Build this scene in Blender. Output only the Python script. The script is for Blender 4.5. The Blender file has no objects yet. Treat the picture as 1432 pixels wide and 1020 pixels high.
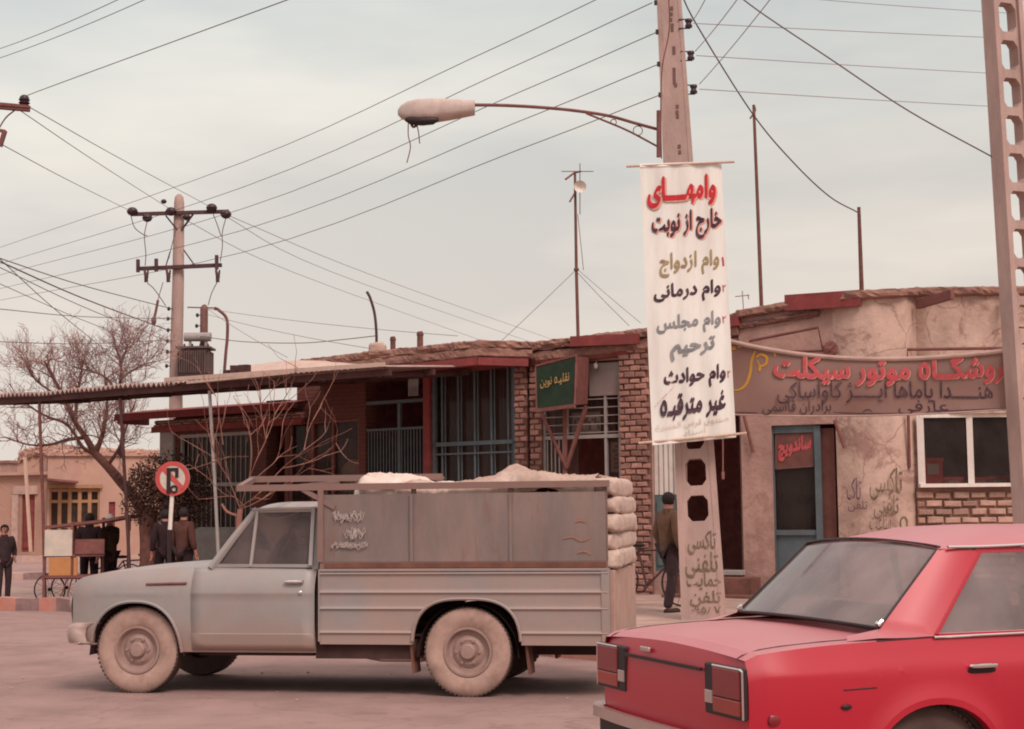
import bpy, math, random
from mathutils import Vector, Matrix, noise
R = math.radians
sc = bpy.context.scene
COL = sc.collection

# ------------------------------------------------------------------ camera
FPX, EYE = 2200.0, 1.42
PITCH, ROLL = math.atan(205 / FPX), -0.010
cam = bpy.data.objects.new('camera', bpy.data.cameras.new('camera'))
COL.objects.link(cam)
CM = Matrix.Rotation(math.pi / 2 + PITCH, 4, 'X') @ Matrix.Rotation(ROLL, 4, 'Z')
cam.matrix_world = Matrix.Translation((0, 0, EYE)) @ CM
cam.data.sensor_width = 36.0
cam.data.lens = FPX / 1432 * 36
cam.data.clip_end = 6000
sc.camera = cam
# ------------------------------------------------------------------ sky, sun, exposure
SUN_EL, SUN_AZ = R(47), R(152)          # azimuth clockwise from +Y: from behind the camera, on the right
w = bpy.data.worlds.new('World'); sc.world = w; w.use_nodes = True
nt = w.node_tree; N = nt.nodes; LK = nt.links
bg = N['Background']
sky = N.new('ShaderNodeTexSky'); sky.sky_type = 'NISHITA'; sky.sun_disc = False
sky.sun_elevation = SUN_EL; sky.sun_rotation = SUN_AZ; sky.dust_density = 4
sk = N.new('ShaderNodeVectorMath'); sk.operation = 'SCALE'; sk.inputs['Scale'].default_value = 0.10
LK.new(sky.outputs[0], sk.inputs[0])
tc = N.new('ShaderNodeTexCoord')
sep = N.new('ShaderNodeSeparateXYZ'); LK.new(tc.outputs['Generated'], sep.inputs[0])
rp = N.new('ShaderNodeValToRGB'); LK.new(sep.outputs['Z'], rp.inputs[0])
el = rp.color_ramp.elements
el[0].position = 0.0; el[0].color = (.71, .62, .555, 1)
el[1].position = 1.0; el[1].color = (1.05, .90, .88, 1)
for pos, c in ((.10, (.69, .61, .545)), (.20, (.635, .60, .55)), (.31, (.585, .60, .578)), (.42, (.60, .60, .59)), (.6, (.95, .82, .80))):
    e = el.new(pos); e.color = (*c, 1)
mp = N.new('ShaderNodeMapping'); mp.inputs['Scale'].default_value = (1.6, 1.6, 6.5); mp.inputs['Location'].default_value = (1.3, .2, .55)
LK.new(tc.outputs['Generated'], mp.inputs[0])
nz = N.new('ShaderNodeTexNoise'); nz.inputs['Scale'].default_value = 1.25; nz.inputs['Detail'].default_value = 5
nz.inputs['Roughness'].default_value = .55
LK.new(mp.outputs[0], nz.inputs['Vector'])
cr = N.new('ShaderNodeValToRGB'); LK.new(nz.outputs['Fac'], cr.inputs[0])
cr.color_ramp.elements[0].position = .46; cr.color_ramp.elements[0].color = (.99, 1.0, 1.01, 1)
cr.color_ramp.elements[1].position = .72; cr.color_ramp.elements[1].color = (1.36, 1.31, 1.24, 1)
mu = N.new('ShaderNodeMix'); mu.data_type = 'RGBA'; mu.blend_type = 'MULTIPLY'; mu.inputs[0].default_value = 1
xr = N.new('ShaderNodeMapRange'); xr.inputs[1].default_value = -.36; xr.inputs[2].default_value = .15; xr.inputs[3].default_value = 1.12; xr.inputs[4].default_value = 1.0; LK.new(sep.outputs['X'], xr.inputs[0])
xs_ = N.new('ShaderNodeVectorMath'); xs_.operation = 'SCALE'; LK.new(rp.outputs[0], xs_.inputs[0]); LK.new(xr.outputs[0], xs_.inputs['Scale'])
LK.new(xs_.outputs[0], mu.inputs[6]); LK.new(cr.outputs[0], mu.inputs[7])
mx = N.new('ShaderNodeMix'); mx.data_type = 'RGBA'; mx.inputs[0].default_value = .90
LK.new(sk.outputs[0], mx.inputs[6]); LK.new(mu.outputs[2], mx.inputs[7])
LK.new(mx.outputs[2], bg.inputs[0]); bg.inputs[1].default_value = 1.08
sun = bpy.data.lights.new('sun', 'SUN'); sun.energy = 2.3; sun.angle = R(22); sun.color = (1, .80, .73)
so = bpy.data.objects.new('sun', sun); COL.objects.link(so)
sd = Vector((math.sin(SUN_AZ) * math.cos(SUN_EL), math.cos(SUN_AZ) * math.cos(SUN_EL), math.sin(SUN_EL)))
so.rotation_euler = sd.to_track_quat('Z', 'Y').to_euler(); so.location = (0, -20, 40)
vs = sc.view_settings; vs.view_transform = 'Standard'; vs.look = 'None'; vs.gamma = 1; vs.use_curve_mapping = False
vs.exposure = 0.0
sc.cycles.filter_width = 1.95
sc.cycles.max_bounces = 6; sc.cycles.transparent_max_bounces = 10

# ------------------------------------------------------------------ helpers
def ray(px, py):
    return (CM.to_3x3() @ Vector(((px - 716) / FPX, (510 - py) / FPX, -1)))
def at(px, py, Y):
    d = ray(px, py); return Vector((0, 0, EYE)) + d * (Y / d.y)
def ss(a, b, x):
    t = min(1, max(0, (x - a) / (b - a))); return t * t * (3 - 2 * t)
def ground(x, y):
    return -.32 * ss(24.5, 32, y) * (1 - ss(-4.5, -.5, x)) - .0
def gpt(px, Y):
    p = at(px, 700, Y); return Vector((p.x, Y, ground(p.x, Y)))

def mat(name, col, rough=.85, metal=0., var=.14, scale=5., bump=0., bscale=40., stain=None, samt=.5, sscale=2.0, sth=.55, spec=.3, coat=0., alpha=None, stretch=None, emit=None, stain2=None, island=0., zdust=None, upsheen=None):
    m = bpy.data.materials.new(name); m.use_nodes = True
    t = m.node_tree; n = t.nodes; l = t.links; b = n['Principled BSDF']
    b.inputs['Roughness'].default_value = rough; b.inputs['Metallic'].default_value = metal
    b.inputs['Specular IOR Level'].default_value = spec; b.inputs['Coat Weight'].default_value = coat
    b.inputs['Coat Roughness'].default_value = .40; b.inputs['Coat IOR'].default_value = 1.6
    c = n.new('ShaderNodeTexCoord'); vec = c.outputs['Object']
    if stretch:
        mm = n.new('ShaderNodeMapping'); mm.inputs['Scale'].default_value = stretch; l.new(vec, mm.inputs[0]); vec = mm.outputs[0]
    a = n.new('ShaderNodeTexNoise'); a.inputs['Scale'].default_value = scale; a.inputs['Detail'].default_value = 6; a.inputs['Roughness'].default_value = .65
    l.new(vec, a.inputs['Vector'])
    r = n.new('ShaderNodeValToRGB'); r.color_ramp.elements[0].position = .3; r.color_ramp.elements[1].position = .7
    r.color_ramp.elements[0].color = (*[x * (1 - var) for x in col], 1); r.color_ramp.elements[1].color = (*[min(1, x * (1 + var)) for x in col], 1)
    l.new(a.outputs['Fac'], r.inputs[0]); out = r.outputs[0]
    if stain:
        s = n.new('ShaderNodeTexNoise'); s.inputs['Scale'].default_value = sscale; s.inputs['Detail'].default_value = 8; s.inputs['Roughness'].default_value = .7
        l.new(vec, s.inputs['Vector'])
        q = n.new('ShaderNodeValToRGB'); q.color_ramp.elements[0].position = sth - .1; q.color_ramp.elements[1].position = sth + .12
        q.color_ramp.elements[0].color = (0, 0, 0, 1); q.color_ramp.elements[1].color = (samt, samt, samt, 1)
        l.new(s.outputs['Fac'], q.inputs[0])
        k = n.new('ShaderNodeMix'); k.data_type = 'RGBA'; l.new(q.outputs[0], k.inputs[0]); l.new(out, k.inputs[6]); k.inputs[7].default_value = (*stain, 1); out = k.outputs[2]
    if stain2:
        sc2, am2, c2, th2 = stain2
        s = n.new('ShaderNodeTexNoise'); s.inputs['Scale'].default_value = sc2; s.inputs['Detail'].default_value = 9; s.inputs['Roughness'].default_value = .72; s.inputs['Distortion'].default_value = .6
        mm2 = n.new('ShaderNodeMapping'); mm2.inputs['Location'].default_value = (7.3, 2.1, 4.4); l.new(vec, mm2.inputs[0]); l.new(mm2.outputs[0], s.inputs['Vector'])
        q = n.new('ShaderNodeMapRange'); q.inputs[1].default_value = th2; q.inputs[2].default_value = th2 + .07; q.inputs[4].default_value = am2; l.new(s.outputs['Fac'], q.inputs[0])
        k = n.new('ShaderNodeMix'); k.data_type = 'RGBA'; l.new(q.outputs[0], k.inputs[0]); l.new(out, k.inputs[6]); k.inputs[7].default_value = (*c2, 1); out = k.outputs[2]
    if zdust:      # road dust sprayed up from the ground: (height where it ends, where it is full, colour, amount)
        sp = n.new('ShaderNodeSeparateXYZ'); l.new(c.outputs['Object'], sp.inputs[0]); ad = n.new('ShaderNodeMath'); ad.operation = 'MULTIPLY_ADD'
        l.new(a.outputs['Fac'], ad.inputs[0]); ad.inputs[1].default_value = .28; l.new(sp.outputs['Z'], ad.inputs[2])
        q = n.new('ShaderNodeMapRange'); q.inputs[1].default_value = zdust[0] + .14; q.inputs[2].default_value = zdust[1] + .14; q.inputs[3].default_value = 0; q.inputs[4].default_value = zdust[3]; l.new(ad.outputs[0], q.inputs[0])
        k = n.new('ShaderNodeMix'); k.data_type = 'RGBA'; l.new(q.outputs[0], k.inputs[0]); l.new(out, k.inputs[6]); k.inputs[7].default_value = (*zdust[2], 1); out = k.outputs[2]
    if upsheen:     # pale reflection painted onto the faces that look up: (colour, amount)
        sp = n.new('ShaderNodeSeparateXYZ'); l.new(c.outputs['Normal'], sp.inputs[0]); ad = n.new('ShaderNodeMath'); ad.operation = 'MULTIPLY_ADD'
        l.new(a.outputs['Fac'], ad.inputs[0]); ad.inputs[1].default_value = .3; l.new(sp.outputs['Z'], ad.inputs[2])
        q = n.new('ShaderNodeMapRange'); q.inputs[1].default_value = .62; q.inputs[2].default_value = 1.15; q.inputs[4].default_value = upsheen[1]; l.new(ad.outputs[0], q.inputs[0])
        k = n.new('ShaderNodeMix'); k.data_type = 'RGBA'; l.new(q.outputs[0], k.inputs[0]); l.new(out, k.inputs[6]); k.inputs[7].default_value = (*upsheen[0], 1); out = k.outputs[2]
    if island:
        g = n.new('ShaderNodeNewGeometry'); q = n.new('ShaderNodeMapRange'); q.inputs[3].default_value = 1 - island; q.inputs[4].default_value = 1 + island * .6; l.new(g.outputs['Random Per Island'], q.inputs[0])
        k = n.new('ShaderNodeVectorMath'); k.operation = 'SCALE'; l.new(out, k.inputs[0]); l.new(q.outputs[0], k.inputs['Scale']); out = k.outputs[0]
    l.new(out, b.inputs['Base Color'])
    if bump:
        e = n.new('ShaderNodeTexNoise'); e.inputs['Scale'].default_value = bscale; e.inputs['Detail'].default_value = 5; l.new(vec, e.inputs['Vector'])
        f = n.new('ShaderNodeBump'); f.inputs['Strength'].default_value = bump; f.inputs['Distance'].default_value = .02
        l.new(e.outputs['Fac'], f.inputs['Height']); l.new(f.outputs[0], b.inputs['Normal'])
    if emit:
        b.inputs['Emission Color'].default_value = (*emit, 1); b.inputs['Emission Strength'].default_value = 1
    return m

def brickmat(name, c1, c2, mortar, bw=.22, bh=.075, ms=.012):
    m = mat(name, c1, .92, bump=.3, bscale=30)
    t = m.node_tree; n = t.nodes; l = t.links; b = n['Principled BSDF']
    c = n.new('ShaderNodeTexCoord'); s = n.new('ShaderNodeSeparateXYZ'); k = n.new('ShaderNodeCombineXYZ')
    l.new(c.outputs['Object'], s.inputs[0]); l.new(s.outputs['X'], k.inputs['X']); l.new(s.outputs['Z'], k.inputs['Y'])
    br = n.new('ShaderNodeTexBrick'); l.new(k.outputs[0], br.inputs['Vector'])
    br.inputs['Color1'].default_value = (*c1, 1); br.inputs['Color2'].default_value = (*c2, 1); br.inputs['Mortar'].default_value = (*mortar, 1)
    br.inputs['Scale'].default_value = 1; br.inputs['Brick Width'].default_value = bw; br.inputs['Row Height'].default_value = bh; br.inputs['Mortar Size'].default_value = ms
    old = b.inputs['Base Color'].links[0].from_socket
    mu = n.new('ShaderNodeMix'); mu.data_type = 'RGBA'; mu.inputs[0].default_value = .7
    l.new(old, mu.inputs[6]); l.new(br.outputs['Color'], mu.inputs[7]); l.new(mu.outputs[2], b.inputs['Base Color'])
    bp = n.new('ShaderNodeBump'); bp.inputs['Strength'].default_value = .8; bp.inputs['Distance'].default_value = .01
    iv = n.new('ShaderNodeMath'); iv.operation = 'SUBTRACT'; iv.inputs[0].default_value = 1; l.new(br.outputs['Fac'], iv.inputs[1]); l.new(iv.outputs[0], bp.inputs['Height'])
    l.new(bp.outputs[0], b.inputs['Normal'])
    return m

def glassmat(name, tint=(.5, .45, .43), dust=.25, dustcol=(.45, .38, .36), refl=.25):
    m = bpy.data.materials.new(name); m.use_nodes = True; t = m.node_tree; n = t.nodes; l = t.links
    n.remove(n['Principled BSDF']); o = n['Material Output']
    tr = n.new('ShaderNodeBsdfTransparent'); tr.inputs[0].default_value = (*tint, 1)
    gl = n.new('ShaderNodeBsdfGlossy'); gl.inputs['Roughness'].default_value = .06; gl.inputs[0].default_value = (.9, .9, .9, 1)
    df = n.new('ShaderNodeBsdfDiffuse'); df.inputs[0].default_value = (*dustcol, 1)
    lw = n.new('ShaderNodeLayerWeight'); lw.inputs['Blend'].default_value = refl
    c = n.new('ShaderNodeTexCoord'); nz = n.new('ShaderNodeTexNoise'); nz.inputs['Scale'].default_value = 3; nz.inputs['Detail'].default_value = 5; l.new(c.outputs['Object'], nz.inputs['Vector'])
    mr = n.new('ShaderNodeMapRange'); mr.inputs[1].default_value = .3; mr.inputs[2].default_value = .7; mr.inputs[3].default_value = dust * .6; mr.inputs[4].default_value = dust * 1.3; l.new(nz.outputs['Fac'], mr.inputs[0])
    a = n.new('ShaderNodeMixShader'); l.new(mr.outputs[0], a.inputs[0]); l.new(tr.outputs[0], a.inputs[1]); l.new(df.outputs[0], a.inputs[2])
    b = n.new('ShaderNodeMixShader'); l.new(lw.outputs['Fresnel'], b.inputs[0]); l.new(a.outputs[0], b.inputs[1]); l.new(gl.outputs[0], b.inputs[2])
    l.new(b.outputs[0], o.inputs[0]); return m

MT = {}
def link(o, parent=None):
    COL.objects.link(o)
    if parent: o.parent = parent
    return o
def tag(o, label=None, cat=None, group=None, kind=None):
    if label: o['label'] = label
    if cat: o['category'] = cat
    if group: o['group'] = group
    if kind: o['kind'] = kind
    return o
def thing(name, loc, rz, label, cat, group=None):
    o = bpy.data.objects.new(name, None); o.empty_display_size = .3; link(o)
    o.location = loc; o.rotation_euler = (0, 0, rz)
    MT[o.name] = Matrix.Translation(loc) @ Matrix.Rotation(rz, 4, 'Z')
    return tag(o, label, cat, group)

class B:
    def __init__(s): s.v = []; s.f = []; s.mi = []; s.k = 0
    def mset(s, k): s.k = k; return s
    def add(s, vs, fs):
        o = len(s.v); s.v += [Vector(p) for p in vs]
        for f in fs: s.f.append([i + o for i in f]); s.mi.append(s.k)
        return s
    def quad(s, *p): return s.add(p, [list(range(len(p)))])
    def box(s, c, d, m=None):
        x, y, z = d[0] / 2, d[1] / 2, d[2] / 2
        P = [Vector((i * x, j * y, k * z)) for k in (-1, 1) for j in (-1, 1) for i in (-1, 1)]
        if m is not None: P = [m @ p for p in P]
        c = Vector(c)
        return s.add([p + c for p in P], [(0, 2, 3, 1), (4, 5, 7, 6), (0, 1, 5, 4), (2, 6, 7, 3), (0, 4, 6, 2), (1, 3, 7, 5)])
    def bx(s, x0, x1, y0, y1, z0, z1): return s.box(((x0 + x1) / 2, (y0 + y1) / 2, (z0 + z1) / 2), (abs(x1 - x0), abs(y1 - y0), abs(z1 - z0)))
    def bar(s, p, q, wd, dp=None, up=(0, 0, 1)):
        p, q = Vector(p), Vector(q); d = (q - p); L = d.length; d.normalize()
        u = Vector(up)
        if abs(d.dot(u)) > .97: u = Vector((0, 1, 0))
        a = d.cross(u).normalized(); c = a.cross(d)
        dp = dp or wd
        M = Matrix((d, a, c)).transposed()
        return s.box((p + q) / 2, (L, wd, dp), M)
    def tube(s, pts, rad, n=8, cap=True):
        pts = [Vector(p) for p in pts]; m = len(pts)
        if not isinstance(rad, (list, tuple)): rad = [rad] * m
        rings = []; prev = None
        for i in range(m):
            d = (pts[min(i + 1, m - 1)] - pts[max(i - 1, 0)])
            d = d.normalized() if d.length > 1e-9 else Vector((0, 0, 1))
            if prev is None:
                u = Vector((0, 0, 1)) if abs(d.z) < .9 else Vector((1, 0, 0))
                a = d.cross(u).normalized()
            else:
                a = prev - d * prev.dot(d); a = a.normalized() if a.length > 1e-6 else d.orthogonal().normalized()
            prev = a; c = d.cross(a)
            rings.append([pts[i] + (a * math.cos(2 * math.pi * k / n) + c * math.sin(2 * math.pi * k / n)) * rad[i] for k in range(n)])
        V = [p for r in rings for p in r]; F = []
        for i in range(m - 1):
            for k in range(n): F.append((i * n + k, i * n + (k + 1) % n, (i + 1) * n + (k + 1) % n, (i + 1) * n + k))
        if cap: F.append(tuple(reversed(range(n)))); F.append(tuple(range((m - 1) * n, m * n)))
        return s.add(V, F)
    def grid(s, rows, close=False, flip=False):
        n = len(rows[0]); V = [p for r in rows for p in r]; F = []
        for i in range(len(rows) - 1):
            for k in range(n - 1 + (1 if close else 0)):
                q = (i * n + k, i * n + (k + 1) % n, (i + 1) * n + (k + 1) % n, (i + 1) * n + k)
                F.append(tuple(reversed(q)) if flip else q)
        return s.add(V, F)
    def lathe(s, prof, n=32, c=(0, 0, 0), axis='Y'):
        rows = []
        for r, h in prof:
            row = []
            for k in range(n):
                a = 2 * math.pi * k / n
                if axis == 'Y': row.append(Vector((r * math.cos(a), h, r * math.sin(a))) + Vector(c))
                else: row.append(Vector((r * math.cos(a), r * math.sin(a), h)) + Vector(c))
            rows.append(row)
        return s.grid(rows, close=True)
    def ball(s, c, r, n=12, m=8, pw=1.0, rot=None, nz=0., seed=0):
        r = Vector(r) if not isinstance(r, (int, float)) else Vector((r, r, r)); rows = []
        sp = lambda x: math.copysign(abs(x) ** pw, x)
        for i in range(m + 1):
            t = math.pi * i / m - math.pi / 2; row = []
            for k in range(n):
                a = 2 * math.pi * k / n
                p = Vector((sp(math.cos(t)) * sp(math.cos(a)) * r.x, sp(math.cos(t)) * sp(math.sin(a)) * r.y, sp(math.sin(t)) * r.z))
                if nz: p *= 1 + nz * noise.noise(p * (1.8 / max(r)) * 1.7 + Vector((seed, seed * 2.3, 0)))
                if rot is not None: p = rot @ p
                row.append(p + Vector(c))
            rows.append(row)
        return s.grid(rows, close=True)
    def poly(s, pts, ext):
        n = len(pts); pts = [Vector(p) for p in pts]; e = Vector(ext)
        V = pts + [p + e for p in pts]
        return s.add(V, [tuple(range(n)), tuple(reversed(range(n, 2 * n)))] + [(i, i + n, (i + 1) % n + n, (i + 1) % n) for i in range(n)])
    def obj(s, name, mats, parent=None, src=None, smooth=False, bevel=0, world=False, solid=0, angle=40):
        me = bpy.data.meshes.new(name)
        T = Matrix.Identity(4)
        if parent is not None and (world or src is not None): T = MT[parent.name].inverted()
        if src is not None: T = T @ src
        me.from_pydata([T @ p for p in s.v], [], s.f)
        if not isinstance(mats, (list, tuple)): mats = [mats]
        for m in mats: me.materials.append(m)
        for p, k in zip(me.polygons, s.mi): p.material_index = min(k, len(mats) - 1)
        import bmesh
        bm = bmesh.new(); bm.from_mesh(me); bmesh.ops.recalc_face_normals(bm, faces=bm.faces); bm.to_mesh(me); bm.free()
        if smooth:
            for p in me.polygons: p.use_smooth = True
            me.set_sharp_from_angle(angle=R(angle))
        o = bpy.data.objects.new(name, me); link(o, parent)
        if solid:
            md = o.modifiers.new('solid', 'SOLIDIFY'); md.thickness = solid; md.offset = -1
        if bevel:
            md = o.modifiers.new('bevel', 'BEVEL'); md.width = bevel; md.segments = 2; md.limit_method = 'ANGLE'; md.angle_limit = R(50)
        if parent is not None: MT[o.name] = MT[parent.name]
        else: MT[o.name] = Matrix.Identity(4)
        return o

def catmull(P, n=8):
    P = [Vector(p) for p in P]; out = []
    Q = [P[0] * 2 - P[1]] + P + [P[-1] * 2 - P[-2]]
    for i in range(1, len(Q) - 2):
        a, b, c, d = Q[i - 1:i + 3]
        for k in range(n):
            t = k / n
            out.append(.5 * ((2 * b) + (c - a) * t + (2 * a - 5 * b + 4 * c - d) * t * t + (3 * b - a - 3 * c + d) * t ** 3))
    out.append(P[-1]); return out

class Frame:
    def __init__(s, p, q):
        s.o = Vector((p[0], p[1], 0)); s.phi = math.atan2(q[1] - p[1], q[0] - p[0])
        s.L = math.hypot(q[0] - p[0], q[1] - p[1]); s.M = Matrix.Translation(s.o) @ Matrix.Rotation(s.phi, 4, 'Z')
        s.I = s.M.inverted()
    def hit(s, px, py, yo=0.):
        d = s.I.to_3x3() @ ray(px, py); c = s.I @ Vector((0, 0, EYE)); t = (yo - c.y) / d.y; p = c + d * t
        return p.x, p.z
    def P(s, px, py, yo=0.):
        x, z = s.hit(px, py, yo); return Vector((x, yo, z))
def xy(px, Y):
    return ((px - 716) / FPX * Y, Y)

# ---- Persian writing: presentation forms of the built-in font, laid on a surface
FORMS = dict(zip('ابتثجحخدرزژسشعغفقکگلمنوهیچضصط', [
 (0xFE8D,0xFE8E,0,0),(0xFE8F,0xFE90,0xFE91,0xFE92),(0xFE95,0xFE96,0xFE97,0xFE98),(0xFE99,0xFE9A,0xFE9B,0xFE9C),(0xFE9D,0xFE9E,0xFE9F,0xFEA0),
 (0xFEA1,0xFEA2,0xFEA3,0xFEA4),(0xFEA5,0xFEA6,0xFEA7,0xFEA8),(0xFEA9,0xFEAA,0,0),(0xFEAD,0xFEAE,0,0),(0xFEAF,0xFEB0,0,0),(0xFB8A,0xFB8B,0,0),
 (0xFEB1,0xFEB2,0xFEB3,0xFEB4),(0xFEB5,0xFEB6,0xFEB7,0xFEB8),(0xFEC9,0xFECA,0xFECB,0xFECC),(0xFECD,0xFECE,0xFECF,0xFED0),(0xFED1,0xFED2,0xFED3,0xFED4),
 (0xFED5,0xFED6,0xFED7,0xFED8),(0xFB8E,0xFB8F,0xFB90,0xFB91),(0xFB92,0xFB93,0xFB94,0xFB95),(0xFEDD,0xFEDE,0xFEDF,0xFEE0),(0xFEE1,0xFEE2,0xFEE3,0xFEE4),
 (0xFEE5,0xFEE6,0xFEE7,0xFEE8),(0xFEED,0xFEEE,0,0),(0x665,0xFEEA,0xFEEB,0xFEEC),(0xFBFC,0xFBFD,0xFBFE,0xFBFF),(0xFB7A,0xFB7B,0xFB7C,0xFB7D),
 (0xFEBD,0xFEBE,0xFEBF,0xFEC0),(0xFEB9,0xFEBA,0xFEBB,0xFEBC),(0xFEC1,0xFEC2,0xFEC3,0xFEC4)]))
def shape(t):
    out = []
    for i, c in enumerate(t):
        f = FORMS.get(c)
        if not f: out.append(c); continue
        p = t[i - 1] if i else ' '; n = t[i + 1] if i + 1 < len(t) else ' '
        jp = p == 'ـ' or (p in FORMS and FORMS[p][2]); jn = f[2] and (n == 'ـ' or n in FORMS)
        if c == 'ه' and jp and not jn: out += ['ـ', '\u0665']; continue
        out.append(chr(f[3 if jp and jn else 1 if jp else 2 if jn else 0]))
    return ''.join(reversed(out))
def glyphs(text, bold):
    c = bpy.data.curves.new('t', 'FONT'); c.body = shape(text); c.size = 1; c.offset = bold; c.resolution_u = 4
    o = bpy.data.objects.new('t', c); COL.objects.link(o)
    dg = bpy.context.evaluated_depsgraph_get(); dg.update()
    me = o.evaluated_get(dg).to_mesh()
    V = [v.co.copy() for v in me.vertices]; F = [list(p.vertices) for p in me.polygons]
    o.evaluated_get(dg).to_mesh_clear(); bpy.data.objects.remove(o); bpy.data.curves.remove(c)
    return V, F
def write(text, fn, m, name='lettering', parent=None, bold=.02, src=None, world=False, off=.004):
    """fn(u, v, lift) -> point; u, v in 0..1 across the box of the text"""
    V, F = glyphs(text, 0)
    par = list(range(len(V)))
    def find(i):
        while par[i] != i: par[i] = par[par[i]]; i = par[i]
        return i
    for f in F:
        for j in f[1:]: par[find(j)] = find(f[0])
    ids = {}; 
    x0 = min(v.x for v in V); x1 = max(v.x for v in V); y0 = min(v.y for v in V); y1 = max(v.y for v in V)
    b = B(); sh = [(0, 0)]
    if bold > 0: sh += [(bold * (.85 * t - .25 * u_), bold * (1.1 * t + .25 * u_)) for t in (-1, -.6, -.25, .25, .6, 1) for u_ in (-1, 1)]; x0 -= bold; x1 += bold; y0 -= bold; y1 += bold
    for j, (dx, dy) in enumerate(sh):
        P = []
        for i, v in enumerate(V):
            k = ids.setdefault(find(i), len(ids))
            wx = .014 * noise.noise(Vector((v.x * 2.2, v.y * 2.2, len(text)))); wy = .016 * noise.noise(Vector((v.x * 2.2 + 9, v.y * 2.2, len(text)))); P.append(fn((v.x + dx + wx - x0) / (x1 - x0), (v.y + dy + wy - y0) / (y1 - y0), off + .0003 * k + .0001 * j))
        b.add(P, F)
    return b.obj(name, m, parent, src=src, world=world)
def brush(lines, fn, wd, m, name='lettering', parent=None, src=None, world=False, off=.004):
    """strokes given in picture units, laid on fn(px, py, lift)"""
    b = B()
    for k, L in enumerate(lines):
        if len(L) == 1:
            c = L[0]; b.quad(*[fn(c[0] + wd * .75 * math.cos(a * math.pi / 4), c[1] + wd * .75 * math.sin(a * math.pi / 4), off + .0005 * k) for a in range(8)]); continue
        pts = catmull([Vector((x, y, 0)) for x, y in L], 6); rows = []
        for i, p in enumerate(pts):
            d = (pts[min(i + 1, len(pts) - 1)] - pts[max(i - 1, 0)]).normalized(); n_ = Vector((-d.y, d.x, 0))
            t = i / (len(pts) - 1); h = wd * .5 * (.55 + .45 * math.sin(math.pi * min(1, t * 1.05 + .05)))
            rows.append([fn(*(p + n_ * h).xy, off + .0005 * k), fn(*(p - n_ * h).xy, off + .0005 * k)])
        b.grid(rows)
    return b.obj(name, m, parent, src=src, world=world)

rng = random.Random(7)
# ------------------------------------------------------------------ materials
m_road = mat('dusty asphalt', (.290, .190, .170), .95, var=.22, scale=1.6, bump=.6, bscale=70, stain2=(2.6, .55, (.20, .125, .112), .57), stain=(.37, .25, .222), samt=.6, sscale=.35, sth=.52)
def cracks(m, scale, width, col, amt):
    t = m.node_tree; n = t.nodes; l = t.links; b_ = n['Principled BSDF']; old = b_.inputs['Base Color'].links[0].from_socket
    c = n.new('ShaderNodeTexCoord'); z = n.new('ShaderNodeTexNoise'); z.inputs['Scale'].default_value = 1.3; z.inputs['Detail'].default_value = 6; l.new(c.outputs['Object'], z.inputs['Vector'])
    mm = n.new('ShaderNodeVectorMath'); mm.operation = 'MULTIPLY_ADD'; mm.inputs[1].default_value = (.9, .9, 0); l.new(z.outputs['Color'], mm.inputs[0]); l.new(c.outputs['Object'], mm.inputs[2])
    v = n.new('ShaderNodeTexVoronoi'); v.feature = 'DISTANCE_TO_EDGE'; v.inputs['Scale'].default_value = scale; l.new(mm.outputs[0], v.inputs['Vector'])
    q = n.new('ShaderNodeMapRange'); q.inputs[1].default_value = 0; q.inputs[2].default_value = width; q.inputs[3].default_value = amt; q.inputs[4].default_value = 0; l.new(v.outputs['Distance'], q.inputs[0])
    k = n.new('ShaderNodeMix'); k.data_type = 'RGBA'; l.new(q.outputs[0], k.inputs[0]); l.new(old, k.inputs[6]); k.inputs[7].default_value = (*col, 1); l.new(k.outputs[2], b_.inputs['Base Color'])
cracks(m_road, .42, .010, (.17, .108, .097), .26)
m_pave = mat('dusty earth pavement', (.42, .29, .24), .95, var=.2, scale=1.3, bump=.5, bscale=18, stain=(.27, .17, .15), samt=.5, sscale=1.1)
m_far = mat('pale dry ground', (.40, .27, .23), .95, var=.12, scale=.2)
m_kr = mat('kerb faded red', (.47, .20, .155), .9, stain=(.42, .27, .23), samt=.7, sscale=6)
m_kw = mat('kerb faded white', (.50, .34, .29), .9, stain=(.3, .2, .18), samt=.5, sscale=6)
m_kd = mat('kerb worn dark', (.24, .15, .145), .9, stain=(.42, .27, .23), samt=.5, sscale=6)
m_conc = mat('pole concrete', (.42, .30, .265), .92, var=.16, scale=3, bump=.35, bscale=35, stain=(.27, .17, .15), samt=.45, sscale=2.4, stretch=(1, 1, .35))
m_concd = mat('hole inside', (.16, .09, .085), .95)
m_dark = mat('dark rust iron', (.075, .035, .034), .7, var=.3)
m_ins = mat('dark porcelain', (.045, .026, .03), .35)
m_wire = mat('wire', (.13, .085, .085), .7)
m_wire2 = mat('pale wire', (.26, .20, .19), .7)
m_alu = mat('weathered lamp metal', (.50, .41, .37), .55, var=.1, stain=(.30, .17, .13), samt=.4, sscale=7)
m_white = mat('banner cloth', (.73, .735, .69), .95, var=.05, scale=3, stain=(.66, .55, .48), samt=.4, sscale=2.2, stretch=(3, 1, .5))
m_bbrown = mat('brown banner cloth', (.275, .168, .142), .95, var=.10, scale=4, stain=(.20, .10, .085), samt=.5, sscale=2)
m_bbhem = mat('banner hem', (.42, .29, .25), .95)
m_wood = mat('bare wood rod', (.52, .36, .28), .85, var=.2, stretch=(8, 8, 1))
t_red = mat('red paint lettering', (.50, .035, .045), .9, var=.15, scale=20)
t_red2 = mat('faded red lettering', (.48, .075, .088), .9, stain=(.36, .16, .14), samt=.5, sscale=14, sth=.55, var=.15, scale=20)
t_pink = mat('pale red outline', (.72, .33, .27), .9)
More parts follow.
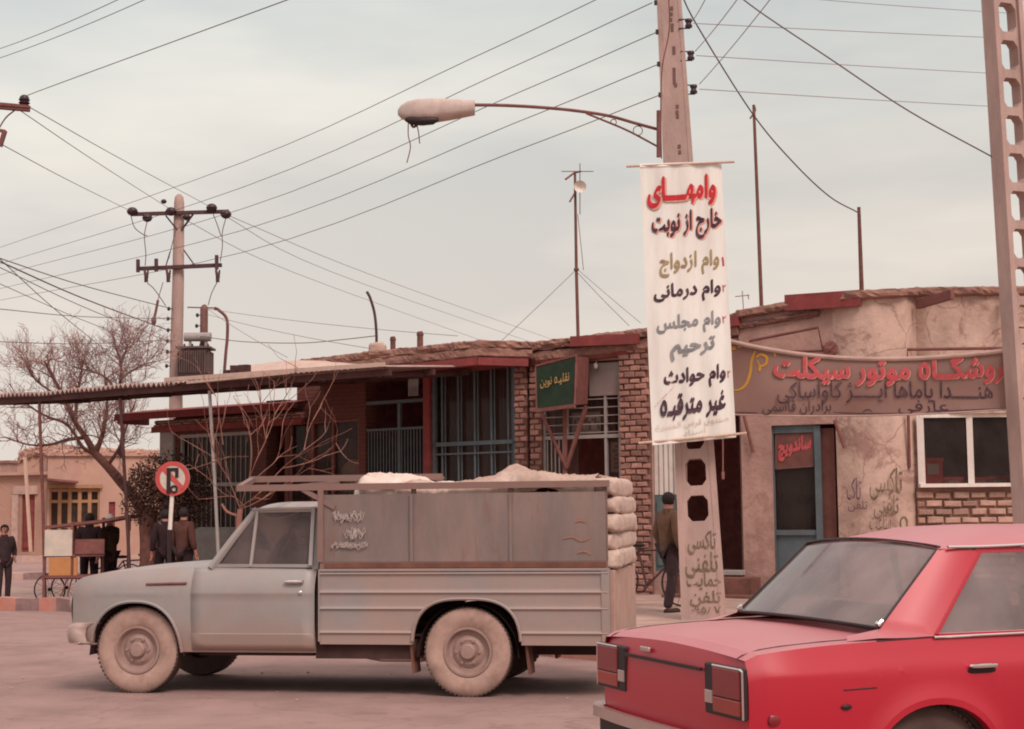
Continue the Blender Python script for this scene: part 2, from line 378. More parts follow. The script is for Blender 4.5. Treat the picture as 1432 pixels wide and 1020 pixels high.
t_black = mat('violet black lettering', (.06, .028, .045), .9, stain=(.16, .11, .12), samt=.6, sscale=12, sth=.52, var=.15, scale=20)
t_olive = mat('olive lettering', (.30, .225, .115), .9, stain=(.42, .34, .22), samt=.6, sscale=12, sth=.52)
t_grey = mat('grey blue lettering', (.22, .225, .235), .9, stain=(.36, .35, .34), samt=.6, sscale=12, sth=.52)
t_faint = mat('faint lettering', (.60, .50, .42), .9)
t_yel = mat('yellow lettering', (.52, .27, .045), .9)
t_yels = mat('dull yellow sign lettering', (.36, .24, .10), .9, var=.4, scale=30)
t_green = mat('olive graffiti', (.145, .108, .065), .95, stain=(.42, .29, .235), samt=.55, sscale=14, sth=.56, var=.4, scale=25)
t_viol = mat('violet graffiti', (.16, .08, .11), .95, var=.4, scale=25)
m_plast = mat('pale plaster', (.45, .31, .255), .95, var=.26, scale=1.7, bump=.6, bscale=12, stain=(.62, .455, .375), samt=.85, sscale=.95, sth=.5, stain2=(1.25, .75, (.27, .155, .13), .54))
m_plast2 = mat('plaster greyed', (.40, .255, .215), .95, stain2=(1.6, .5, (.24, .125, .105), .55), var=.2, scale=1.6, bump=.6, bscale=14, stain=(.27, .14, .12), samt=.6, sscale=1.1)
m_mud = mat('mud straw coping', (.24, .125, .10), .98, var=.28, scale=5, bump=.9, bscale=9, stain=(.34, .20, .155), samt=.7, sscale=3)
cracks(m_plast, .9, .012, (.24, .13, .105), .7)
m_brk = mat('worn brick', island=.38, col=(.33, .175, .142), rough=.95, var=.28, scale=4.5, bump=.6, bscale=22, stain=(.40, .22, .17), samt=.6, sscale=3)
m_brkl = mat('yellow brick', island=.32, col=(.46, .295, .235), rough=.95, var=.22, scale=4.5, bump=.6, bscale=22, stain=(.28, .13, .10), samt=.5, sscale=3)
m_mort = mat('dark mortar', (.175, .088, .074), .98, var=.2)
m_mortl = mat('tan mortar', (.26, .15, .12), .98, var=.2)
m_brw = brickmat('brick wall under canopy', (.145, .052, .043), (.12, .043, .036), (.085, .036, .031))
m_brh = brickmat('far tan brick', (.46, .27, .205), (.40, .225, .17), (.36, .23, .185), .24, .09, .014)
m_adobe = mat('adobe', (.44, .275, .215), .97, var=.12, scale=.8, bump=.3, bscale=6, stain=(.36, .19, .145), samt=.5, sscale=.6)
m_rsteel = mat('red oxide steel', (.225, .046, .044), .75, var=.25, scale=6, stain=(.13, .04, .038), samt=.6, sscale=4)
m_steel_br = mat('brown iron', (.17, .065, .058), .75, var=.25, stain=(.28, .12, .1), samt=.4, sscale=6)
m_blue = mat('blue painted iron', (.085, .12, .135), .6, var=.2, stain=(.14, .08, .07), samt=.4, sscale=8)
m_teal = mat('blue green door', (.10, .155, .16), .6, var=.15, stain=(.16, .10, .09), samt=.5, sscale=5)
m_pale = mat('pale grey blue paint', (.33, .305, .29), .8, var=.12, stain=(.25, .19, .17), samt=.5, sscale=4)
m_wpaint = mat('white window paint', (.72, .66, .61), .6, var=.06, stain=(.5, .4, .35), samt=.4, sscale=6)
m_room = mat('dark interior', (.50, .21, .20), 1, var=.3, spec=0)
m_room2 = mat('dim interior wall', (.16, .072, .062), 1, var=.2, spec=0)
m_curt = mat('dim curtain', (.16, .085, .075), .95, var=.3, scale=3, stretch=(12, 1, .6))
m_corr = mat('old galvanised sheet', (.36, .26, .235), .6, metal=.1, var=.2, scale=3, stain=(.22, .10, .08), samt=.6, sscale=2)
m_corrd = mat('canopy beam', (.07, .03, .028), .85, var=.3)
m_tarp = mat('beige tarp', (.50, .37, .31), .9, var=.12)
m_sign = mat('dark green board', (.015, .032, .018), .7, var=.3, scale=6, stain=(.03, .05, .028), samt=.5, sscale=5)
m_grey = mat('grey board', (.27, .215, .20), .9, var=.1)
m_bark = mat('bark', (.15, .068, .055), .95, var=.3, scale=12, bump=.6, bscale=30)
m_twig = mat('twigs', (.29, .165, .145), .95, var=.2)
m_twigr = mat('red shrub twigs', (.27, .125, .098), .9, var=.2)
m_leafd = mat('dark dry foliage', (.058, .026, .018), .9, var=.4, scale=3)
m_skin = mat('skin', (.40, .19, .145), .6, var=.06, spec=.3)
m_hair = mat('black hair', (.02, .012, .012), .7)
m_hairg = mat('grey hair', (.52, .46, .44), .9)
m_cblk = mat('black cloth', (.028, .014, .017), .95, var=.3, scale=9)
m_cdrk = mat('dark grey cloth', (.05, .03, .034), .95, var=.3, scale=9)
m_colive = mat('olive brown cloth', (.135, .075, .048), .95, var=.25, scale=9)
m_cbrn = mat('brown coat cloth', (.085, .035, .028), .95, var=.25, scale=9)
m_coat2 = mat('dark olive coat cloth', (.06, .036, .025), .95, var=.25, scale=9)
m_shoe = mat('dark shoe', (.035, .02, .018), .5)
m_rub = mat('dusty tyre rubber', (.42, .285, .235), .95, var=.16, scale=7, stain=(.20, .12, .10), samt=.6, sscale=4)
m_rubd = mat('tyre tread', (.11, .07, .062), .95, var=.2)
m_rim = mat('dusty steel wheel', (.335, .225, .195), .6, metal=.15, var=.15, scale=8)
m_truck = mat('grey green truck paint', (.285, .268, .258), .48, zdust=(.62, .36, (.36, .235, .19), .8), stain2=(3.2, .30, (.33, .21, .17), .60), var=.09, scale=2.5, stain=(.36, .245, .205), samt=.55, sscale=1.6, sth=.54, coat=.15, spec=.4)
m_truckb = mat('bed paint', (.275, .248, .238), .55, zdust=(.62, .40, (.35, .235, .195), .7), stain2=(3.5, .4, (.30, .17, .13), .60), var=.10, scale=2.5, stain=(.37, .245, .205), samt=.7, sscale=1.5, sth=.5, spec=.4)
m_panel = mat('dull grey sheet steel', (.20, .158, .145), .7, stretch=(2.0, 1, .55), stain2=(3.0, .45, (.21, .10, .075), .58), var=.14, scale=2, stain=(.34, .21, .165), samt=.5, sscale=1.4, sth=.57)
m_rail = mat('rack rail', (.235, .15, .13), .7, var=.15, stain=(.17, .08, .06), samt=.5, sscale=5)
m_rust = mat('rusty rail', (.16, .07, .052), .85, var=.3)
m_under = mat('underbody', (.055, .028, .025), .95, var=.3)
m_chrome = mat('chrome', (.72, .68, .66), .18, metal=1, var=.05)
m_bump = mat('dull bumper metal', (.56, .45, .42), .3, metal=.8, var=.08)
m_bumpd = mat('dusty bumper', (.50, .38, .34), .6, metal=.3, var=.12, stain=(.3, .2, .17), samt=.5, sscale=5)
m_dust = mat('dusty tailgate', (.42, .28, .23), .9, var=.14, stain=(.33, .2, .16), samt=.5, sscale=3)
m_sack = mat('white sacking', (.66, .55, .48), .97, var=.10, scale=6, bump=.5, bscale=20, stain=(.48, .30, .24), samt=.6, sscale=4, sth=.56)
m_tarpl = mat('pale tan tarpaulin', (.36, .245, .195), .95, var=.2, scale=4, bump=.4, bscale=30, stain=(.56, .45, .385), samt=.7, sscale=2.4, sth=.56, stain2=(3.0, .5, (.33, .20, .155), .58))
m_sackr = mat('dusty pale sacking', (.52, .395, .335), .97, var=.2, scale=6, bump=.5, bscale=20, stain=(.42, .27, .21), samt=.6, sscale=4)
m_sackt = mat('tan sacking', (.50, .35, .285), .97, var=.2, scale=6, bump=.5, bscale=20, stain=(.34, .20, .15), samt=.6, sscale=5)
m_sackb = mat('brown sacking', (.42, .27, .215), .97, var=.2, scale=5, bump=.5, bscale=20)
m_red = mat('red car paint', (.40, .005, .022), .42, upsheen=((.55, .36, .36), .42), var=.06, scale=1.5, coat=.5, spec=.28, bump=.04, bscale=3)  # upward faces tinted pale pink to paint in reflected sky and plaster
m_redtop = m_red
m_trimd = mat('black trim', (.025, .015, .016), .5)
m_lens = mat('tail lens red', (.20, .010, .016), .25, coat=.4)
m_lensa = mat('tail lens amber', (.28, .022, .014), .25, coat=.4)
m_lensw = mat('tail lens clear', (.40, .30, .27), .25)
m_seat = mat('dark seat', (.05, .028, .026), .8)
m_lining = mat('car lining', (.17, .115, .105), .9)
m_orng = mat('orange board', (.46, .21, .085), .85, var=.1)
m_yelw = mat('yellow ochre paint', (.34, .185, .10), .8, var=.14)
m_cream = mat('pale blue cream board', (.52, .47, .42), .85, stain=(.62, .5, .38), samt=.8, sscale=5)
m_crate = mat('red plastic crate', (.42, .035, .04), .5, var=.1)
m_trafo = mat('transformer grey', (.125, .085, .078), .7, var=.15)
m_porc = mat('bushing brown', (.17, .08, .068), .5)
g_shop = glassmat('shop glass', (.62, .55, .52), .06, (.4, .3, .27), .18)
g_car = glassmat('car glass', (.62, .55, .54), .48, (.36, .29, .28), .24)
g_truck = glassmat('truck glass', (.45, .38, .37), .42, (.20, .155, .15), .20)

exec_parts = []
# ------------------------------------------------------------------ ground, kerbs, pavement
def steps(vals): return sorted(set(vals))
gx = [-2500, -900, -300, -120, -60] + [i * 1.0 for i in range(-40, 31)] + [60, 150, 400, 1200, 2500]
gy = [-60, -20, -5, 0, 5, 10, 15, 20] + [22 + .5 * i for i in range(0, 26)] + [36, 40, 45, 50, 60, 80, 120, 250, 700, 1800, 4000]
b = B(); b.grid([[Vector((x, y, ground(x, y))) for x in gx] for y in gy])
tag(b.obj('road', m_road, smooth=True), kind='structure')
KL = catmull([(-22, 27.2, 0), (-14, 25.4, 0), (-7.8, 24.0, 0), (-6.2, 23.1, 0), (-2.4, 18.7, 0), (.58, 15.3, 0), (2.8, 13.3, 0), (6, 12.0, 0), (14, 11.2, 0), (24, 11, 0)], 12)
def kerb(name, pts, wdt, h, mats, blk):
    b = B(); acc = 0; k = 0
    for p, q in zip(pts[:-1], pts[1:]):
        L = (q - p).length; n = max(1, int(L / .25))
        for i in range(n):
            a = p.lerp(q, i / n); c = p.lerp(q, (i + 1) / n); d = (c - a).normalized(); nn = Vector((-d.y, d.x, 0)) * wdt
            k = [0, 1, 0, 2, 1, 0, 2, 0, 1][int(acc / blk) % 9]; b.mset(k)
            za, zc = ground(a.x, a.y) - .3, ground(c.x, c.y) - .3; ta = h + .012 * math.sin(acc * 7); tcc = h + .012 * math.sin((acc + L / n) * 7)
            P = [Vector((a.x, a.y, za)), Vector((c.x, c.y, zc)), Vector((c.x, c.y, tcc)), Vector((a.x, a.y, ta))]
            b.quad(*P); b.quad(P[3], P[2], P[2] + nn, P[3] + nn); b.quad(P[3] + nn, P[2] + nn, P[1] + nn, P[0] + nn)
            acc += L / n
    return tag(b.obj(name, mats), kind='structure')
kerb('kerb', [Vector((p.x, p.y, 0)) for p in KL], .22, .19, [m_kr, m_kd, m_kw], .42)
rows = []
FAC = [(-24, 44), (-14, 40), (-7.25, 32.7), (.23, 27.1), (3.6, 25.2), (5.6, 24.5), (8, 24.2), (14, 24.2), (24, 24.2)]
def facY(x):
    for (a, c), (d, e) in zip(FAC[:-1], FAC[1:]):
        if a <= x <= d: return c + (e - c) * (x - a) / (d - a)
    return 40 if x < 0 else 24.2
for p in KL:
    nx = p.x + .22; row = []
    q = Vector((p.x + 3.2, facY(min(24, p.x + 3.2)) + .3, 0))
    for t in range(13):
        u = t / 12; a = Vector((p.x + .12, p.y + .16, 0)).lerp(q, u)
        row.append(Vector((a.x, a.y, ground(a.x, a.y) + .05 + .02 * noise.noise(a * .9))))
    rows.append(row)
b = B(); b.grid(rows); tag(b.obj('pavement', m_pave, smooth=True), kind='structure')
b = B(); b.quad((-60, 44.5, -.312), (-6, 44.5, -.312), (-6, 59, -.312), (-60, 59, -.312)); tag(b.obj('side_road', m_road), kind='structure')
kerb('far_kerb', [Vector((-60, 43.6, 0)), Vector((-30, 43.6, 0)), Vector((-8, 43.6, 0))], .25, -.14, [m_kr, m_kd, m_kw], 1.5)
kerb('far_kerb', [Vector((-70, 59.6, 0)), Vector((-30, 59.6, 0)), Vector((-8, 59.6, 0))], .25, -.08, [m_kw, m_kr, m_kw], 2.2)
b = B(); b.quad((-80, 59.8, -.16), (-6, 59.8, -.16), (-6, 66, -.16), (-80, 66, -.16)); tag(b.obj('far_pavement', m_far), kind='structure')

# ------------------------------------------------------------------ building tools
def wall(b, x0, x1, z0, z1, holes, y=0, th=.3):
    X = sorted({x0, x1, *[h[0] for h in holes], *[h[1] for h in holes]}); Z = sorted({z0, z1, *[h[2] for h in holes], *[h[3] for h in holes]})
    X = [x for x in X if x0 <= x <= x1]; Z = [z for z in Z if z0 <= z <= z1]
    for a, c in zip(X[:-1], X[1:]):
        for d, e in zip(Z[:-1], Z[1:]):
            mx_, mz = (a + c) / 2, (d + e) / 2
            if any(h[0] < mx_ < h[1] and h[2] < mz < h[3] for h in holes): continue
            b.quad((a, y, d), (c, y, d), (c, y, e), (a, y, e)); b.quad((a, y + th, d), (a, y + th, e), (c, y + th, e), (c, y + th, d))
    for h in holes:
        b.quad((h[0], y, h[2]), (h[0], y + th, h[2]), (h[0], y + th, h[3]), (h[0], y, h[3])); b.quad((h[1], y, h[2]), (h[1], y, h[3]), (h[1], y + th, h[3]), (h[1], y + th, h[2]))
        b.quad((h[0], y, h[3]), (h[0], y + th, h[3]), (h[1], y + th, h[3]), (h[1], y, h[3])); b.quad((h[0], y, h[2]), (h[1], y, h[2]), (h[1], y + th, h[2]), (h[0], y + th, h[2]))
    return b
def bricks(b, x0, x1, z0, z1, y, dep, bl, bh, gap=.016, jit=.02, seed=1):
    r = random.Random(seed); z = z0; k = 0
    b.mset(1).bx(x0 + .01, x1 - .01, y + .028, y + dep, z0, z1).mset(0)
    while z + bh * .5 < z1:
        x = x0 - (bl / 2 if k % 2 else 0)
        while x < x1 - .01:
            a = max(x0, x) + r.uniform(0, .4) * gap; c = min(x1, x + bl * r.uniform(.9, 1.0) - gap * .5)
            if c - a > .04:
                j = r.uniform(-jit, jit * .5); h = bh - gap * r.uniform(.8, 1.7)
                zc = z + r.uniform(-.004, .004)
                rr = lambda: r.uniform(-.007, .007)
                f = [(a + rr(), y + j + rr(), zc + rr()), (c + rr(), y + j + rr(), zc + rr()), (c + rr(), y + j + rr(), zc + h + rr()), (a + rr(), y + j + rr(), zc + h + rr())]
                i_ = .012
                g = [(f[0][0] + i_, f[0][1] - .014, f[0][2] + i_), (f[1][0] - i_, f[1][1] - .014, f[1][2] + i_), (f[2][0] - i_, f[2][1] - .014, f[2][2] - i_), (f[3][0] + i_, f[3][1] - .014, f[3][2] - i_)]
                q = [(p[0], y + .05, p[2]) for p in f]
                b.add(f + g + q, [(4, 5, 6, 7), (0, 1, 5, 4), (1, 2, 6, 5), (2, 3, 7, 6), (3, 0, 4, 7), (8, 9, 1, 0), (9, 10, 2, 1), (10, 11, 3, 2), (11, 8, 0, 3)])
            x += bl
        z += bh; k += 1
    return b
def lumpy(b, pts, hw, hh, seed=0, n=16, amp=.25):
    """an irregular mud coping along a line"""
    P = []
    for p, q in zip(pts[:-1], pts[1:]):
        L = (q - p).length; k = max(1, int(L / .05))
        P += [p.lerp(q, i / k) for i in range(k)]
    P.append(pts[-1]); rows = []
    for i, p in enumerate(P):
        d = (P[min(i + 1, len(P) - 1)] - P[max(0, i - 1)]); d.z = 0; d.normalize(); a = Vector((-d.y, d.x, 0)); row = []
        for k in range(n):
            t = 2 * math.pi * k / n; c, s_ = math.cos(t), math.sin(t)
            c = math.copysign(abs(c) ** .6, c); s_ = math.copysign(abs(s_) ** .6, s_)
            f = 1 + amp * noise.noise(Vector((p.x * 3 + seed, p.y * 3, k * .6))) + amp * .8 * noise.noise(Vector((p.x * 9 + seed, p.y * 9, k * 1.1))) + amp * .7 * noise.noise(Vector((p.x * 24 + seed, p.y * 24, k * 2.3)))
            row.append(p + a * (c * hw * f) + Vector((0, 0, s_ * hh * f)))
        rows.append(row)
    b.grid(rows, close=True); b.f.append([len(b.v) - n + k for k in range(n)]); b.mi.append(b.k); o = len(b.v) - n * len(P); b.f.append([o + k for k in range(n)]); b.mi.append(b.k)
    return b
def rc(F, x0, y0, x1, y1, yo=0.):
    a = F.hit(x0, (y0 + y1) / 2, yo)[0]; c = F.hit(x1, (y0 + y1) / 2, yo)[0]
    t = F.hit((x0 + x1) / 2, y0, yo)[1]; d = F.hit((x0 + x1) / 2, y1, yo)[1]
    return min(a, c), max(a, c), d, t
def bars(b, x0, x1, z0, z1, n, y, r, horiz=()):
    for i in range(n):
        x = x0 + (x1 - x0) * (i + .5) / n; b.tube([(x, y, z0), (x, y, z1)], r, 6)
    for z in horiz: b.bx(x0, x1, y - .012 - r, y - r + .004, z - .02, z + .02)
    return b
def room(b, x0, x1, y0, y1, z0, z1):
    P = [(x0, y0, z0), (x1, y0, z0), (x1, y1, z0), (x0, y1, z0), (x0, y0, z1), (x1, y0, z1), (x1, y1, z1), (x0, y1, z1)]
    return b.add(P, [(0, 1, 2, 3), (4, 7, 6, 5), (2, 6, 7, 3), (0, 3, 7, 4), (1, 5, 6, 2)])

# ================================================================== LEFT: brick shop under the canopy
F1 = Frame((-7.25, 32.5), (.23, 26.9))
S1 = thing('brick_shop', F1.o, F1.phi, 'long brick shop with blue barred windows, shaded by a corrugated canopy', 'shop')
L1 = F1.L
w1 = rc(F1, 250, 606, 351, 742); w3 = rc(F1, 404, 588, 502, 720); w2 = rc(F1, 372, 560, 398, 760); w4 = rc(F1, 511, 516, 592, 790); w5 = rc(F1, 605, 516, 721, 760)
xs_hi = rc(F1, 415, 560, 420, 700)[0]
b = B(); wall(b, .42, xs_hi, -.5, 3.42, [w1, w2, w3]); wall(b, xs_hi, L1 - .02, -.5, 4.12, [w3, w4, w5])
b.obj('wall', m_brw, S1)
b = B(); room(b, .3, xs_hi, .31, 5.2, -.45, 3.38); b.obj('interior', m_room, S1); b = B(); room(b, xs_hi + .06, L1 - .1, .31, 5.2, -.45, 4.08); b.obj('interior', m_room, S1)
b = B(); b.bx(-.1, xs_hi, .0, 5.6, 3.44, 3.56); b.bx(xs_hi, L1, .0, 5.6, 4.14, 4.24); b.obj('roof', m_mud, S1)
b = B(); b.bx(-.02, .1, .32, 5.4, -.5, 3.42); b.bx(.1, L1 - .02, 5.3, 5.5, -.5, 3.9); b.bx(xs_hi - .05, xs_hi + .05, .31, 5.29, 3.57, 4.12); b.obj('back_wall', m_brw, S1)
b = B(); b.bx(.0, .42, -.06, .35, -.5, 3.30); b.obj('corner_column', m_pale, S1, bevel=.01)
c0 = rc(F1, 183, 572, 240, 590, -.3)[0]
b = B(); b.bx(-.85, 4.2, -.55, -.47, 3.36, 3.50); b.bx(-.1, 4.2, -.2, -.12, 3.10, 3.22); b.quad((-.95, -.56, 3.49), (4.2, -.56, 3.49), (4.2, .3, 3.62), (-.95, .3, 3.62)); b.bx(-.85, -.75, -.47, .3, 3.3, 3.48); b.obj('red_eave', m_rsteel, S1)
b = B(); bricks(b, -.05, 4.2, 3.23, 3.35, -.17, .15, .22, .06, seed=9); b.obj('brick_course', [m_brk, m_mort], S1)
# grille window and low panel
f = B(); x0, x1, z0, z1 = w1
for a in (x0 + .03, x1 - .03): f.bx(a - .03, a + .03, .03, .10, z0, z1)
for zz in (z0 + .03, z1 - .03, z0 + (z1 - z0) * .47): f.bx(x0, x1, .02, .09, zz - .035, zz + .035)
bars(f, x0, x1, z0, z1, 15, .06, .011)
wd = f.obj('window', m_pale, S1)
b = B(); b.quad((x0, .14, z0), (x1, .14, z0), (x1, .14, z1), (x0, .14, z1)); b.obj('pane', g_shop, wd)
b = B(); b.bx(x0 + .45, x0 + .85, .45, .47, z0 + (z1 - z0) * .6, z1 - .15); b.bx(x0 + .1, x0 + .35, .45, .47, z0 + (z1 - z0) * .6, z1 - .1); b.obj('notice', m_curt, wd)
b = B(); q = rc(F1, 268, 742, 352, 800); b.bx(q[0], q[1], -.05, .02, -.35, q[3]); b.obj('low_panel', m_pale, S1)
# shop window with mirrored panes
x0, x1, z0, z1 = w3; f = B()
for a in (x0 + .02, x0 + (x1 - x0) * .33, x0 + (x1 - x0) * .62, x1 - .02): f.bx(a - .022, a + .022, .02, .07, z0, z1)
for zz in (z0 + .03, z1 - .03, z0 + (z1 - z0) * .40): f.bx(x0, x1, .022, .06, zz - .022, zz + .022)
wd = f.obj('shop_window', m_steel_br, S1)
b = B(); b.quad((x0, .09, z0), (x1, .09, z0), (x1, .09, z1), (x0, .09, z1)); b.obj('pane', g_shop, wd)
b = B()
for i in range(40):
    a = x0 + (x1 - x0) * i / 40; c = x0 + (x1 - x0) * (i + 1) / 40; b.quad((a, .5 + .05 * math.sin(i * 1.9), z0), (c, .5 + .05 * math.sin(i * 1.9 + 1.9), z0), (c, .5 + .05 * math.sin(i * 1.9 + 1.9), z0 + (z1 - z0) * .8), (a, .5 + .05 * math.sin(i * 1.9), z0 + (z1 - z0) * .8))
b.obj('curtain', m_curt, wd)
b = B(); b.bx(x1 - .75, x1 - .05, .15, .42, z0 + .42, z0 + .5); b.obj('shelf', m_steel_br, wd)
p = F1.M @ Vector((x1 - .42, .32, z0 + .5)); t = thing('bag', p, F1.phi, 'lumpy brown bag standing on a shelf in the shaded shop window', 'bag')
b = B(); b.ball((0, 0, .26), (.27, .12, .27), 24, 16, pw=.75, nz=.25, seed=31); b.obj('body', m_sackb, t, smooth=True); b = B(); b.tube(catmull([(-.1, 0, .48), (-.07, 0, .62), (.07, 0, .62), (.1, 0, .48)], 5), .012, 6); b.obj('handle', m_steel_br, t)
# barred gate
x0, x1, z0, z1 = w4; zb = F1.hit(550, 600, 0)[1]; zm = F1.hit(550, 562, 0)[1]; f = B(); bars(f, x0, x1, z0, zb, 19, .05, .013, (zb, z0 + .2))
f.bx(x0 + (x1 - x0) * .55, x0 + (x1 - x0) * .55 + .06, .02, .08, z0, zm); f.bx(x0, x1, .02, .07, zm - .03, zm + .03); f.obj('gate', m_blue, S1)
b = B(); b.bx(x0 + .7, x0 + .95, .4, .42, zm + .12, zm + .55); b.obj('notice', m_pale, S1)
# tall glazed front with blue bars and curtain
x0, x1, z0, z1 = w5; zh = F1.hit(660, 620, 0)[1]; zh2 = F1.hit(660, 634, 0)[1]; f = B()
bars(f, x0, x1, z0, z1, 5, .05, .021, ()); bars(f, x0 + .06, x1 + .06, z0, z1, 5, .07, .012)
f.bx(x0, x1, .0, .05, zh - .035, zh + .035); f.bx(x0, x1, .012, .04, zh2 - .015, zh2 + .015); f.bx(x0, x0 + .06, .0, .07, z0, z1); f.bx(x1 - .06, x1, .0, .07, z0, z1)
wd = f.obj('barred_window', m_blue, S1)
b = B(); b.quad((x0, .12, z0), (x1, .12, z0), (x1, .12, z1), (x0, .12, z1)); b.obj('pane', g_shop, wd)
b = B(); rows = []
for zz in (z0, z0 + .8, z0 + 1.6, z1):
    rows.append([Vector((x0 + (x1 - x0) * i / 120, .42 + .045 * math.sin(i * 1.25 + .5 * math.sin(zz * 3 + i * .2)), zz)) for i in range(121)])
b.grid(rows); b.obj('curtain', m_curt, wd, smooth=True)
q = rc(F1, 595, 512, 604, 790); b = B(); b.bx(q[0], q[1], -.06, .06, -.4, 4.1); b.obj('red_post', m_rsteel, S1)
# eave and parapet of the tall half, with its bend
E = [F1.I @ Vector((*xy(px, Y), 0)) for px, Y in ((395, 29.0), (540, 27.55), (668, 26.55), (739, 26.5))]
zt = [at(px, y, Y).z for px, y, Y in ((395, 512, 29.0), (540, 496, 27.55), (668, 483, 26.55), (739, 485, 26.5))]
b = B(); lumpy(b, [Vector((p.x, p.y + .12, z + .02)) for p, z in zip(E, zt)], .15, .075, 3); lumpy(b, [Vector((p.x, p.y + .12, z - .12)) for p, z in zip(E, zt)], .14, .09, 5, amp=.15)
b.obj('parapet', m_mud, S1)
b = B()
for i in range(3):
    p, q = E[i], E[i + 1]; b.bar((p.x, p.y, zt[i] - .27), (q.x, q.y, zt[i + 1] - .27), .05, .13)
    b.quad((p.x, p.y, zt[i] - .32), (q.x, q.y, zt[i + 1] - .32), (q.x, .2, zt[i + 1] - .32), (p.x, .2, zt[i] - .32))
b.obj('eave_beam', m_rsteel, S1)

# ================================================================== MIDDLE: brick pier shop
F2 = Frame((.23, 26.9), xy(1035, 25.0)); L2 = F2.L
S2 = thing('brick_shop', F2.o, F2.phi, 'narrow shop with worn brick piers and red steel beams, behind the white banner', 'shop')
o1 = rc(F2, 758, 506, 867, 790); o2 = rc(F2, 911, 606, 946, 800); o3 = rc(F2, 949, 520, 1034, 797)
b = B(); wall(b, .42, L2 - .03, -.3, 4.15, [o1, o2, o3], y=.05); b.obj('wall', m_plast2, S2)
b = B(); room(b, .3, L2 - .1, .36, 5, -.2, 4.0); b.obj('interior', m_room, S2)
b = B(); b.bx(.05, L2, .06, 5.3, 4.17, 4.27); b.obj('roof', m_mud, S2)
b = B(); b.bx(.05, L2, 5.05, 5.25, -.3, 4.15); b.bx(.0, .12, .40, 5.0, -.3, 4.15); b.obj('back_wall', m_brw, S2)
for k, (a, c, top) in enumerate(((721, 738, 488), (741, 757, 492), (868, 909, 484))):
    q = rc(F2, a, top, c, 800, -.04); b = B(); bricks(b, q[0], q[1], -.3, q[3], -.06 + .03 * (k == 1), .35, .20, .1, seed=k + 3); b.obj('brick_pier', [m_brk, m_mort], S2)
pz = [(739, 482), (800, 474), (850, 468), (905, 461), (970, 450), (1034, 439)]
P = [F2.P(px, py, .02) for px, py in pz]
b = B(); lumpy(b, [p + Vector((0, 0, -.06)) for p in P], .18, .08, 8); lumpy(b, [p + Vector((0, .03, -.25)) for p in P], .16, .10, 11, amp=.14); b.obj('parapet', m_mud, S2)
b = B(); b.bar(F2.P(799, 478, -.22), F2.P(893, 474, -.22), .1, .17); b.obj('steel_beam', m_rsteel, S2)
b = B(); b.bar(F2.P(757, 505, -.03), F2.P(878, 491, -.03), .1, .14); b.obj('lintel', m_rsteel, S2)
b = B(); b.bar(F2.P(1018, 452, -.1), F2.P(1033, 449, -.1), .2, .16); b.obj('steel_beam', m_rsteel, S2)
q = rc(F2, 822, 507, 867, 553); b = B(); b.bx(q[0], q[1], .05, .09, q[2], q[3]); b.obj('transom_board', m_grey, S2)
b = B(); p = F2.P(833, 512, -.03); b.ball(p, (.04, .035, .055)); b.tube([p + Vector((0, .02, .0)), p + Vector((-.02, .07, .08))], .012, 6); b.obj('wall_lamp', m_cream, S2, smooth=True)
# window grid over the doorway
x0, x1, z0, z1 = rc(F2, 758, 553, 867, 790); zd = F2.hit(812, 611)[1]; f = B()
xa = F2.hit(845, 640)[0]; xb = F2.hit(790, 640)[0]
for a in (x0 + .02, xb, xa, x1 - .02): f.bx(a - .022, a + .022, .06, .12, -.1 if a != xb else zd, z1 if a != xb else z1)
f.bx(x0, x1, .055, .115, zd - .03, zd + .03)
for i in range(5): zz = zd + (z1 - zd) * (i + .5) / 5; f.bx(x0, x1, .07, .085, zz - .008, zz + .008)
for i in range(5): xx = x0 + (xb - x0) * (i + 1) / 6; f.bx(xx - .008, xx + .008, .07, .085, -.1, zd)
wd = f.obj('window', m_pale, S2)
b = B(); b.quad((x0, .13, zd), (xa, .13, zd), (xa, .13, z1), (x0, .13, z1)); b.quad((x0, .13, -.1), (xb, .13, -.1), (xb, .13, zd), (x0, .13, zd)); b.quad((xa, .13, -.1), (x1, .13, -.1), (x1, .13, zd), (xa, .13, zd)); b.obj('pane', g_shop, wd)
b = B(); b.bx(x0, xa - .02, .5, .55, zd, z1); b.bx(x0, xb, .5, .55, -.1, zd); b.obj('board', m_curt, wd)
q = rc(F2, 795, 576, 835, 607); b = B(); b.bx(q[0], q[1], .135, .145, q[2], q[3])
for i in range(9):
    b.mset(1).box((q[0] + (q[1] - q[0]) * (.12 + .1 * i), .133, q[2] + (q[3] - q[2]) * (.55 + .18 * math.sin(i * 2.2))), (.045, .004, .09 + .05 * math.sin(i * 4)))
b.obj('poster', [m_pale, m_curt], wd)
q = rc(F2, 849, 618, 865, 660); b = B(); b.bx(q[0], q[1], .136, .146, q[2], q[3]); b.mset(1)
for i in range(6): b.box((q[0] + (q[1] - q[0]) * (.5 + .2 * math.sin(i * 3)), .134, q[2] + (q[3] - q[2]) * (.15 + .14 * i)), (.09, .004, .05))
b.obj('poster', [m_grey, m_steel_br], wd)
# slatted shutter and green door beside the man
x0, x1, z0, z1 = o2; zs = F2.hit(928, 692)[1]; b = B(); b.bx(x0, x1, .16, .19, zs, z1)
for i in range(5): a = x0 + (x1 - x0) * (i + .12) / 5; b.mset(0).bx(a, a + (x1 - x0) * .13, .12, .16, zs, z1)
b.obj('shutter', [m_wpaint, m_room2], S2); 
b = B(); b.bx(x0, x1, .12, .17, z0, zs - .01); b.bx(x0 + .05, x1 - .05, .10, .12, z0 + .1, zs - .1); b.obj('door', m_teal, S2)
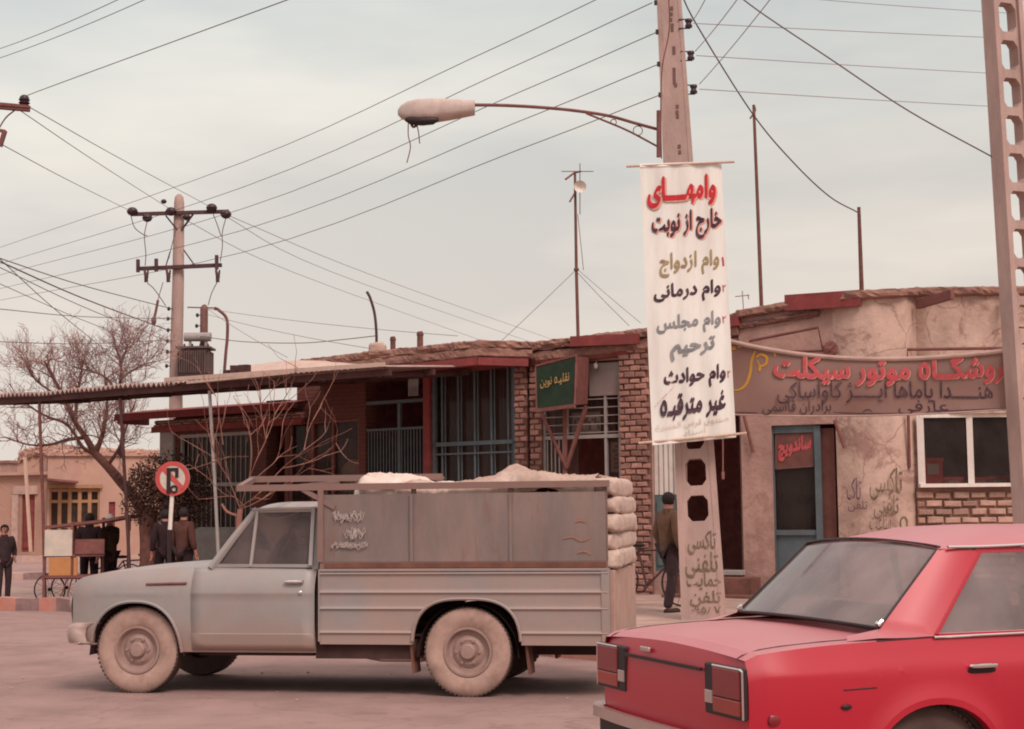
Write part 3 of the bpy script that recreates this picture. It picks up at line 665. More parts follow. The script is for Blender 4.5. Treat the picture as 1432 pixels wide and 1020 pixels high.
# dark doorway with steps and a hanging cord
x0, x1, z0, z1 = o3; b = B(); b.bx(x0 - .05, x1 + .05, -.12, .30, z0 - .08, z0); b.obj('threshold', m_pale, S2, bevel=.01)
b = B(); b.bx(x0 - .05, x1 + .3, -.34, .04, -.2, z0 - .10); b.bx(x0 - .05, x1 + .5, -.68, -.35, -.2, z0 - .36); b.obj('step', m_rust, S2, bevel=.015)
b = B(); p = F2.P(1011, 600, .02); q = F2.P(1011, 660, .02); b.tube([p, q], .012, 6); b.tube([q, q - Vector((0, 0, .12))], [.03, .022], 6); b.obj('hanging_cord', m_twigr, S2)

# ================================================================== RIGHT: plastered sandwich shop
F3 = Frame(xy(1035, 25.0), xy(1300, 24.1))
S3 = thing('plaster_shop', F3.o, F3.phi, 'pale plastered shop with a rounded corner, sandwich door and white window', 'shop')
def lp(px, Y): return F3.I @ Vector((*xy(px, Y), 0))
PL = {1035: 25.0, 1078: 24.78, 1168: 24.33, 1180: 24.22, 1200: 24.05, 1225: 23.93, 1250: 23.9, 1270: 23.98, 1285: 24.18, 1300: 24.05, 1330: 23.93, 1365: 23.88, 1400: 23.88, 1425: 23.9, 1480: 23.9, 1600: 23.95, 1900: 24.0}
TOP = {1035: 446, 1078: 438, 1168: 424, 1200: 419, 1285: 414, 1365: 413, 1425: 413}
def topz(px):
    K = sorted(TOP); px = min(max(px, K[0]), K[-1])
    for a, c in zip(K[:-1], K[1:]):
        if a <= px <= c:
            y = TOP[a] + (TOP[c] - TOP[a]) * (px - a) / (c - a); return at(px, y, plY(px)).z
def plY(px):
    K = sorted(PL)
    for a, c in zip(K[:-1], K[1:]):
        if a <= px <= c: return PL[a] + (PL[c] - PL[a]) * (px - a) / (c - a)
def curtain_wall(b, px0, px1, zf0, zf1, th=.3, step=5):
    n = max(2, int((px1 - px0) / step)); rows = []; back = []
    nzs = max(3, int((zf1((px0 + px1) / 2) - zf0) / .08))
    for i in range(n + 1):
        px = px0 + (px1 - px0) * i / n; p = lp(px, plY(px)); r = []; bk = []
        for k in range(nzs + 1):
            z = zf0 + (zf1(px) - zf0) * k / nzs
            j = .022 * noise.noise(Vector((p.x * 1.4, z * 1.4, 3))) + .008 * noise.noise(Vector((p.x * 6, z * 6, 1)))
            r.append(Vector((p.x, p.y + j, z)))
        rows.append(r)
    b.grid(rows)
    for row in (rows[0], rows[-1]):
        b.grid([row, [v + Vector((0, th, 0)) for v in row]])
    for k in (0, -1): b.grid([[r[k] for r in rows], [r[k] + Vector((0, th, 0)) for r in rows]])
    return b
zdt = at(1120, 594, 24.55).z; zwt = at(1355, 578, 23.9).z; zws = at(1355, 681, 23.9).z
b = B(); curtain_wall(b, 1035, 1078, -.2, topz); curtain_wall(b, 1078, 1168, zdt, topz); b.obj('wall', m_plast2, S3, smooth=True); b = B(); curtain_wall(b, 1168, 1285, -.2, topz)
curtain_wall(b, 1285, 1425, zwt, topz); curtain_wall(b, 1425, 1900, -.2, topz, step=20)
b.obj('wall', m_plast, S3, smooth=True)
xe = lp(1900, 24).x
b = B(); b.bx(.02, xe, 5.2, 5.4, -.2, 4.6); b.bx(.0, .12, .35, 5.15, -.2, 4.55); b.bx(xe - .15, xe, .9, 5.15, -.2, 4.55); b.obj('back_wall', m_plast2, S3)
b = B(); p0 = lp(1035, 25); b.add([Vector((lp(px, plY(px)).x, lp(px, plY(px)).y + .02, topz(px) - .03)) for px in (1035, 1168, 1250, 1285, 1425, 1900)] + [Vector((xe, 5.4, 4.6)), Vector((0, 5.4, 4.6))], [list(range(8))]); b.obj('roof', m_mud, S3, solid=.1)
b = B(); room(b, .15, xe - .2, .45, 5, -.1, 4.4); b.obj('interior', m_room, S3)
b = B(); lumpy(b, [Vector((lp(px, plY(px)).x, lp(px, plY(px)).y + .06, topz(px) + .06)) for px in (1035, 1060, 1100, 1168, 1200, 1225, 1250, 1285, 1330, 1365, 1425, 1600, 1900)], .18, .075, 21, amp=.16); b.obj('coping', m_mud, S3)
b = B(); lumpy(b, [Vector((lp(px, plY(px)).x, lp(px, plY(px)).y + .02, topz(px) - .13)) for px in (1035, 1060, 1100, 1150)], .09, .05, 31, amp=.3); b.obj('coping_lip', m_mort, S3)
def fp(px, py, off): # point in front of the plaster by off
    return at(px, py, plY(px) - off)
b = B(); b.bar(fp(1098, 424, .1), fp(1204, 417, .1), .06, .25); b.obj('steel_beam', m_rsteel, S3, world=True)
b = B(); b.bar(fp(1283, 426, .12), fp(1332, 412, .5), .08, .14); b.obj('steel_beam', m_steel_br, S3, world=True)
b = B(); b.bar(fp(1401, 424, .1), fp(1418, 419, .4), .08, .16); b.obj('steel_beam', m_steel_br, S3, world=True)
def pipe(name, pts, r=.018, m=None): 
    b = B(); b.tube(pts, r, 8); return b.obj(name, m or m_steel_br, S3, world=True)
pipe('sign_bracket', [fp(1048, 477, .12), fp(1144, 458, .35), fp(1151, 491, .12), fp(1100, 492, .1)], .024)
pipe('sign_bracket', [fp(1269, 512, .2), fp(1269, 489, .25), fp(1405, 487, .3)], .024)
pipe('iron_rod', [fp(1039, 576, .12), fp(1053, 633, .05)], .026); pipe('iron_rod', [fp(1167, 588, .12), fp(1181, 627, .05)], .026); pipe('iron_rod', [fp(1270, 575, .1), fp(1272, 655, .06)], .024)
b = B(); b.ball(fp(1161, 488, .12), (.11, .06, .12), nz=.6, seed=4); b.obj('broken_fitting', m_steel_br, S3, world=True)
# door
def dp(px, py, off=-.10): return F3.I @ at(px, py, plY(px) - off)
f = B()
zb = -.1; zsig0 = dp(1110, 655).z; zpan = dp(1115, 745).z
for px in (1079.5, 1145): p = dp(px, 680); f.bx(p.x - .05, p.x + .05, p.y - .04, p.y + .04, zb, zdt - .02)
p, q = dp(1081, 600), dp(1143, 600); f.bar((p.x, p.y, zdt - .06), (q.x, q.y, zdt - .06), .08, .12); f.bar((p.x, p.y, zpan), (q.x, q.y, zpan), .06, .08)
f.poly([(p.x, p.y + .015, zb), (q.x, q.y + .015, zb), (q.x, q.y + .015, zpan), (p.x, p.y + .015, zpan)], (0, .03, 0))
dr = f.obj('door', m_blue, S3)
b = B(); b.quad((p.x, p.y + .02, zpan), (q.x, q.y + .02, zpan), (q.x, q.y + .02, zdt - .08), (p.x, p.y + .02, zdt - .08)); b.obj('pane', g_shop, dr)
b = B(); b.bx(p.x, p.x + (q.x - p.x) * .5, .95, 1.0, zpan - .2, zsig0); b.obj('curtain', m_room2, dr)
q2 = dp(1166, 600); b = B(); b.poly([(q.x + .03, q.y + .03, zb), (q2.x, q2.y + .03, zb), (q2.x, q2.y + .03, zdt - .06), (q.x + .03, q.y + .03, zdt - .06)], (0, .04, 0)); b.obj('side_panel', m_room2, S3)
SG = [dp(1084, 604, -.085), dp(1138, 600, -.085), dp(1138, 653, -.085), dp(1084, 657, -.085)]
def sgf(u, v, l): return SG[3].lerp(SG[2], u).lerp(SG[0].lerp(SG[1], u), v) + Vector((0, -l, 0))
b = B(); b.quad(*[sgf(u, v, 0) for u, v in ((0, 0), (1, 0), (1, 1), (0, 1))])
b.mset(1)
for u0, v0, u1, v1 in ((0, 0, 1, .035), (0, .965, 1, 1), (0, 0, .035, 1), (.965, 0, 1, 1)): b.quad(*[sgf(u, v, .003) for u, v in ((u0, v0), (u1, v0), (u1, v1), (u0, v1))])
sb = b.obj('sandwich_sign', [m_room2, m_curt], dr)
write('ساندویچ', lambda u, v, l: sgf(.08 + .86 * u, .30 + .58 * v - .1 * (1 - u), l), t_red2, parent=sb, bold=.045)
# white window over a brick panel
wp = lambda px, py, off=-.08: F3.I @ at(px, py, 23.9 - off)
f = B(); A = wp(1287, 630); Cc = wp(1423, 630)
for px, wdt in ((1288, .05), (1357, .045), (1422, .05)): p = wp(px, 630); f.bx(p.x - wdt, p.x + wdt, A.y - .03 + (p.x - A.x) * (Cc.y - A.y) / (Cc.x - A.x), A.y + .04 + (p.x - A.x) * (Cc.y - A.y) / (Cc.x - A.x), zws, zwt - .0)
f.bar((A.x - .03, A.y - .05, zws + .025), (Cc.x + .03, Cc.y - .05, zws + .025), .16, .055); f.bar((A.x, A.y, zwt - .03), (Cc.x, Cc.y, zwt - .03), .07, .06)
wn = f.obj('window', m_wpaint, S3)
b = B(); b.quad((A.x, A.y + .01, zws), (Cc.x, Cc.y + .01, zws), (Cc.x, Cc.y + .01, zwt), (A.x, A.y + .01, zwt)); b.obj('pane', g_shop, wn)
FW = Frame(xy(1284, 23.98), xy(1426, 23.98)); q = rc(FW, 1284, 684, 1426, 800)
b = B(); bricks(b, q[0], q[1], -.2, zws - .005, 0, .3, .27, .125, gap=.03, jit=.03, seed=5); b.obj('brick_panel', [m_brkl, m_mortl], S3, src=FW.M)
# writing sprayed on the plaster
def wf(x0, y0, x1, y1):
    def fn(u, v, l):
        px = x0 + (x1 - x0) * u; return at(px, y1 + (y0 - y1) * v, plY(px) - .03 - l)
    return fn
write('تاکسی', wf(1216, 654, 1262, 700), t_green, parent=S3, bold=.0, world=True, name='graffiti')
write('تلفنی', wf(1222, 692, 1257, 727), t_green, parent=S3, bold=.0, world=True, name='graffiti')
write('ساعت', wf(1216, 716, 1246, 742), t_green, parent=S3, bold=.0, world=True, name='graffiti')
write('ه', wf(1258, 722, 1270, 740), t_green, parent=S3, bold=.0, world=True, name='graffiti')
write('تاک', wf(1184, 668, 1204, 700), t_viol, parent=S3, bold=-.01, world=True, name='graffiti')
write('تلفن', wf(1186, 700, 1213, 716), t_viol, parent=S3, bold=-.01, world=True, name='graffiti')
# red crates seen through the white window
for k, (x0, y0, x1, y1, lab) in enumerate(((1292, 641, 1318, 678, 'tall red drinks crate at the left end of the white shop window'), (1321, 668, 1346, 679, 'low red crate just left of the white window mullion'),
        (1363, 668, 1382, 679, 'low red crate just right of the white window mullion'), (1384, 666, 1412, 679, 'wide red crate at the right end of the white window'))):
    p0 = at(x0, y1, 24.6); p1 = at(x1, y0, 24.6); h = p1.z - p0.z; wd_ = p1.x - p0.x
    t = thing('crate', ((p0.x + p1.x) / 2, 24.75, zws - .0), 0, lab, 'crate', 'red crates inside the shop window')
    b = B(); zz = p1.z - zws
    b.bx(-wd_ / 2, wd_ / 2, -.15, .15, .0, zz); b.bx(-wd_ / 2 - .015, wd_ / 2 + .015, -.165, .165, zz - .05, zz + .006); b.bx(-wd_ / 2 - .015, wd_ / 2 + .015, -.165, .165, -.004, .04); b.obj('body', m_crate, t, bevel=.006)
    b = B(); b.bx(-wd_ * .3, wd_ * .3, -.158, -.152, zz * .45, zz * .8); b.obj('label_panel', m_pale, t)
t = thing('shelf', (at(1355, 680, 24.75).x, 24.8, -.1), 0, 'dark counter inside the white window, under the red crates', 'counter')
b = B(); b.bx(-.75, .75, -.22, .3, zws + .06, zws + .095); b.obj('top', m_steel_br, t); b = B(); b.bx(-.7, .7, -.15, .25, -.0, zws + .058); b.obj('base', m_room2, t)
# ------------------------------------------------------------------ canopy
CA = at(-14, 556, 31.2); CB = at(543, 512, 25.3); cd = (CB - CA); cl = math.hypot(cd.x, cd.y); cphi = math.atan2(cd.y, cd.x)
CN = thing('canopy', (CA.x, CA.y, ground(CA.x, CA.y)), cphi, 'corrugated sheet canopy on thin iron posts along the brick shop', 'canopy')
zA = CA.z - ground(CA.x, CA.y); zB = CB.z - ground(CA.x, CA.y)
b = B(); n = int(cl / .06); r0 = []; r1 = []
for i in range(n + 1):
    u = i / n; zz = zA + (zB - zA) * u + (.042 if i % 2 else -.042) * (1 if u < .52 else .35) + .03 * noise.noise(Vector((u * 9, 0, 0)))
    y0 = -.05 + .05 * noise.noise(Vector((u * 20, 5, 0))); r0.append(Vector((cl * u, y0, zz))); r1.append(Vector((cl * u, 2.3, zz + .16)))
b.grid([r0, r1]); b.obj('corrugated_roof', m_corr, CN, solid=.006)
b = B()
for y, h in ((.06, .11), (1.2, .1), (2.2, .1)):
    dz = .16 * y / 2.3; b.bar((.15, y, zA - .1 + dz), (cl, y, zB - .1 + dz), .08, h)
for i in range(9): x = .3 + (cl - .5) * i / 8; u = x / cl; z = zA + (zB - zA) * u; b.bar((x, .02, z - .14), (x, 2.25, z + .02), .06, .06)
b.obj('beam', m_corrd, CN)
b = B(); b.bar((cl * .50, -.09, zA + (zB - zA) * .50 + .06), (cl * 1.0, -.09, zB + .02), .03, .07); b.bar((cl * .56, -.13, zA + (zB - zA) * .56 - .03), (cl * .80, -.13, zA + (zB - zA) * .8 + .0), .03, .04); b.obj('edge_strip', m_tarp, CN)
b = B(); rows = []
for k in range(5):
    rows.append([Vector((cl * (.56 + .3 * i / 30), .5 + k * .42, zA + (zB - zA) * (.56 + .3 * i / 30) + .1 + .30 * math.sin(math.pi * min(1, k / 3.2)) * (.6 + .4 * math.sin(i * .13)) + .03 * noise.noise(Vector((i * .4, k, 0))))) for i in range(31)])
b.grid(rows); b.obj('tarp', m_tarp, CN, smooth=True)
for k, (px, py, px2, py2, m_, r) in enumerate(((55, 562, 63, 838, m_steel_br, .032), (168, 556, 181, 800, m_dark, .032), (293, 545, 305, 780, m_pale, .03))):
    u = min(.98, max(.02, (px + 14) / 557)); lo = Vector((CA.x, CA.y, 0)).lerp(Vector((CB.x, CB.y, 0)), u * 31.2 / (31.2 * u + 25.3 * (1 - u)) if False else u)
    Y = 31.2 + (25.3 - 31.2) * u; Y = at(px, py, Y).y
    # depth of the canopy edge along this sight line
    M_ = MT[CN.name].inverted(); c_ = M_ @ Vector((0, 0, EYE)); d_ = M_.to_3x3() @ ray(px, py); tt = (.06 - c_.y) / d_.y; P1 = Vector((0, 0, EYE)) + ray(px, py) * tt
    ph = at(px2, py2, P1.y); b = B()
    f_ = (P1.z - ground(P1.x, P1.y) + .1) / max(.1, (P1.z - ph.z)); bot = P1 + (ph - P1) * f_
    b.tube([P1 + Vector((0, 0, -.02)), P1.lerp(bot, .5) + Vector((.01, 0, 0)), bot], r, 8); b.obj('post', m_, CN, world=True)
b = B(); 
for i in range(4): b.box((cl * (.62 + .012 * i), .3, zA + (zB - zA) * .62 + .12 + .05 * (i % 2)), (.12, .2, .12 + .05 * (i % 2)), Matrix.Rotation(i * .6, 3, 'Z'))
tag(b.obj('rubble', m_corrd, world=False, src=MT[CN.name]), 'dark rubble lying on the beige tarp of the canopy roof', 'rubble')

# ------------------------------------------------------------------ far houses on the left
FH = Frame(xy(-60, 63), xy(66, 62)); H1 = thing('brick_house', FH.o, FH.phi, 'far low tan brick house with a narrow red door, left edge of the photo', 'house')
q = rc(FH, 30, 692, 48, 772); zt_ = FH.hit(20, 665)[1]
b = B(); wall(b, 0, FH.L, -.5, zt_, [(q[0], q[1], q[2], q[3])]); b.bx(0, FH.L, 1.9, 2.0, -.5, zt_); b.bx(FH.L - .2, FH.L - .01, .31, 1.88, -.5, zt_ - .02); b.obj('wall', m_brh, H1)
b = B(); b.bx(q[0], q[1], .1, .16, q[2], q[3]); b.bx(q[0] + .06, q[1] - .06, .06, .1, q[2] + .15, q[3] - .2); b.obj('door', m_rsteel, H1)
b = B(); b.bx(q[0] - .35, q[1] + .15, -.08, -.002, q[3] + .02, q[3] + .35); b.bx(q[0] - .4, q[0] - .12, -.08, -.002, -.3, q[3]); b.obj('door_surround', m_kw, H1)
b = B(); b.bx(0, FH.L + .1, -.25, 2.05, zt_, zt_ + .12); b.obj('roof', m_adobe, H1)
p = FH.P(34, 690, -.9); b = B(); b.bar(FH.P(35, 640, -.7), FH.P(43, 772, -.9), .1); tag(b.obj('leaning_pole', m_wood, src=FH.M), 'pale wooden pole leaning before the far red door', 'pole')
FH2 = Frame(xy(67, 61.85), xy(300, 64)); H2 = thing('adobe_house', FH2.o, FH2.phi, 'far mud plastered house with an ochre wooden shop front', 'house')
q = rc(FH2, 69, 683, 139, 775); q3 = rc(FH2, 152, 702, 161, 742); zt_ = FH2.hit(120, 638)[1]
b = B(); wall(b, -.02, FH2.L, -.5, zt_, [q, q3]); b.bx(-.02, FH2.L, 7, 7.2, -.5, zt_); b.bx(-.02, .13, .31, 6.9, -.5, zt_); b.obj('wall', m_adobe, H2)
b = B(); b.bx(-.05, FH2.L, -.12, 7.25, zt_, zt_ + .14); b.obj('roof', m_adobe, H2)
b = B(); lumpy(b, [Vector((x, .3, zt_ + .12)) for x in (-.6, 0, 3, FH2.L)], .4, .14, 2, amp=.25); b.obj('parapet', m_adobe, H2)
b = B(); x0, x1, z0, z1 = q; zm = z0 + (z1 - z0) * .80; f = B()
for i in range(6): a = x0 + (x1 - x0) * i / 5; f.bx(a - .07, a + .07, .05, .14, z0, z1)
for zz in (z0 + .1, zm, z1 - .08, z0 + (z1 - z0) * .42): f.bx(x0, x1, .06, .13, zz - .06, zz + .06)
f.bx(x0 - .1, x1 + .1, -.15, .05, z1, z1 + .14); sf = f.obj('shop_front', m_yelw, H2)
b = B(); b.quad((x0, .15, z0), (x1, .15, z0), (x1, .15, z1), (x0, .15, z1)); b.obj('pane', g_shop, sf)
b = B(); b.bx(x0, x1, .6, .65, z0, z1); b.obj('curtain', m_grey, sf)
b = B(); b.bx(q3[0], q3[1], .1, .15, q3[2], q3[3]); b.obj('door', m_rsteel, H2)
p, r_ = FH2.P(66, 671, -.7), FH2.P(108, 675, -.7); b = B(); b.bar(p, r_, 1.3, .08); b.obj('awning', m_steel_br, H2)
FH3 = Frame(xy(-90, 90), xy(12, 88)); H3 = thing('flat_roof_house', FH3.o, FH3.phi, 'distant dull house behind the tan brick one, left edge', 'house')
zt_ = FH3.hit(8, 648)[1]; b = B(); b.bx(0, FH3.L, 0, 6, -.4, zt_); b.obj('wall', m_plast2, H3); b = B(); b.bx(-.1, FH3.L + .1, -.1, 6.1, zt_, zt_ + .15); b.obj('roof', m_mud, H3)
FH4 = Frame(xy(24, 74), xy(240, 76)); H4 = thing('domed_house', FH4.o, FH4.phi, 'tall mud house rising behind the ochre shop front', 'house')
zt_ = FH4.hit(60, 640)[1]; b = B(); b.bx(0, FH4.L, 0, 6, -.4, zt_); b.obj('wall', m_adobe, H4)
b = B(); lumpy(b, [FH4.P(26, 640, .5), FH4.P(60, 630, .5), FH4.P(120, 634, .5), FH4.P(230, 640, .5)], .7, .3, 6, amp=.25); b.obj('parapet', m_adobe, H4)
# ------------------------------------------------------------------ concrete poles
def holed_pole(name, base, top, wb, wt, dpt, bays, label, rot=0, twist=(1, 0, 0), flange=.05, pins=(), hs=(.40, .86)):
    """H section concrete pole; bays = [(z0, z1)] with an octagonal opening each (z along the pole from the base)"""
    base, top = Vector(base), Vector(top); t = thing(name, base, 0, label, 'utility pole')
    ax = (top - base); H = ax.length; ax.normalize(); a = Vector(twist); a = (a - ax * a.dot(ax)).normalized(); c = ax.cross(a)
    W = lambda z: wb + (wt - wb) * z / H
    P = lambda u, d, z: a * u + c * d + ax * z
    b = B(); zs = [0]; 
    web = dpt * .5 - flange
    for z0, z1 in bays:
        if z0 > zs[-1] + .01: zs.append(z0)
        zs.append(z1)
    if zs[-1] < H: zs.append(H)
    bset = {round(z0, 4): z1 for z0, z1 in bays}
    for z0, z1 in zip(zs[:-1], zs[1:]):
        hole = round(z0, 4) in bset
        w0, w1 = W(z0) / 2, W(z1) / 2; f0, f1 = w0 * .70, w1 * .70
        for sg in (-1, 1):
            b.quad(P(sg * f0, -dpt / 2, z0), P(sg * w0, -dpt / 2, z0), P(sg * w1, -dpt / 2, z1), P(sg * f1, -dpt / 2, z1))
            b.quad(P(sg * f0, dpt / 2, z0), P(sg * w0, dpt / 2, z0), P(sg * w1, dpt / 2, z1), P(sg * f1, dpt / 2, z1))
            b.quad(P(sg * w0, -dpt / 2, z0), P(sg * w0, dpt / 2, z0), P(sg * w1, dpt / 2, z1), P(sg * w1, -dpt / 2, z1))
            for d in (-1, 1): b.quad(P(sg * f0, d * dpt / 2, z0), P(sg * f1, d * dpt / 2, z1), P(sg * f1, d * web, z1), P(sg * f0, d * web, z0))
        if not hole:
            for d in (-1, 1): b.quad(P(-f0, d * web, z0), P(f0, d * web, z0), P(f1, d * web, z1), P(-f1, d * web, z1))
        else:
            zm = (z0 + z1) / 2; hh = (z1 - z0) * hs[0]; hw = (f0 + f1) / 2 * hs[1]; k = .42
            oc = [(-hw, zm - hh * (1 - k)), (-hw * (1 - k), zm - hh), (hw * (1 - k), zm - hh), (hw, zm - hh * (1 - k)), (hw, zm + hh * (1 - k)), (hw * (1 - k), zm + hh), (-hw * (1 - k), zm + hh), (-hw, zm + hh * (1 - k))]
            ou = [(-f0, z0 + (zm - hh * (1 - k) - z0)), (-f0, z0), (f0, z0), (f0, zm - hh * (1 - k)), (f1, zm + hh * (1 - k)), (f1, z1), (-f1, z1), (-f1, zm + hh * (1 - k))]
            for d in (-1, 1):
                for i in range(8): j = (i + 1) % 8; b.quad(P(ou[i][0], d * web, ou[i][1]), P(ou[j][0], d * web, ou[j][1]), P(oc[j][0], d * web, oc[j][1]), P(oc[i][0], d * web, oc[i][1]))
            for i in range(8): j = (i + 1) % 8; b.quad(P(oc[i][0], -web, oc[i][1]), P(oc[j][0], -web, oc[j][1]), P(oc[j][0], web, oc[j][1]), P(oc[i][0], web, oc[i][1]))
    wt2 = W(H) / 2; b.quad(P(-wt2, -dpt / 2, H), P(wt2, -dpt / 2, H), P(wt2, dpt / 2, H), P(-wt2, dpt / 2, H))
    b.obj('shaft', m_conc, t)
    if pins:
        b = B()
        for u, z in pins: b.box(P(u, -web - .002, z), (.035, .012, .05))
        b.obj('climbing_hole', m_concd, t)
    return t, P, H
# middle pole
PB = at(985, 868, 20.0); PB.z = ground(PB.x, 20) + .0; PT_ = at(929, -120, 20.25)
zof = lambda y: (at(960, y, 20.1).z - PB.z) * 1.0008
bays = [(zof(735), zof(688)), (zof(686), zof(637)), (zof(635), zof(588)), (zof(586), zof(540)), (zof(538), zof(492)), (zof(490), zof(444)), (zof(442), zof(398)), (zof(396), zof(352)), (zof(350), zof(306))]
pins = []
for y in (14, 22, 30, 38, 44, 70, 76, 100, 106, 112, 118, 122, 152, 160, 166, 208, 216): pins.append((.02 + .01 * math.sin(y), zof(y)))
POLE, PP, PH_ = holed_pole('utility_pole', PB, PT_, .56, .285, .34, bays, 'tapering concrete pole with eight sided holes, carrying the long white banner', twist=(1, -.13, 0), flange=.008, pins=pins, hs=(.38, .72))
poleI = MT[POLE.name].inverted()
def pole_face(px, py, l):
    # point on the front face of the middle pole along a sight line, taken as a plane
    n_ = PP(0, -1, 0); o_ = PB + PP(0, -.17, 0); d = ray(px, py); c = Vector((0, 0, EYE)); t = (o_ - c).dot(n_) / d.dot(n_)
    return c + d * t + n_ * l
def pf(x0, y0, x1, y1, sk=0):
    return lambda u, v, l: pole_face(x0 + (x1 - x0) * u, y1 + (y0 - y1) * v + sk * u, l - .003)
for tx, bx_ in (('تاکسی', (962, 742, 1001, 775)), ('تلفنی', (958, 772, 1004, 808)), ('حمایت', (960, 800, 1008, 825)), ('تلفن', (965, 826, 1008, 848)), ('۷۸۵۹۰', (967, 848, 1008, 858))):
    write(tx, pf(*bx_, 0), t_green, 'graffiti', POLE, bold=.006, world=True)
b = B(); q_ = [pole_face(x, y, .002) for x, y in ((958, 762), (985, 756), (987, 786), (970, 790))]; 
# right pole
QB = at(1459, 905, 19.0); QB.z = 0; QT = at(1392, -140, 19.3)
zq = lambda y: (at(1420, y, 19.15).z - QB.z)
bays = []
y = 900.0
while y > -120: bays.append((zq(y - 0), zq(y - 51.5))); y -= 53.2
bays = [(a, c) for a, c in bays if a > .5]
holed_pole('utility_pole', QB, QT, .48, .44, .24, bays, 'concrete lattice pole with a row of slot holes, right edge of the photo', twist=(.93, .36, 0), flange=.045)
# insulators and brackets on the middle pole
for k, (px, py, s_) in enumerate(((963, 33, 1), (966, 78, 1), (970, 125, 1), (917, 4, -1), (919, 45, -1), (921, 90, -1), (923, 133, -1))):
    p = at(px, py, 20.0); b = B(); b.lathe([(.0, -.055), (.045, -.055), (.05, -.03), (.036, -.012), (.036, .012), (.05, .03), (.045, .055), (0, .055)], 12, c=p - PB, axis='Z') if s_ > 0 else b.lathe([(0, -.03), (.022, -.03), (.022, .03), (0, .03)], 8, c=p - PB, axis='Z')
    if s_ > 0: b.bar(p - PB + Vector((-.13, .02, .06)), p - PB + Vector((.02, .02, .06)), .02, .012); b.bar(p - PB + Vector((-.13, .02, -.06)), p - PB + Vector((.02, .02, -.06)), .02, .012)
    b.obj('insulator', m_ins, POLE, smooth=True)
b = B(); b.tube([at(921, y, 19.8) - PB for y in (155, 180, 220)], .03, 6); b.tube(catmull([at(934, -20, 19.85) - PB, at(936, 40, 19.85) - PB, at(926, 95, 19.83) - PB, at(924, 160, 19.83) - PB, at(925, 222, 19.83) - PB], 6), .009, 5); b.obj('conduit', m_steel_br, POLE)

# street lamp on its arm
LB = at(923, 182, 19.9)
LAMP = thing('street_lamp', LB, 0, 'pale street lamp with broken cover on a long arm, left of the pole', 'street lamp')
apts = [(923, 182, 19.9), (890, 173, 19.75), (850, 162, 19.6), (800, 154.5, 19.45), (750, 150, 19.25), (700, 147.5, 19.1), (655, 147, 18.95)]
b = B(); b.tube(catmull([at(*p) - LB for p in apts], 6), .021, 8); b.obj('arm', m_steel_br, LAMP, smooth=True)
b = B(); b.tube(catmull([at(*p) - LB for p in ((923, 207, 19.9), (880, 184, 19.75), (845, 169, 19.6), (820, 159, 19.5))], 6), .013, 6); ring = [at(892 + 6.5 * math.cos(a * .5236), 183 + 6.5 * math.sin(a * .5236), 19.78) - LB for a in range(13)]; b.tube(ring, .006, 5); ring = [at(858 + 4 * math.cos(a * .5236), 171 + 4 * math.sin(a * .5236), 19.65) - LB for a in range(13)]; b.tube(ring, .006, 5); b.obj('brace', m_steel_br, LAMP)
# head: sections along its length (px, ytop, ybottom)
secs = [(664, 141.5, 160.5), (650, 141, 163.5), (630, 140, 167), (605, 139.5, 171), (585, 140, 171.5), (570, 143, 170), (561, 148, 166), (556.5, 154, 161)]
rows = []; 
for px, yt, yb in secs:
    c0 = at(px, yt, 18.9); c1 = at(px, yb, 18.9); hw = .165 * (1 if px < 640 else .72) * (1 if px > 575 else (px - 550) / 27); row = []
    for k in range(20):
        a = 2 * math.pi * k / 20; cz, sy = math.cos(a), math.sin(a)
        sz = math.copysign(abs(cz) ** .7, cz); sy2 = math.copysign(abs(sy) ** .7, sy)
        row.append(c0.lerp(c1, .5 - .5 * sz) + Vector((0, sy2 * hw, 0)) - LB)
    rows.append(row)
b = B(); b.grid(rows, close=True); b.f.append(list(range(20))); b.mi.append(0); b.f.append([7 * 20 + k for k in range(20)]); b.mi.append(0)
b.obj('housing', m_alu, LAMP, smooth=True, angle=60)
rows = []
for px, y0, y1, hw in ((613, 163, 168, .02), (605, 161, 172.2, .12), (590, 161, 173.6, .14), (574, 161, 172.6, .12), (566, 163, 168, .02)):
    row = []
    for k in range(12):
        a = 2 * math.pi * k / 12; row.append(at(px, (y0 + y1) / 2 + (y1 - y0) / 2 * math.cos(a), 18.9 - .166 * (0 if False else 1) + .0) * 1 + Vector((0, .06 + hw * (math.sin(a) * .5 + .2), 0)) - LB)
    rows.append(row)
b = B(); b.grid(rows, close=True); b.obj('open_cover', m_trimd, LAMP, smooth=True)
b = B(); b.tube(catmull([at(571, 170, 18.85) - LB, at(571, 190, 18.85) - LB, at(574, 206, 18.85) - LB, at(569, 228, 18.85) - LB], 5), .007, 5); b.tube(catmull([at(582, 172, 18.85) - LB, at(585, 184, 18.85) - LB, at(587, 201, 18.85) - LB], 5), .007, 5); b.tube(catmull([at(574, 172, 18.85) - LB, at(578, 178, 18.85) - LB, at(584, 175, 18.85) - LB], 5), .016, 5); b.obj('loose_wire', m_steel_br, LAMP)

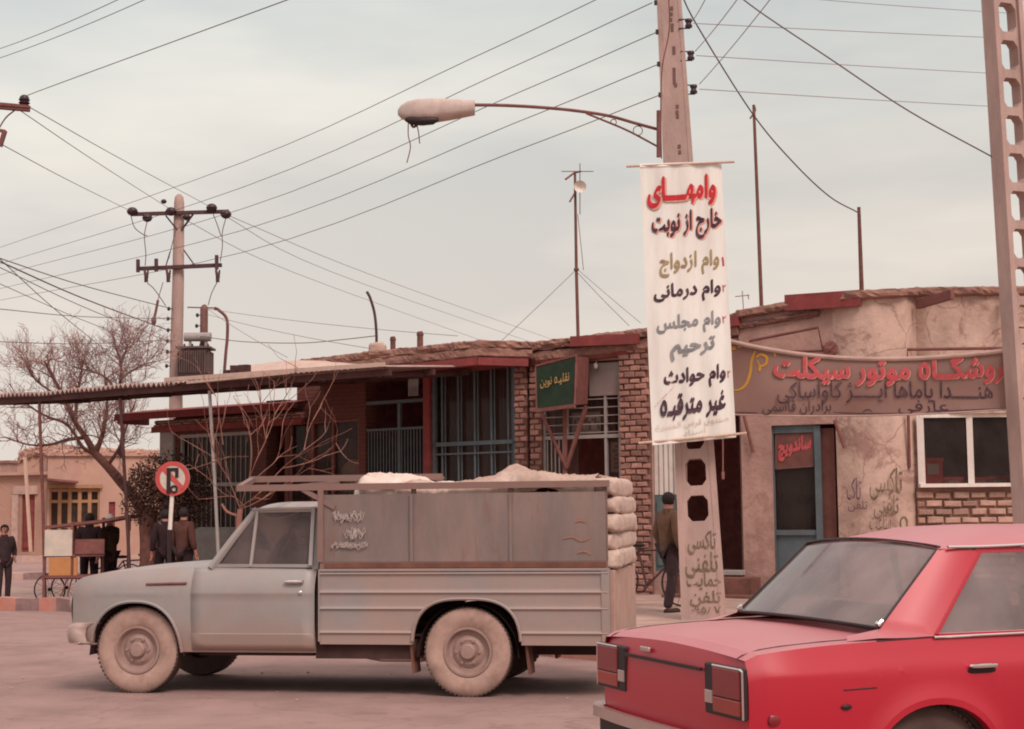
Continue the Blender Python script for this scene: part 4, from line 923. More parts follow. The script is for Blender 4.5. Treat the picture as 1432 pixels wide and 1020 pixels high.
# ------------------------------------------------------------------ white banner
BY = 19.55
def wb(u, v, l=0.):
    L_ = (895 + (912 - 895) * (1 - v), 236 + (617 - 236) * (1 - v)); R_ = (1009 + (1029 - 1009) * (1 - v), 232 + (606 - 232) * (1 - v))
    px = L_[0] + (R_[0] - L_[0]) * u; py = L_[1] + (R_[1] - L_[1]) * u
    e = .12 * abs(v - .5)
    dy = .014 * math.sin(u * 21 + 1.2 * math.sin(v * 5)) * (1 - .25 * v) + .016 * math.sin(v * 9 + u * 3) + .06 * (u - .5)
    return at(px, py, BY + dy) + Vector((0, -l, 0))
WB_ = thing('banner', at(960, 232, BY), 0, 'long white cloth banner lettered in red, black and olive, hung on the concrete pole', 'banner', )
b = B(); b.grid([[wb(i / 60, k / 60) for i in range(61)] for k in range(61)]); b.obj('cloth', m_white, WB_, world=True, smooth=True)
b = B(); b.tube([at(876, 233, BY - .02), at(950, 230, BY - .02), at(1027, 226.5, BY - .02)], .016, 8); b.obj('rod', m_wood, WB_, world=True)
b = B(); b.tube([at(893, 620, BY - .02), at(970, 613, BY - .02), at(1044, 606, BY - .02)], .016, 8); b.obj('rod', m_wood, WB_, world=True)
b = B(); b.grid([[wb(i / 40, 1.0 + .006 * k, .012 * math.sin(k * 1.5)) for i in range(41)] for k in range(4)]); b.obj('hem', m_white, WB_, world=True, smooth=True); b = B(); b.grid([[wb(i / 40, -.0 - .008 * k, .012) for i in range(41)] for k in range(3)]); b.obj('hem', m_white, WB_, world=True, smooth=True)
def wl(x0, y0, x1, y1, dx=0, dy=0, skew=0):
    def fn(u, v, l):
        px = x0 + (x1 - x0) * u + dx + skew * (v - .5); py = y1 + (y0 - y1) * v + dy
        V_ = 1 - (py - 234) / (611 - 234); lx = 895 + 17 * (1 - V_); rx = 1009 + 20 * (1 - V_)
        return wb((px - lx) / (rx - lx), V_ + .010 * ((px - lx) / (rx - lx) - .5), l)
    return fn
WR = lambda t, bx_, m, bold=.03, off=.004, **k: write(t, wl(*bx_, **k), m, parent=WB_, world=True, bold=bold, off=off)
WR('وامهــــای', (905, 246, 1001, 289), t_pink, .04, dx=2.5, dy=2); WR('وامهــــای', (905, 246, 1001, 289), t_red, .035, .008)
WR('خارج از نوبت', (911, 294, 1009, 336), t_pink, .035, dx=2, dy=1.5); WR('خارج از نوبت', (911, 294, 1009, 336), t_black, .03, .008)
WR('وام ازدواج', (922, 352, 1006, 386), t_olive, .03); WR('۱', (1009, 364, 1013, 377), t_red2, .03)
WR('وام درمانی', (914, 394, 1008, 423), t_black, .035); WR('۲', (1010, 403, 1015, 413), t_red2, .02)
WR('وام مجلس', (918, 438, 1008, 467), t_grey, .035); WR('۲', (1010, 447, 1015, 457), t_red2, .02)
WR('ترحیم', (937, 473, 1000, 503), t_grey, .04)
WR('وام حوادث', (928, 513, 1015, 544), t_black, .04); WR('۲', (1017, 524, 1021, 534), t_red2, .02)
WR('غیر مترقبه', (923, 548, 1015, 586), t_black, .04)
def wd_(u, v, l):
    px = 914 + 24 * u + 5 * v; py = 560 - 20 * u - 8 * v + 4; f = wl(px, py, px + .01, py + .01); return f(0, 0, l)
write('اضطراری', wd_, t_red2, parent=WB_, world=True, bold=0)
WR('صندوق قرض الحسنه', (917, 586, 1019, 597), t_faint, .0); WR('اسناد', (955, 599, 986, 607), t_faint, .0)

# ------------------------------------------------------------------ brown banner
def bbp(px):   # top and bottom edge of the brown banner
    t = (px - 1022) / (1418 - 1022); top = 478 + (489 - 478) * t + 92 * t * (1 - t) * (1 - .25 * t) * .95; bot = 581 + (573 - 581) * t + 22 * t * (1 - t)
    return t, top, bot
def bb(px, py, l=0.):
    t, top, bot = bbp(px); Y = 20.45 - 1.3 * t + .02 * math.sin(px * .045) + .03 * math.sin(px * .013 + py * .05)
    return at(px, py, Y) + Vector((0, -l, 0))
BB = thing('banner', bb(1220, 505), 0, 'sagging brown cloth banner with red and black lettering, right of the white one', 'banner')
b = B(); b.grid([[bb(px, bbp(px)[1] + (bbp(px)[2] - bbp(px)[1]) * k / 14) for px in range(1000, 1419, 6)] for k in range(15)]); b.obj('cloth', m_bbrown, BB, world=True, smooth=True)
b = B(); b.tube([bb(px, bbp(px)[1], .01) for px in range(1000, 1419, 8)], .030, 8); b.obj('hem', m_bbhem, BB, world=True, smooth=True)
b = B(); b.tube([bb(px, bbp(px)[2] - 1, .005) for px in range(1000, 1419, 8)], .012, 6); b.obj('hem', m_bbhem, BB, world=True)
b = B(); b.tube(catmull([bb(1416, 490), bb(1419, 462) + Vector((.0, -.05, 0)), at(1432, 458, 18.9)], 5), .012, 6); b.tube(catmull([bb(1416, 572), bb(1420, 562), at(1436, 556, 18.9)], 5), .012, 6); b.ball(bb(1416, 566, .02), (.05, .04, .07), 8, 6, nz=.5); b.tube([bb(1416, 570, .02), bb(1411, 600, .03)], [.02, .006], 5); b.obj('rope', m_twigr, BB, world=True)
b = B(); b.tube([bb(1002, 480), at(986, 474, 20.0)], .012, 6); b.tube([bb(1002, 580), at(986, 588, 20.0)], .012, 6); b.obj('rope', m_twigr, BB, world=True)
def bl(x0, y0, x1, y1, sag=1., dx=0, dy=0):
    def fn(u, v, l):
        px = x0 + (x1 - x0) * u + dx; t, top, bot = bbp(px); tm, topm, bm_ = bbp((x0 + x1) / 2)
        py = y1 + (y0 - y1) * v + dy + (top - topm) * sag; return bb(px, py, l)
    return fn
BR = lambda t, bx_, m, bold=.03, off=.006, **k: write(t, bl(*bx_, **k), m, parent=BB, world=True, bold=bold, off=off)
BR('فروشگــاه موتور سیکلت', (1081, 496, 1420, 540), t_pink, .03, dx=1.2, dy=1, sag=.35); BR('فروشگــاه موتور سیکلت', (1081, 496, 1420, 540), t_red2, .032, .011, sag=.35)
BR('هنـــــدا یاماها ایـــــژ کاواساکی', (1086, 533, 1388, 564), t_black, .004, sag=-.12)
BR('عارفی', (1256, 560, 1326, 580), t_black, -.008, sag=-.1); BR('برادران قاسمی', (1066, 560, 1162, 580), t_black, -.008, sag=-.1)
b = brush([[(1028, 577), (1060, 577.5)], [(1165, 577), (1210, 578.5), (1255, 578)], [(1300, 576), (1410, 571)], [(1206, 576), (1214, 573), (1220, 577)]], bb, 1.3, t_black, parent=BB, world=True, off=.006)
brush([[(1056, 491), (1051, 505), (1049, 522), (1043, 538), (1034, 545), (1026, 546)], [(1057, 500), (1064, 496), (1072, 500), (1071, 509), (1063, 512), (1059, 504)], [(1074, 489), (1082, 490), (1084, 499)], [(1063, 512), (1062, 520)], [(1026, 487)], [(1034, 484)]], bb, 4.2, t_yel, parent=BB, world=True, off=.006)

# ------------------------------------------------------------------ left utility pole with transformer
LY = 40.0; LP0 = at(245, 700, LY); LPB = Vector((LP0.x, LY, -.33)); LP = thing('utility_pole', LPB, 0, 'round concrete pole with two crossarms and a transformer, behind the canopy', 'utility pole')
l_ = lambda px, py, dy=0.: at(px, py, LY + dy) - LPB
b = B(); b.tube([Vector((0.03, 0, 0)), l_(246, 525), l_(249, 400), l_(250.5, 285), l_(250.5, 276), l_(250.5, 272)], [.20, .165, .15, .13, .11, .05], 14); b.obj('shaft', m_conc, LP, smooth=True)
b = B(); b.bar(l_(184, 300, -.18), l_(320, 296, -.18), .09, .09); b.bar(l_(232, 302, -.15), l_(248, 322, -.12), .04); b.bar(l_(270, 300, -.15), l_(254, 322, -.12), .04); b.obj('crossarm', m_dark, LP)
b = B(); b.bar(l_(196, 376, -.2), l_(310, 371, -.2), .12, .09); b.bar(l_(238, 352, -.15), l_(232, 372, -.18), .03); b.bar(l_(257, 350, -.15), l_(272, 371, -.18), .03); b.obj('crossarm', m_dark, LP)
for px, py, r in ((185, 296, .14), (206, 305, .13), (239, 296, .14), (261, 304, .10), (296, 291, .14), (316, 300, .14), (229, 282, .075)):
    p = l_(px, py, -.25); b = B(); b.ball(p, (r, r * .9, r * .82), 12, 8); b.lathe([(r * .75, -.02), (r * 1.08, 0), (r * .75, .02)], 12, c=p, axis='Z'); b.obj('insulator', m_ins, LP, smooth=True)
for px, py, h in ((193, 372, 18), (218.5, 371, 18), (303, 367, 20)):
    b = B(); b.bar(l_(px, py + h / 2, -.28), l_(px, py - h / 2, -.28), .085, .085); b.obj('fuse', m_dark, LP, bevel=.01)
for px in (204, 235, 304):
    b = B(); b.tube([l_(px - 2, 378, -.28), l_(px, 386, -.33), l_(px + .5, 395, -.3)], [.03, .045, .05], 8); b.tube([l_(px + 3, 378, -.28), l_(px + 2, 390, -.3)], .025, 6); b.obj('cutout', m_dark, LP)
b = B(); ht = l_(253, 489, -.25); hb = l_(301, 527, -.25); x0, x1, z0, z1 = ht.x, hb.x - .14, hb.z, ht.z
b.bx(x0 + .03, x1 - .02, -.72, -.02, z0, z1); 
for i in range(13): xx = x0 + (x1 - x0) * (i + .5) / 13; b.bx(xx - .012, xx + .012, -.80, -.72, z0 + .06, z1 - .08)
for i in range(7): yy = -.68 + .62 * i / 6; b.bx(x1 - .02, x1 + .06, yy - .012, yy + .012, z0 + .06, z1 - .08)
b.bx(x0 - .02, x1 + .1, -.80, .02, z1 - .02, z1 + .03); tr_ = b.obj('transformer', m_trafo, LP)
b = B(); b.tube([l_(258, 471.5, -.5), l_(295, 471.5, -.5)], .115, 12); b.bar(l_(266, 478, -.5), l_(266, 489, -.5), .06); b.bar(l_(288, 478, -.5), l_(288, 489, -.5), .06); b.obj('conservator', m_pale, tr_, smooth=True)
b = B(); b.tube([l_(285, 490, -.2), l_(285.5, 432, -.2), l_(286, 429, -.2), l_(286, 426, -.2)], [.10, .10, .085, .03], 10); b.obj('bushing', m_porc, tr_, smooth=True)
for k in range(4): b = B(); b.tube([l_(258 + 11 * k, 489, -.4), l_(258 + 11 * k, 481, -.4)], [.035, .02], 8); b.obj('terminal', m_porc, tr_)
for px, py in ((236, 432), (235, 446), (235, 462), (234, 477), (234, 492), (233, 512), (276, 441), (275, 456)):
    b = B(); b.ball(l_(px, py, -.15), (.045, .045, .055), 8, 6); b.bar(l_(px, py, -.13), l_(px + (8 if px < 250 else 6), py, -.1), .02); b.obj('insulator', m_ins, LP)
b = B(); b.bar(l_(238, 530, -.1), l_(318, 530, -.1), .12, .08); b.obj('platform', m_dark, LP)
b = B(); b.tube(catmull([l_(300, 431, .2), l_(306, 434, .2), l_(317, 446, .2), l_(318, 470, .2), l_(316, 492, .2), l_(313, 530, .2)], 5), .04, 8); b.bar(l_(301, 431, .2), l_(262, 430, .0), .03); b.obj('cable_pipe', m_steel_br, LP)
for pts in ([(183, 301), (188, 318), (200, 328), (206, 330)], [(206, 309), (202, 330), (204, 355), (203, 372)], [(316, 305), (311, 325), (311, 345), (308, 366)], [(297, 297), (304, 315), (309, 330)], [(304, 394), (296, 410), (291, 427)], [(206, 396), (216, 405), (232, 428)], [(246, 322), (240, 345), (236, 362)]):
    b = B(); b.tube(catmull([l_(*p, -.25) for p in pts], 5), .012, 5); b.obj('jumper', m_wire, LP)
b = B(); b.tube([l_(221, 420, -.3), l_(215, 450, -.3)], .035, 6); b.ball(l_(215, 449, -.3), (.07, .07, .12), 8, 6); b.tube(catmull([l_(228, 395, -.3), l_(221, 420, -.3), l_(215, 450, -.3), l_(208, 480, -.3), l_(203, 530, -.3)], 4), .011, 5); b.obj('guy_insulator', m_porc, LP)

# pole out of the left edge, only its arm end shows
OB = Vector((at(-75, 700, 20).x, 20.0, .0)); OP = thing('utility_pole', OB, 0, 'pole outside the left edge whose crossarm end with a dark insulator shows', 'utility pole')
o_ = lambda px, py, dy=0.: at(px, py, 20 + dy) - OB
b = B(); b.tube([Vector((0, 0, 0)), o_(-75, 60)], [.19, .13], 12); b.obj('shaft', m_conc, OP, smooth=True)
b = B(); b.bar(o_(-120, 138, -.15), o_(41, 152, -.15), .09, .075); b.bar(o_(-120, 136.5, -.2), o_(41, 149.5, -.2), .02, .03); b.bar(o_(-20, 180, -.1), o_(7, 184, -.15), .04); b.bar(o_(7, 183, -.15), o_(0, 205, -.15), .05); b.obj('crossarm', m_steel_br, OP)
b = B(); b.ball(o_(34, 139, -.15), (.065, .065, .06), 10, 8); b.lathe([(.05, -.06), (.075, -.04), (.05, -.02), (.075, 0), (.05, .02)], 10, c=o_(34, 140, -.15), axis='Z'); b.obj('insulator', m_ins, OP, smooth=True)
b = B(); b.tube(catmull([o_(21, 154, -.1), o_(8, 165, -.1), o_(-3, 182, -.1)], 5), .01, 5); b.obj('jumper', m_wire, OP)

# ------------------------------------------------------------------ overhead wires
def wire(label, pts, r=.008, m=None, name='overhead_wire', group='overhead wires'):
    P = [at(*p) for p in pts]; b = B()
    if len(P) == 2:
        sag = (P[1] - P[0]).length * .0045; P = [P[0].lerp(P[1], t / 10) - Vector((0, 0, 4 * sag * (t / 10) * (1 - t / 10))) for t in range(11)]
    else: P = catmull(P, 6)
    b.tube(P, r * .74, 5); return tag(b.obj(name, m or m_wire, smooth=True), label, 'wire', group)
for k, (a, c, d, lab) in enumerate((((833, 0), (340, 227), (-5, 348), 'topmost of the long wires rising to the right behind the street lamp'), ((912, 4), (340, 262), (-5, 371), 'second of the long wires rising right, meeting the pole at the top edge'),
        ((919, 45), (340, 292), (-5, 386), 'third of the long wires rising right, crossing just above the lamp arm'), ((921, 90), (340, 322), (-5, 405), 'fourth of the long wires rising right, crossing the lamp arm middle'), ((923, 133), (340, 353), (-5, 421), 'lowest of the long wires rising right, meeting the pole under the arm'))):
    Y0 = 20.0
    pts = [(a[0], a[1], Y0), (a[0] + (c[0] - a[0]) * .35, a[1] + (c[1] - a[1]) * .35 + 2, 23.4), (c[0], c[1], 32), (d[0], d[1], 48)]
    if k == 0: pts = [(960, -62, 19)] + [(833, 0, 21)] + pts[1:]
    wire(lab, pts, .0085)
for k, (a, c, lab) in enumerate((((970, 33), (1560, 60), 'upper of the three thin wires running right from the pole insulators'), ((974, 78), (1560, 112), 'middle of the three thin wires running right from the pole insulators'), ((978, 125), (1560, 158), 'lowest of the three thin wires running right from the pole insulators'))):
    wire(lab, [(*a, 20), (1265, (a[1] + (c[1] - a[1]) * .5) + 1, 24), (*c, 30)], .0075, m_wire2)
wire('faint thin wire crossing the top right corner', [(1020, -12, 22), (1250, 8, 24), (1560, 28, 30)], .007, m_wire2)
for a, c, lab in (((968, 30), (1000, -30), 'short wire leaving the top pole insulator up to the right'), ((972, 72), (1052, -30), 'slanting wire leaving the middle pole insulator up to the right'), ((978, 118), (1098, -28), 'slanting wire leaving the lowest pole insulator up to the right')):
    wire(lab, [(*a, 20), (*c, 14)], .007, m_wire2)
wire('thick black cable sagging from the pole to the short mast on the plaster roof', [(950, -15, 20), (975, 36, 20.3), (1053, 160, 21.4), (1110, 228, 22.4), (1160, 275, 23.3), (1199, 297, 24.2)], .014)
wire('thick black cable sagging from the top edge to the right lattice pole', [(1010, -25, 19.6), (1060, 15, 19.5), (1160, 82, 19.4), (1270, 155, 19.3), (1390, 221, 19.2)], .013)
wire('left one of two wires crossing the top left corner', [(-5, 70, 24), (175, -5, 18)], .007); wire('right one of two wires crossing the top left corner', [(-5, 83, 24), (215, -6, 18)], .007)
wire('wire rising right from the insulator at the left edge', [(36, 137, 19.85), (53, 128, 19.6), (410, -3, 14)], .007)
for a, c, lab in (((41, 150), (297, 291), 'upper of three wires falling right from the left edge crossarm'), ((24, 152), (240, 294), 'middle of three wires falling right from the left edge crossarm'), ((2, 202), (186, 297), 'lowest of three wires falling right from the left edge crossarm')):
    wire(lab, [(*a, 19.9), (a[0] + (c[0] - a[0]) * .5, a[1] + (c[1] - a[1]) * .5 + 2, 27), (*c, 39.8)], .0085)
for a, e, c, lab in (((318, 301), (520, 385), (775, 476), 'upper of three faint wires falling right behind the shop roofs'), ((298, 293), (465, 381), (752, 482), 'middle of three faint wires falling right behind the shop roofs'), ((240, 298), (410, 381), (700, 486), 'lowest of three faint wires falling right behind the shop roofs')):
    wire(lab, [(*a, 39.8), (*e, 52), (*c, 80)], .012, m_wire2)
for a, c, lab, r in (((-5, 360), (236, 431), 'topmost cable of the fan at the left edge, below the crossarms', .014), ((-5, 364), (235, 462), 'thick dark cable of the fan, second from the top at the left edge', .019), ((-5, 372), (234, 477), 'third cable of the fan spreading from the left edge', .011),
        ((-5, 358), (150, 492), 'steep cable of the fan dropping into the bare tree', .011), ((-5, 432), (235, 446), 'nearly level faint wire above the bare tree, upper', .010), ((-5, 478), (234, 476), 'level faint wire behind the bare tree crown', .010), ((-5, 395), (234, 492), 'lowest thin cable of the fan to the transformer pole', .009)):
    wire(lab, [(*a, 26), (a[0] + (c[0] - a[0]) * .5, a[1] + (c[1] - a[1]) * .5 + 4, 32), (*c, 39.7)], r)
wire('cable sagging from the transformer to the curved roof rod', [(276, 470, 39.6), (340, 478, 37), (420, 480, 34), (480, 475, 31), (525, 470, 29)], .012)
for a, c, lab in (((290, 432), (402, 500), 'steep thin wire from the transformer to the tarp roof'), ((290, 440), (520, 488), 'thin wire from the transformer reaching the roof block'), ((288, 432), (640, 470), 'long faint wire from the transformer over the shop roof')):
    wire(lab, [(*a, 39.7), (*c, 29.5)], .008, m_wire2)
wire('guy wire falling left from the television mast', [(805, 378, 27.6), (700, 478, 28.5)], .007, m_wire2); wire('upper guy wire falling right from the television mast', [(809, 378, 27.6), (896, 452, 27)], .007, m_wire2); wire('lower guy wire falling right from the television mast', [(808, 382, 27.6), (842, 418, 27.3), (880, 456, 27)], .007)

# ------------------------------------------------------------------ roof things
p = at(807, 466, 27.6); T_ = thing('television_mast', p, 0, 'tall red brown television mast with a pale round reflector', 'antenna')
b = B(); b.tube([at(808.5, 476, 27.6) - p, at(806, 378, 27.6) - p, at(804, 240, 27.6) - p], [.03, .028, .022], 8); b.obj('mast', m_rust, T_)
b = B(); b.tube([at(791, 251, 27.2) - p, at(803, 242, 27.6) - p, at(812, 240, 27.8) - p], .018, 6); b.tube([at(797, 282, 27.2) - p, at(804, 270, 27.6) - p], .018, 6); b.tube([at(811, 229, 27.6) - p, at(811, 300, 27.6) - p], .008, 5); b.tube([at(785, 240, 27.6) - p, at(830, 240, 27.6) - p], .008, 5); b.tube([at(808, 300, 27.55) - p, at(816, 378, 27.55) - p], .006, 5); b.obj('boom', m_rust, T_)
b = B(); b.lathe([(.0, .03), (.06, .02), (.105, -.03), (.11, -.06), (.1, -.03), (0, .045)], 18, c=at(811, 262, 27.5) - p); b.obj('reflector', m_wpaint, T_, smooth=True)
b = B(); b.box(at(806, 377, 27.6) - p, (.09, .09, .03)); b.obj('collar', m_rust, T_)
def mast(px0, py0, px1, py1, Y, r, label, extra=None, m=m_rust):
    p = at(px1, py1, Y); t = thing('roof_mast', p, 0, label, 'mast'); b = B(); b.tube([Vector((0, 0, -.15)), at((px0 + px1) / 2, (py0 + py1) / 2, Y) - p, at(px0, py0, Y) - p], [r * 1.15, r, r * .85], 8); b.obj('pole', m, t)
    if extra: b = B(); b.tube(catmull([at(*e, Y) - p for e in extra], 4), r * .6, 6); b.obj('bracket', m, t)
    return t
mast(1054, 147, 1065, 428, 25.2, .028, 'tall thin iron mast on the roof, right of the white banner', [(1054, 147), (1056, 155), (1049, 166)])
mast(1201, 290, 1205, 405, 24.6, .032, 'short dark wooden mast on the plaster roof, holding a cable', None, m_bark)
b = B(); b.tube(catmull([at(526, 500, 29), at(526.5, 470, 29), at(524, 440, 29), at(518, 418, 29), at(513, 408, 29)], 6), .026, 8); tag(b.obj('roof_mast', m_dark, smooth=True), 'curved dark rod bent over to the left above the canopy roof', 'mast')
b = B(); b.ball(at(528, 492, 28.9), (.17, .16, .17), 12, 8, pw=.5, nz=.15, seed=3); b.ball(at(529, 506, 28.9), (.12, .14, .14), 12, 8, pw=.6, nz=.15, seed=8); tag(b.obj('roof_block', m_plast), 'lumpy pale block at the foot of the curved rod', 'block')
for px, y0, y1, r, lab in ((549.5, 471, 498, .05, 'short dark chimney pipe on the brick shop roof, left one'), (587.5, 464, 490, .058, 'thicker dark chimney pipe on the brick shop roof, right one')):
    b = B(); b.tube([at(px, y1 + 6, 28.6), at(px, y0 + 3, 28.6), at(px - .3, y0, 28.6)], [r, r, r * .9], 10); b.lathe([(r * 1.12, -.02), (r * 1.15, .0), (r * 1.12, .02)], 10, c=at(px, y0 + 4, 28.6), axis='Z'); tag(b.obj('chimney_pipe', m_bark, smooth=True), lab, 'chimney', 'chimney pipes')
b = B(); b.tube([at(1040, 436, 30), at(1038, 407, 30)], .01, 5); b.tube([at(1028, 415, 30), at(1048, 413, 30)], .01, 5); b.tube([at(1046, 412, 30), at(1047, 419, 30)], .01, 5); tag(b.obj('television_aerial', m_wire2), 'faint small television aerial on the roof, beside the white banner', 'antenna')

# ------------------------------------------------------------------ green hanging shop sign
q = [at(749, 514, 26.1), at(806, 499, 25.55), at(803.5, 566, 25.55), at(751, 573, 26.1)]; dv = at(824, 500, 26.15) - q[1]
GS = thing('shop_sign', q[3], 0, 'dark green lettered signboard hung on a brown iron bracket', 'shop sign')
b = B(); b.poly(q, dv); b.obj('box', m_steel_br, GS, world=True)
gf = lambda u, v, l: q[3].lerp(q[2], u).lerp(q[0].lerp(q[1], u), v) + Vector((-.4, -.9, 0)) * (l + .022)
b = B(); b.quad(*[gf(u, v, 0) for u, v in ((.02, .02), (.98, .02), (.98, .98), (.02, .98))]); b.obj('face', m_sign, GS, world=True)
b = B(); b.bar(q[0] + Vector((0, -.02, .02)), q[1] + Vector((0, -.02, .02)), .03, .03); b.bar(q[3] + Vector((0, -.02, -.02)), q[2] + Vector((0, -.02, -.02)), .06, .06); b.bar(q[0] + Vector((0, -.02, .0)), q[3] + Vector((0, -.02, 0)), .025, .03, up=(1, 0, 0)); b.bar(q[1] + Vector((0, -.02, .0)), q[2] + Vector((0, -.02, 0)), .025, .03, up=(1, 0, 0)); b.obj('frame', m_steel_br, GS, world=True)
write('نقلیه نوین', lambda u, v, l: gf(.12 + .74 * u, .46 + .26 * v, l + .004), t_yels, parent=GS, world=True, bold=.02)
b = B(); ft = at(792, 655, 26.2); b.bar(at(757, 578, 26.0), ft, .045); b.bar(at(820, 568, 26.0), ft, .055); b.bar(at(790, 572, 26.25), at(790, 690, 26.25), .07); b.obj('bracket', m_steel_br, GS, world=True)

# ------------------------------------------------------------------ no parking sign
SY = 24.0; p = at(240, 760, SY); p.z = ground(p.x, SY); NS = thing('road_sign', p, 0, 'round no parking sign with red rim on a white and black post', 'road sign')
s_ = lambda px, py, dy=0.: at(px, py, SY + dy) - p
b = B(); ztop = s_(240, 668).z; zmid = s_(240, 740).z; b.tube([s_(237.5, 741, .03), Vector((s_(237.5, 741).x - .01, .03, -.0))], .032, 8); b.mset(1).tube([s_(242, 672, .03), s_(237.6, 741, .03)], .032, 8); b.obj('post', [m_trimd, m_wpaint], NS)
cen = s_(241.5, 669.5); rr = .262
def disc(b, r0, r1, y, n=40, ang=0, sx=1.0): 
    rows = [[cen + Vector((sx * r * math.cos(2 * math.pi * k / n), y, r * math.sin(2 * math.pi * k / n))) for k in range(n)] for r in (r0, r1)]; return b.grid(rows, close=True)
b = B(); disc(b, 0, rr, -.012); b.lathe([(rr, -.012), (rr, .006), (0, .006)], 40, c=cen); b.obj('plate', m_cream, NS)
b = B(); disc(b, rr * .74, rr * 1.0, -.016); b.obj('rim', mat('sign red', (.46, .075, .07), .6), NS)
b = B(); b.bar(cen + Vector((-.15, -.022, .17)), cen + Vector((.155, -.022, -.155)), .002, .07, up=(0, 0, 1)); b.obj('slash', bpy.data.materials['sign red'], NS)
b = B(); gl = lambda pts: [cen + Vector((x * rr, -.0275, z * rr)) for x, z in pts]
for k, Q in enumerate(([(-.33, -.88), (-.10, -.88), (-.10, .62), (-.33, .62)], [(-.10, .44), (.16, .44), (.16, .62), (-.10, .62)], [(.16, .05), (.36, .05), (.36, .62), (.16, .62)])): b.quad(*gl(Q))
b.grid([[cen + Vector((.10 * rr + r * rr * math.cos(a * .393), -.029, -.62 * rr + r * rr * math.sin(a * .393))) for a in range(16)] for r in (.11, .24)], close=True); b.obj('symbol', m_trimd, NS)
# ------------------------------------------------------------------ trees
def grow(b, r, p, d, L, rad, depth, wig=.35, spread=.6, up=.10, kids=(2, 3), minr=.004, sides=5, out=None):
    n = 4; pts = [p]; q = p.copy(); dd = d.normalized()
    for i in range(n):
        dd = (dd + Vector((r.gauss(0, wig * .3), r.gauss(0, wig * .3), r.gauss(0, wig * .25) + up * .4))).normalized(); q = q + dd * (L / n); pts.append(q.copy())
    r1 = max(minr, rad * .62); b.tube(pts, [rad + (r1 - rad) * i / n for i in range(n + 1)], sides if rad > .02 else 4 if rad > .008 else 3, cap=False)
    if depth == 0: return
    for k in range(r.randint(*kids) + 1):
        t = r.uniform(.35, 1.0) if k else 1.0; i = min(n, int(t * n)); o = pts[i]
        s = Vector((r.gauss(0, 1), r.gauss(0, 1), r.gauss(0, .8))); nd = (dd + s.normalized() * spread * r.uniform(.7, 1.3) + Vector((0, 0, up))).normalized()
        grow(b, r, o, nd, L * r.uniform(.62, .85), max(minr, r1 * r.uniform(.6, .9)), depth - 1, wig, spread, up, kids, minr, sides)
TY = 34.0; tp = at(206, 775, TY); tb = Vector((tp.x, TY, ground(tp.x, TY) - .05)); BT = thing('bare_tree', tb, 0, 'large leafless tree with a leaning trunk, behind the canopy posts', 'tree')
t_ = lambda px, py, dy=0.: at(px, py, TY + dy) - tb
b = B(); trunk = catmull([Vector((0, 0, 0)), t_(203, 735), t_(190, 700), t_(168, 673), t_(150, 652), t_(133, 635)], 5); b.tube(trunk, [.15 - .065 * i / (len(trunk) - 1) for i in range(len(trunk))], 9)
limbs = [[(133, 635), (120, 612), (106, 592), (92, 560), (75, 530), (62, 505)], [(133, 636), (142, 612), (147, 590), (150, 560), (146, 520)], [(120, 612), (95, 615), (70, 622), (40, 622), (8, 612)], [(150, 652), (166, 628), (176, 600), (190, 560)], [(106, 592), (107, 560), (112, 530), (118, 500)], [(168, 640), (172, 600), (170, 540), (168, 505), (160, 480)], [(133, 636), (115, 625), (95, 595), (60, 580), (30, 560)], [(168, 512), (176, 490), (182, 478)], [(168, 530), (186, 518), (204, 508)], [(92, 560), (60, 540), (45, 525), (38, 500)], [(170, 560), (150, 530), (130, 520), (100, 512)]]
tips = []
for k, Lm in enumerate(limbs):
    pts = catmull([t_(x, y, (k % 3 - 1) * .45 * i / 3) for i, (x, y) in enumerate(Lm)], 4); r0 = (.075, .065, .05, .045, .045, .06, .05, .03, .03, .03, .03)[k]
    b.tube(pts, [r0 * (1 - .72 * i / (len(pts) - 1)) for i in range(len(pts))], 6); tips.append((pts, r0))
b.obj('trunk', m_bark, BT, smooth=True)
b = B(); r = random.Random(11)
for pts, r0 in tips:
    n_ = len(pts)
    for k in range(24):
        i = min(n_ - 1, int(n_ * r.uniform(.15, 1.0))); d = (pts[i] - pts[max(0, i - 1)]).normalized() if i else Vector((0, 0, 1))
        d = (d * .6 + Vector((r.gauss(0, .7), r.gauss(0, .7), r.gauss(.35, .6)))).normalized()
        grow(b, r, pts[i], d, r.uniform(.28, .52), r0 * .18 + .004, 3, .6, .8, .10, (1, 2), .0036)
b.obj('crown', m_twig, BT)
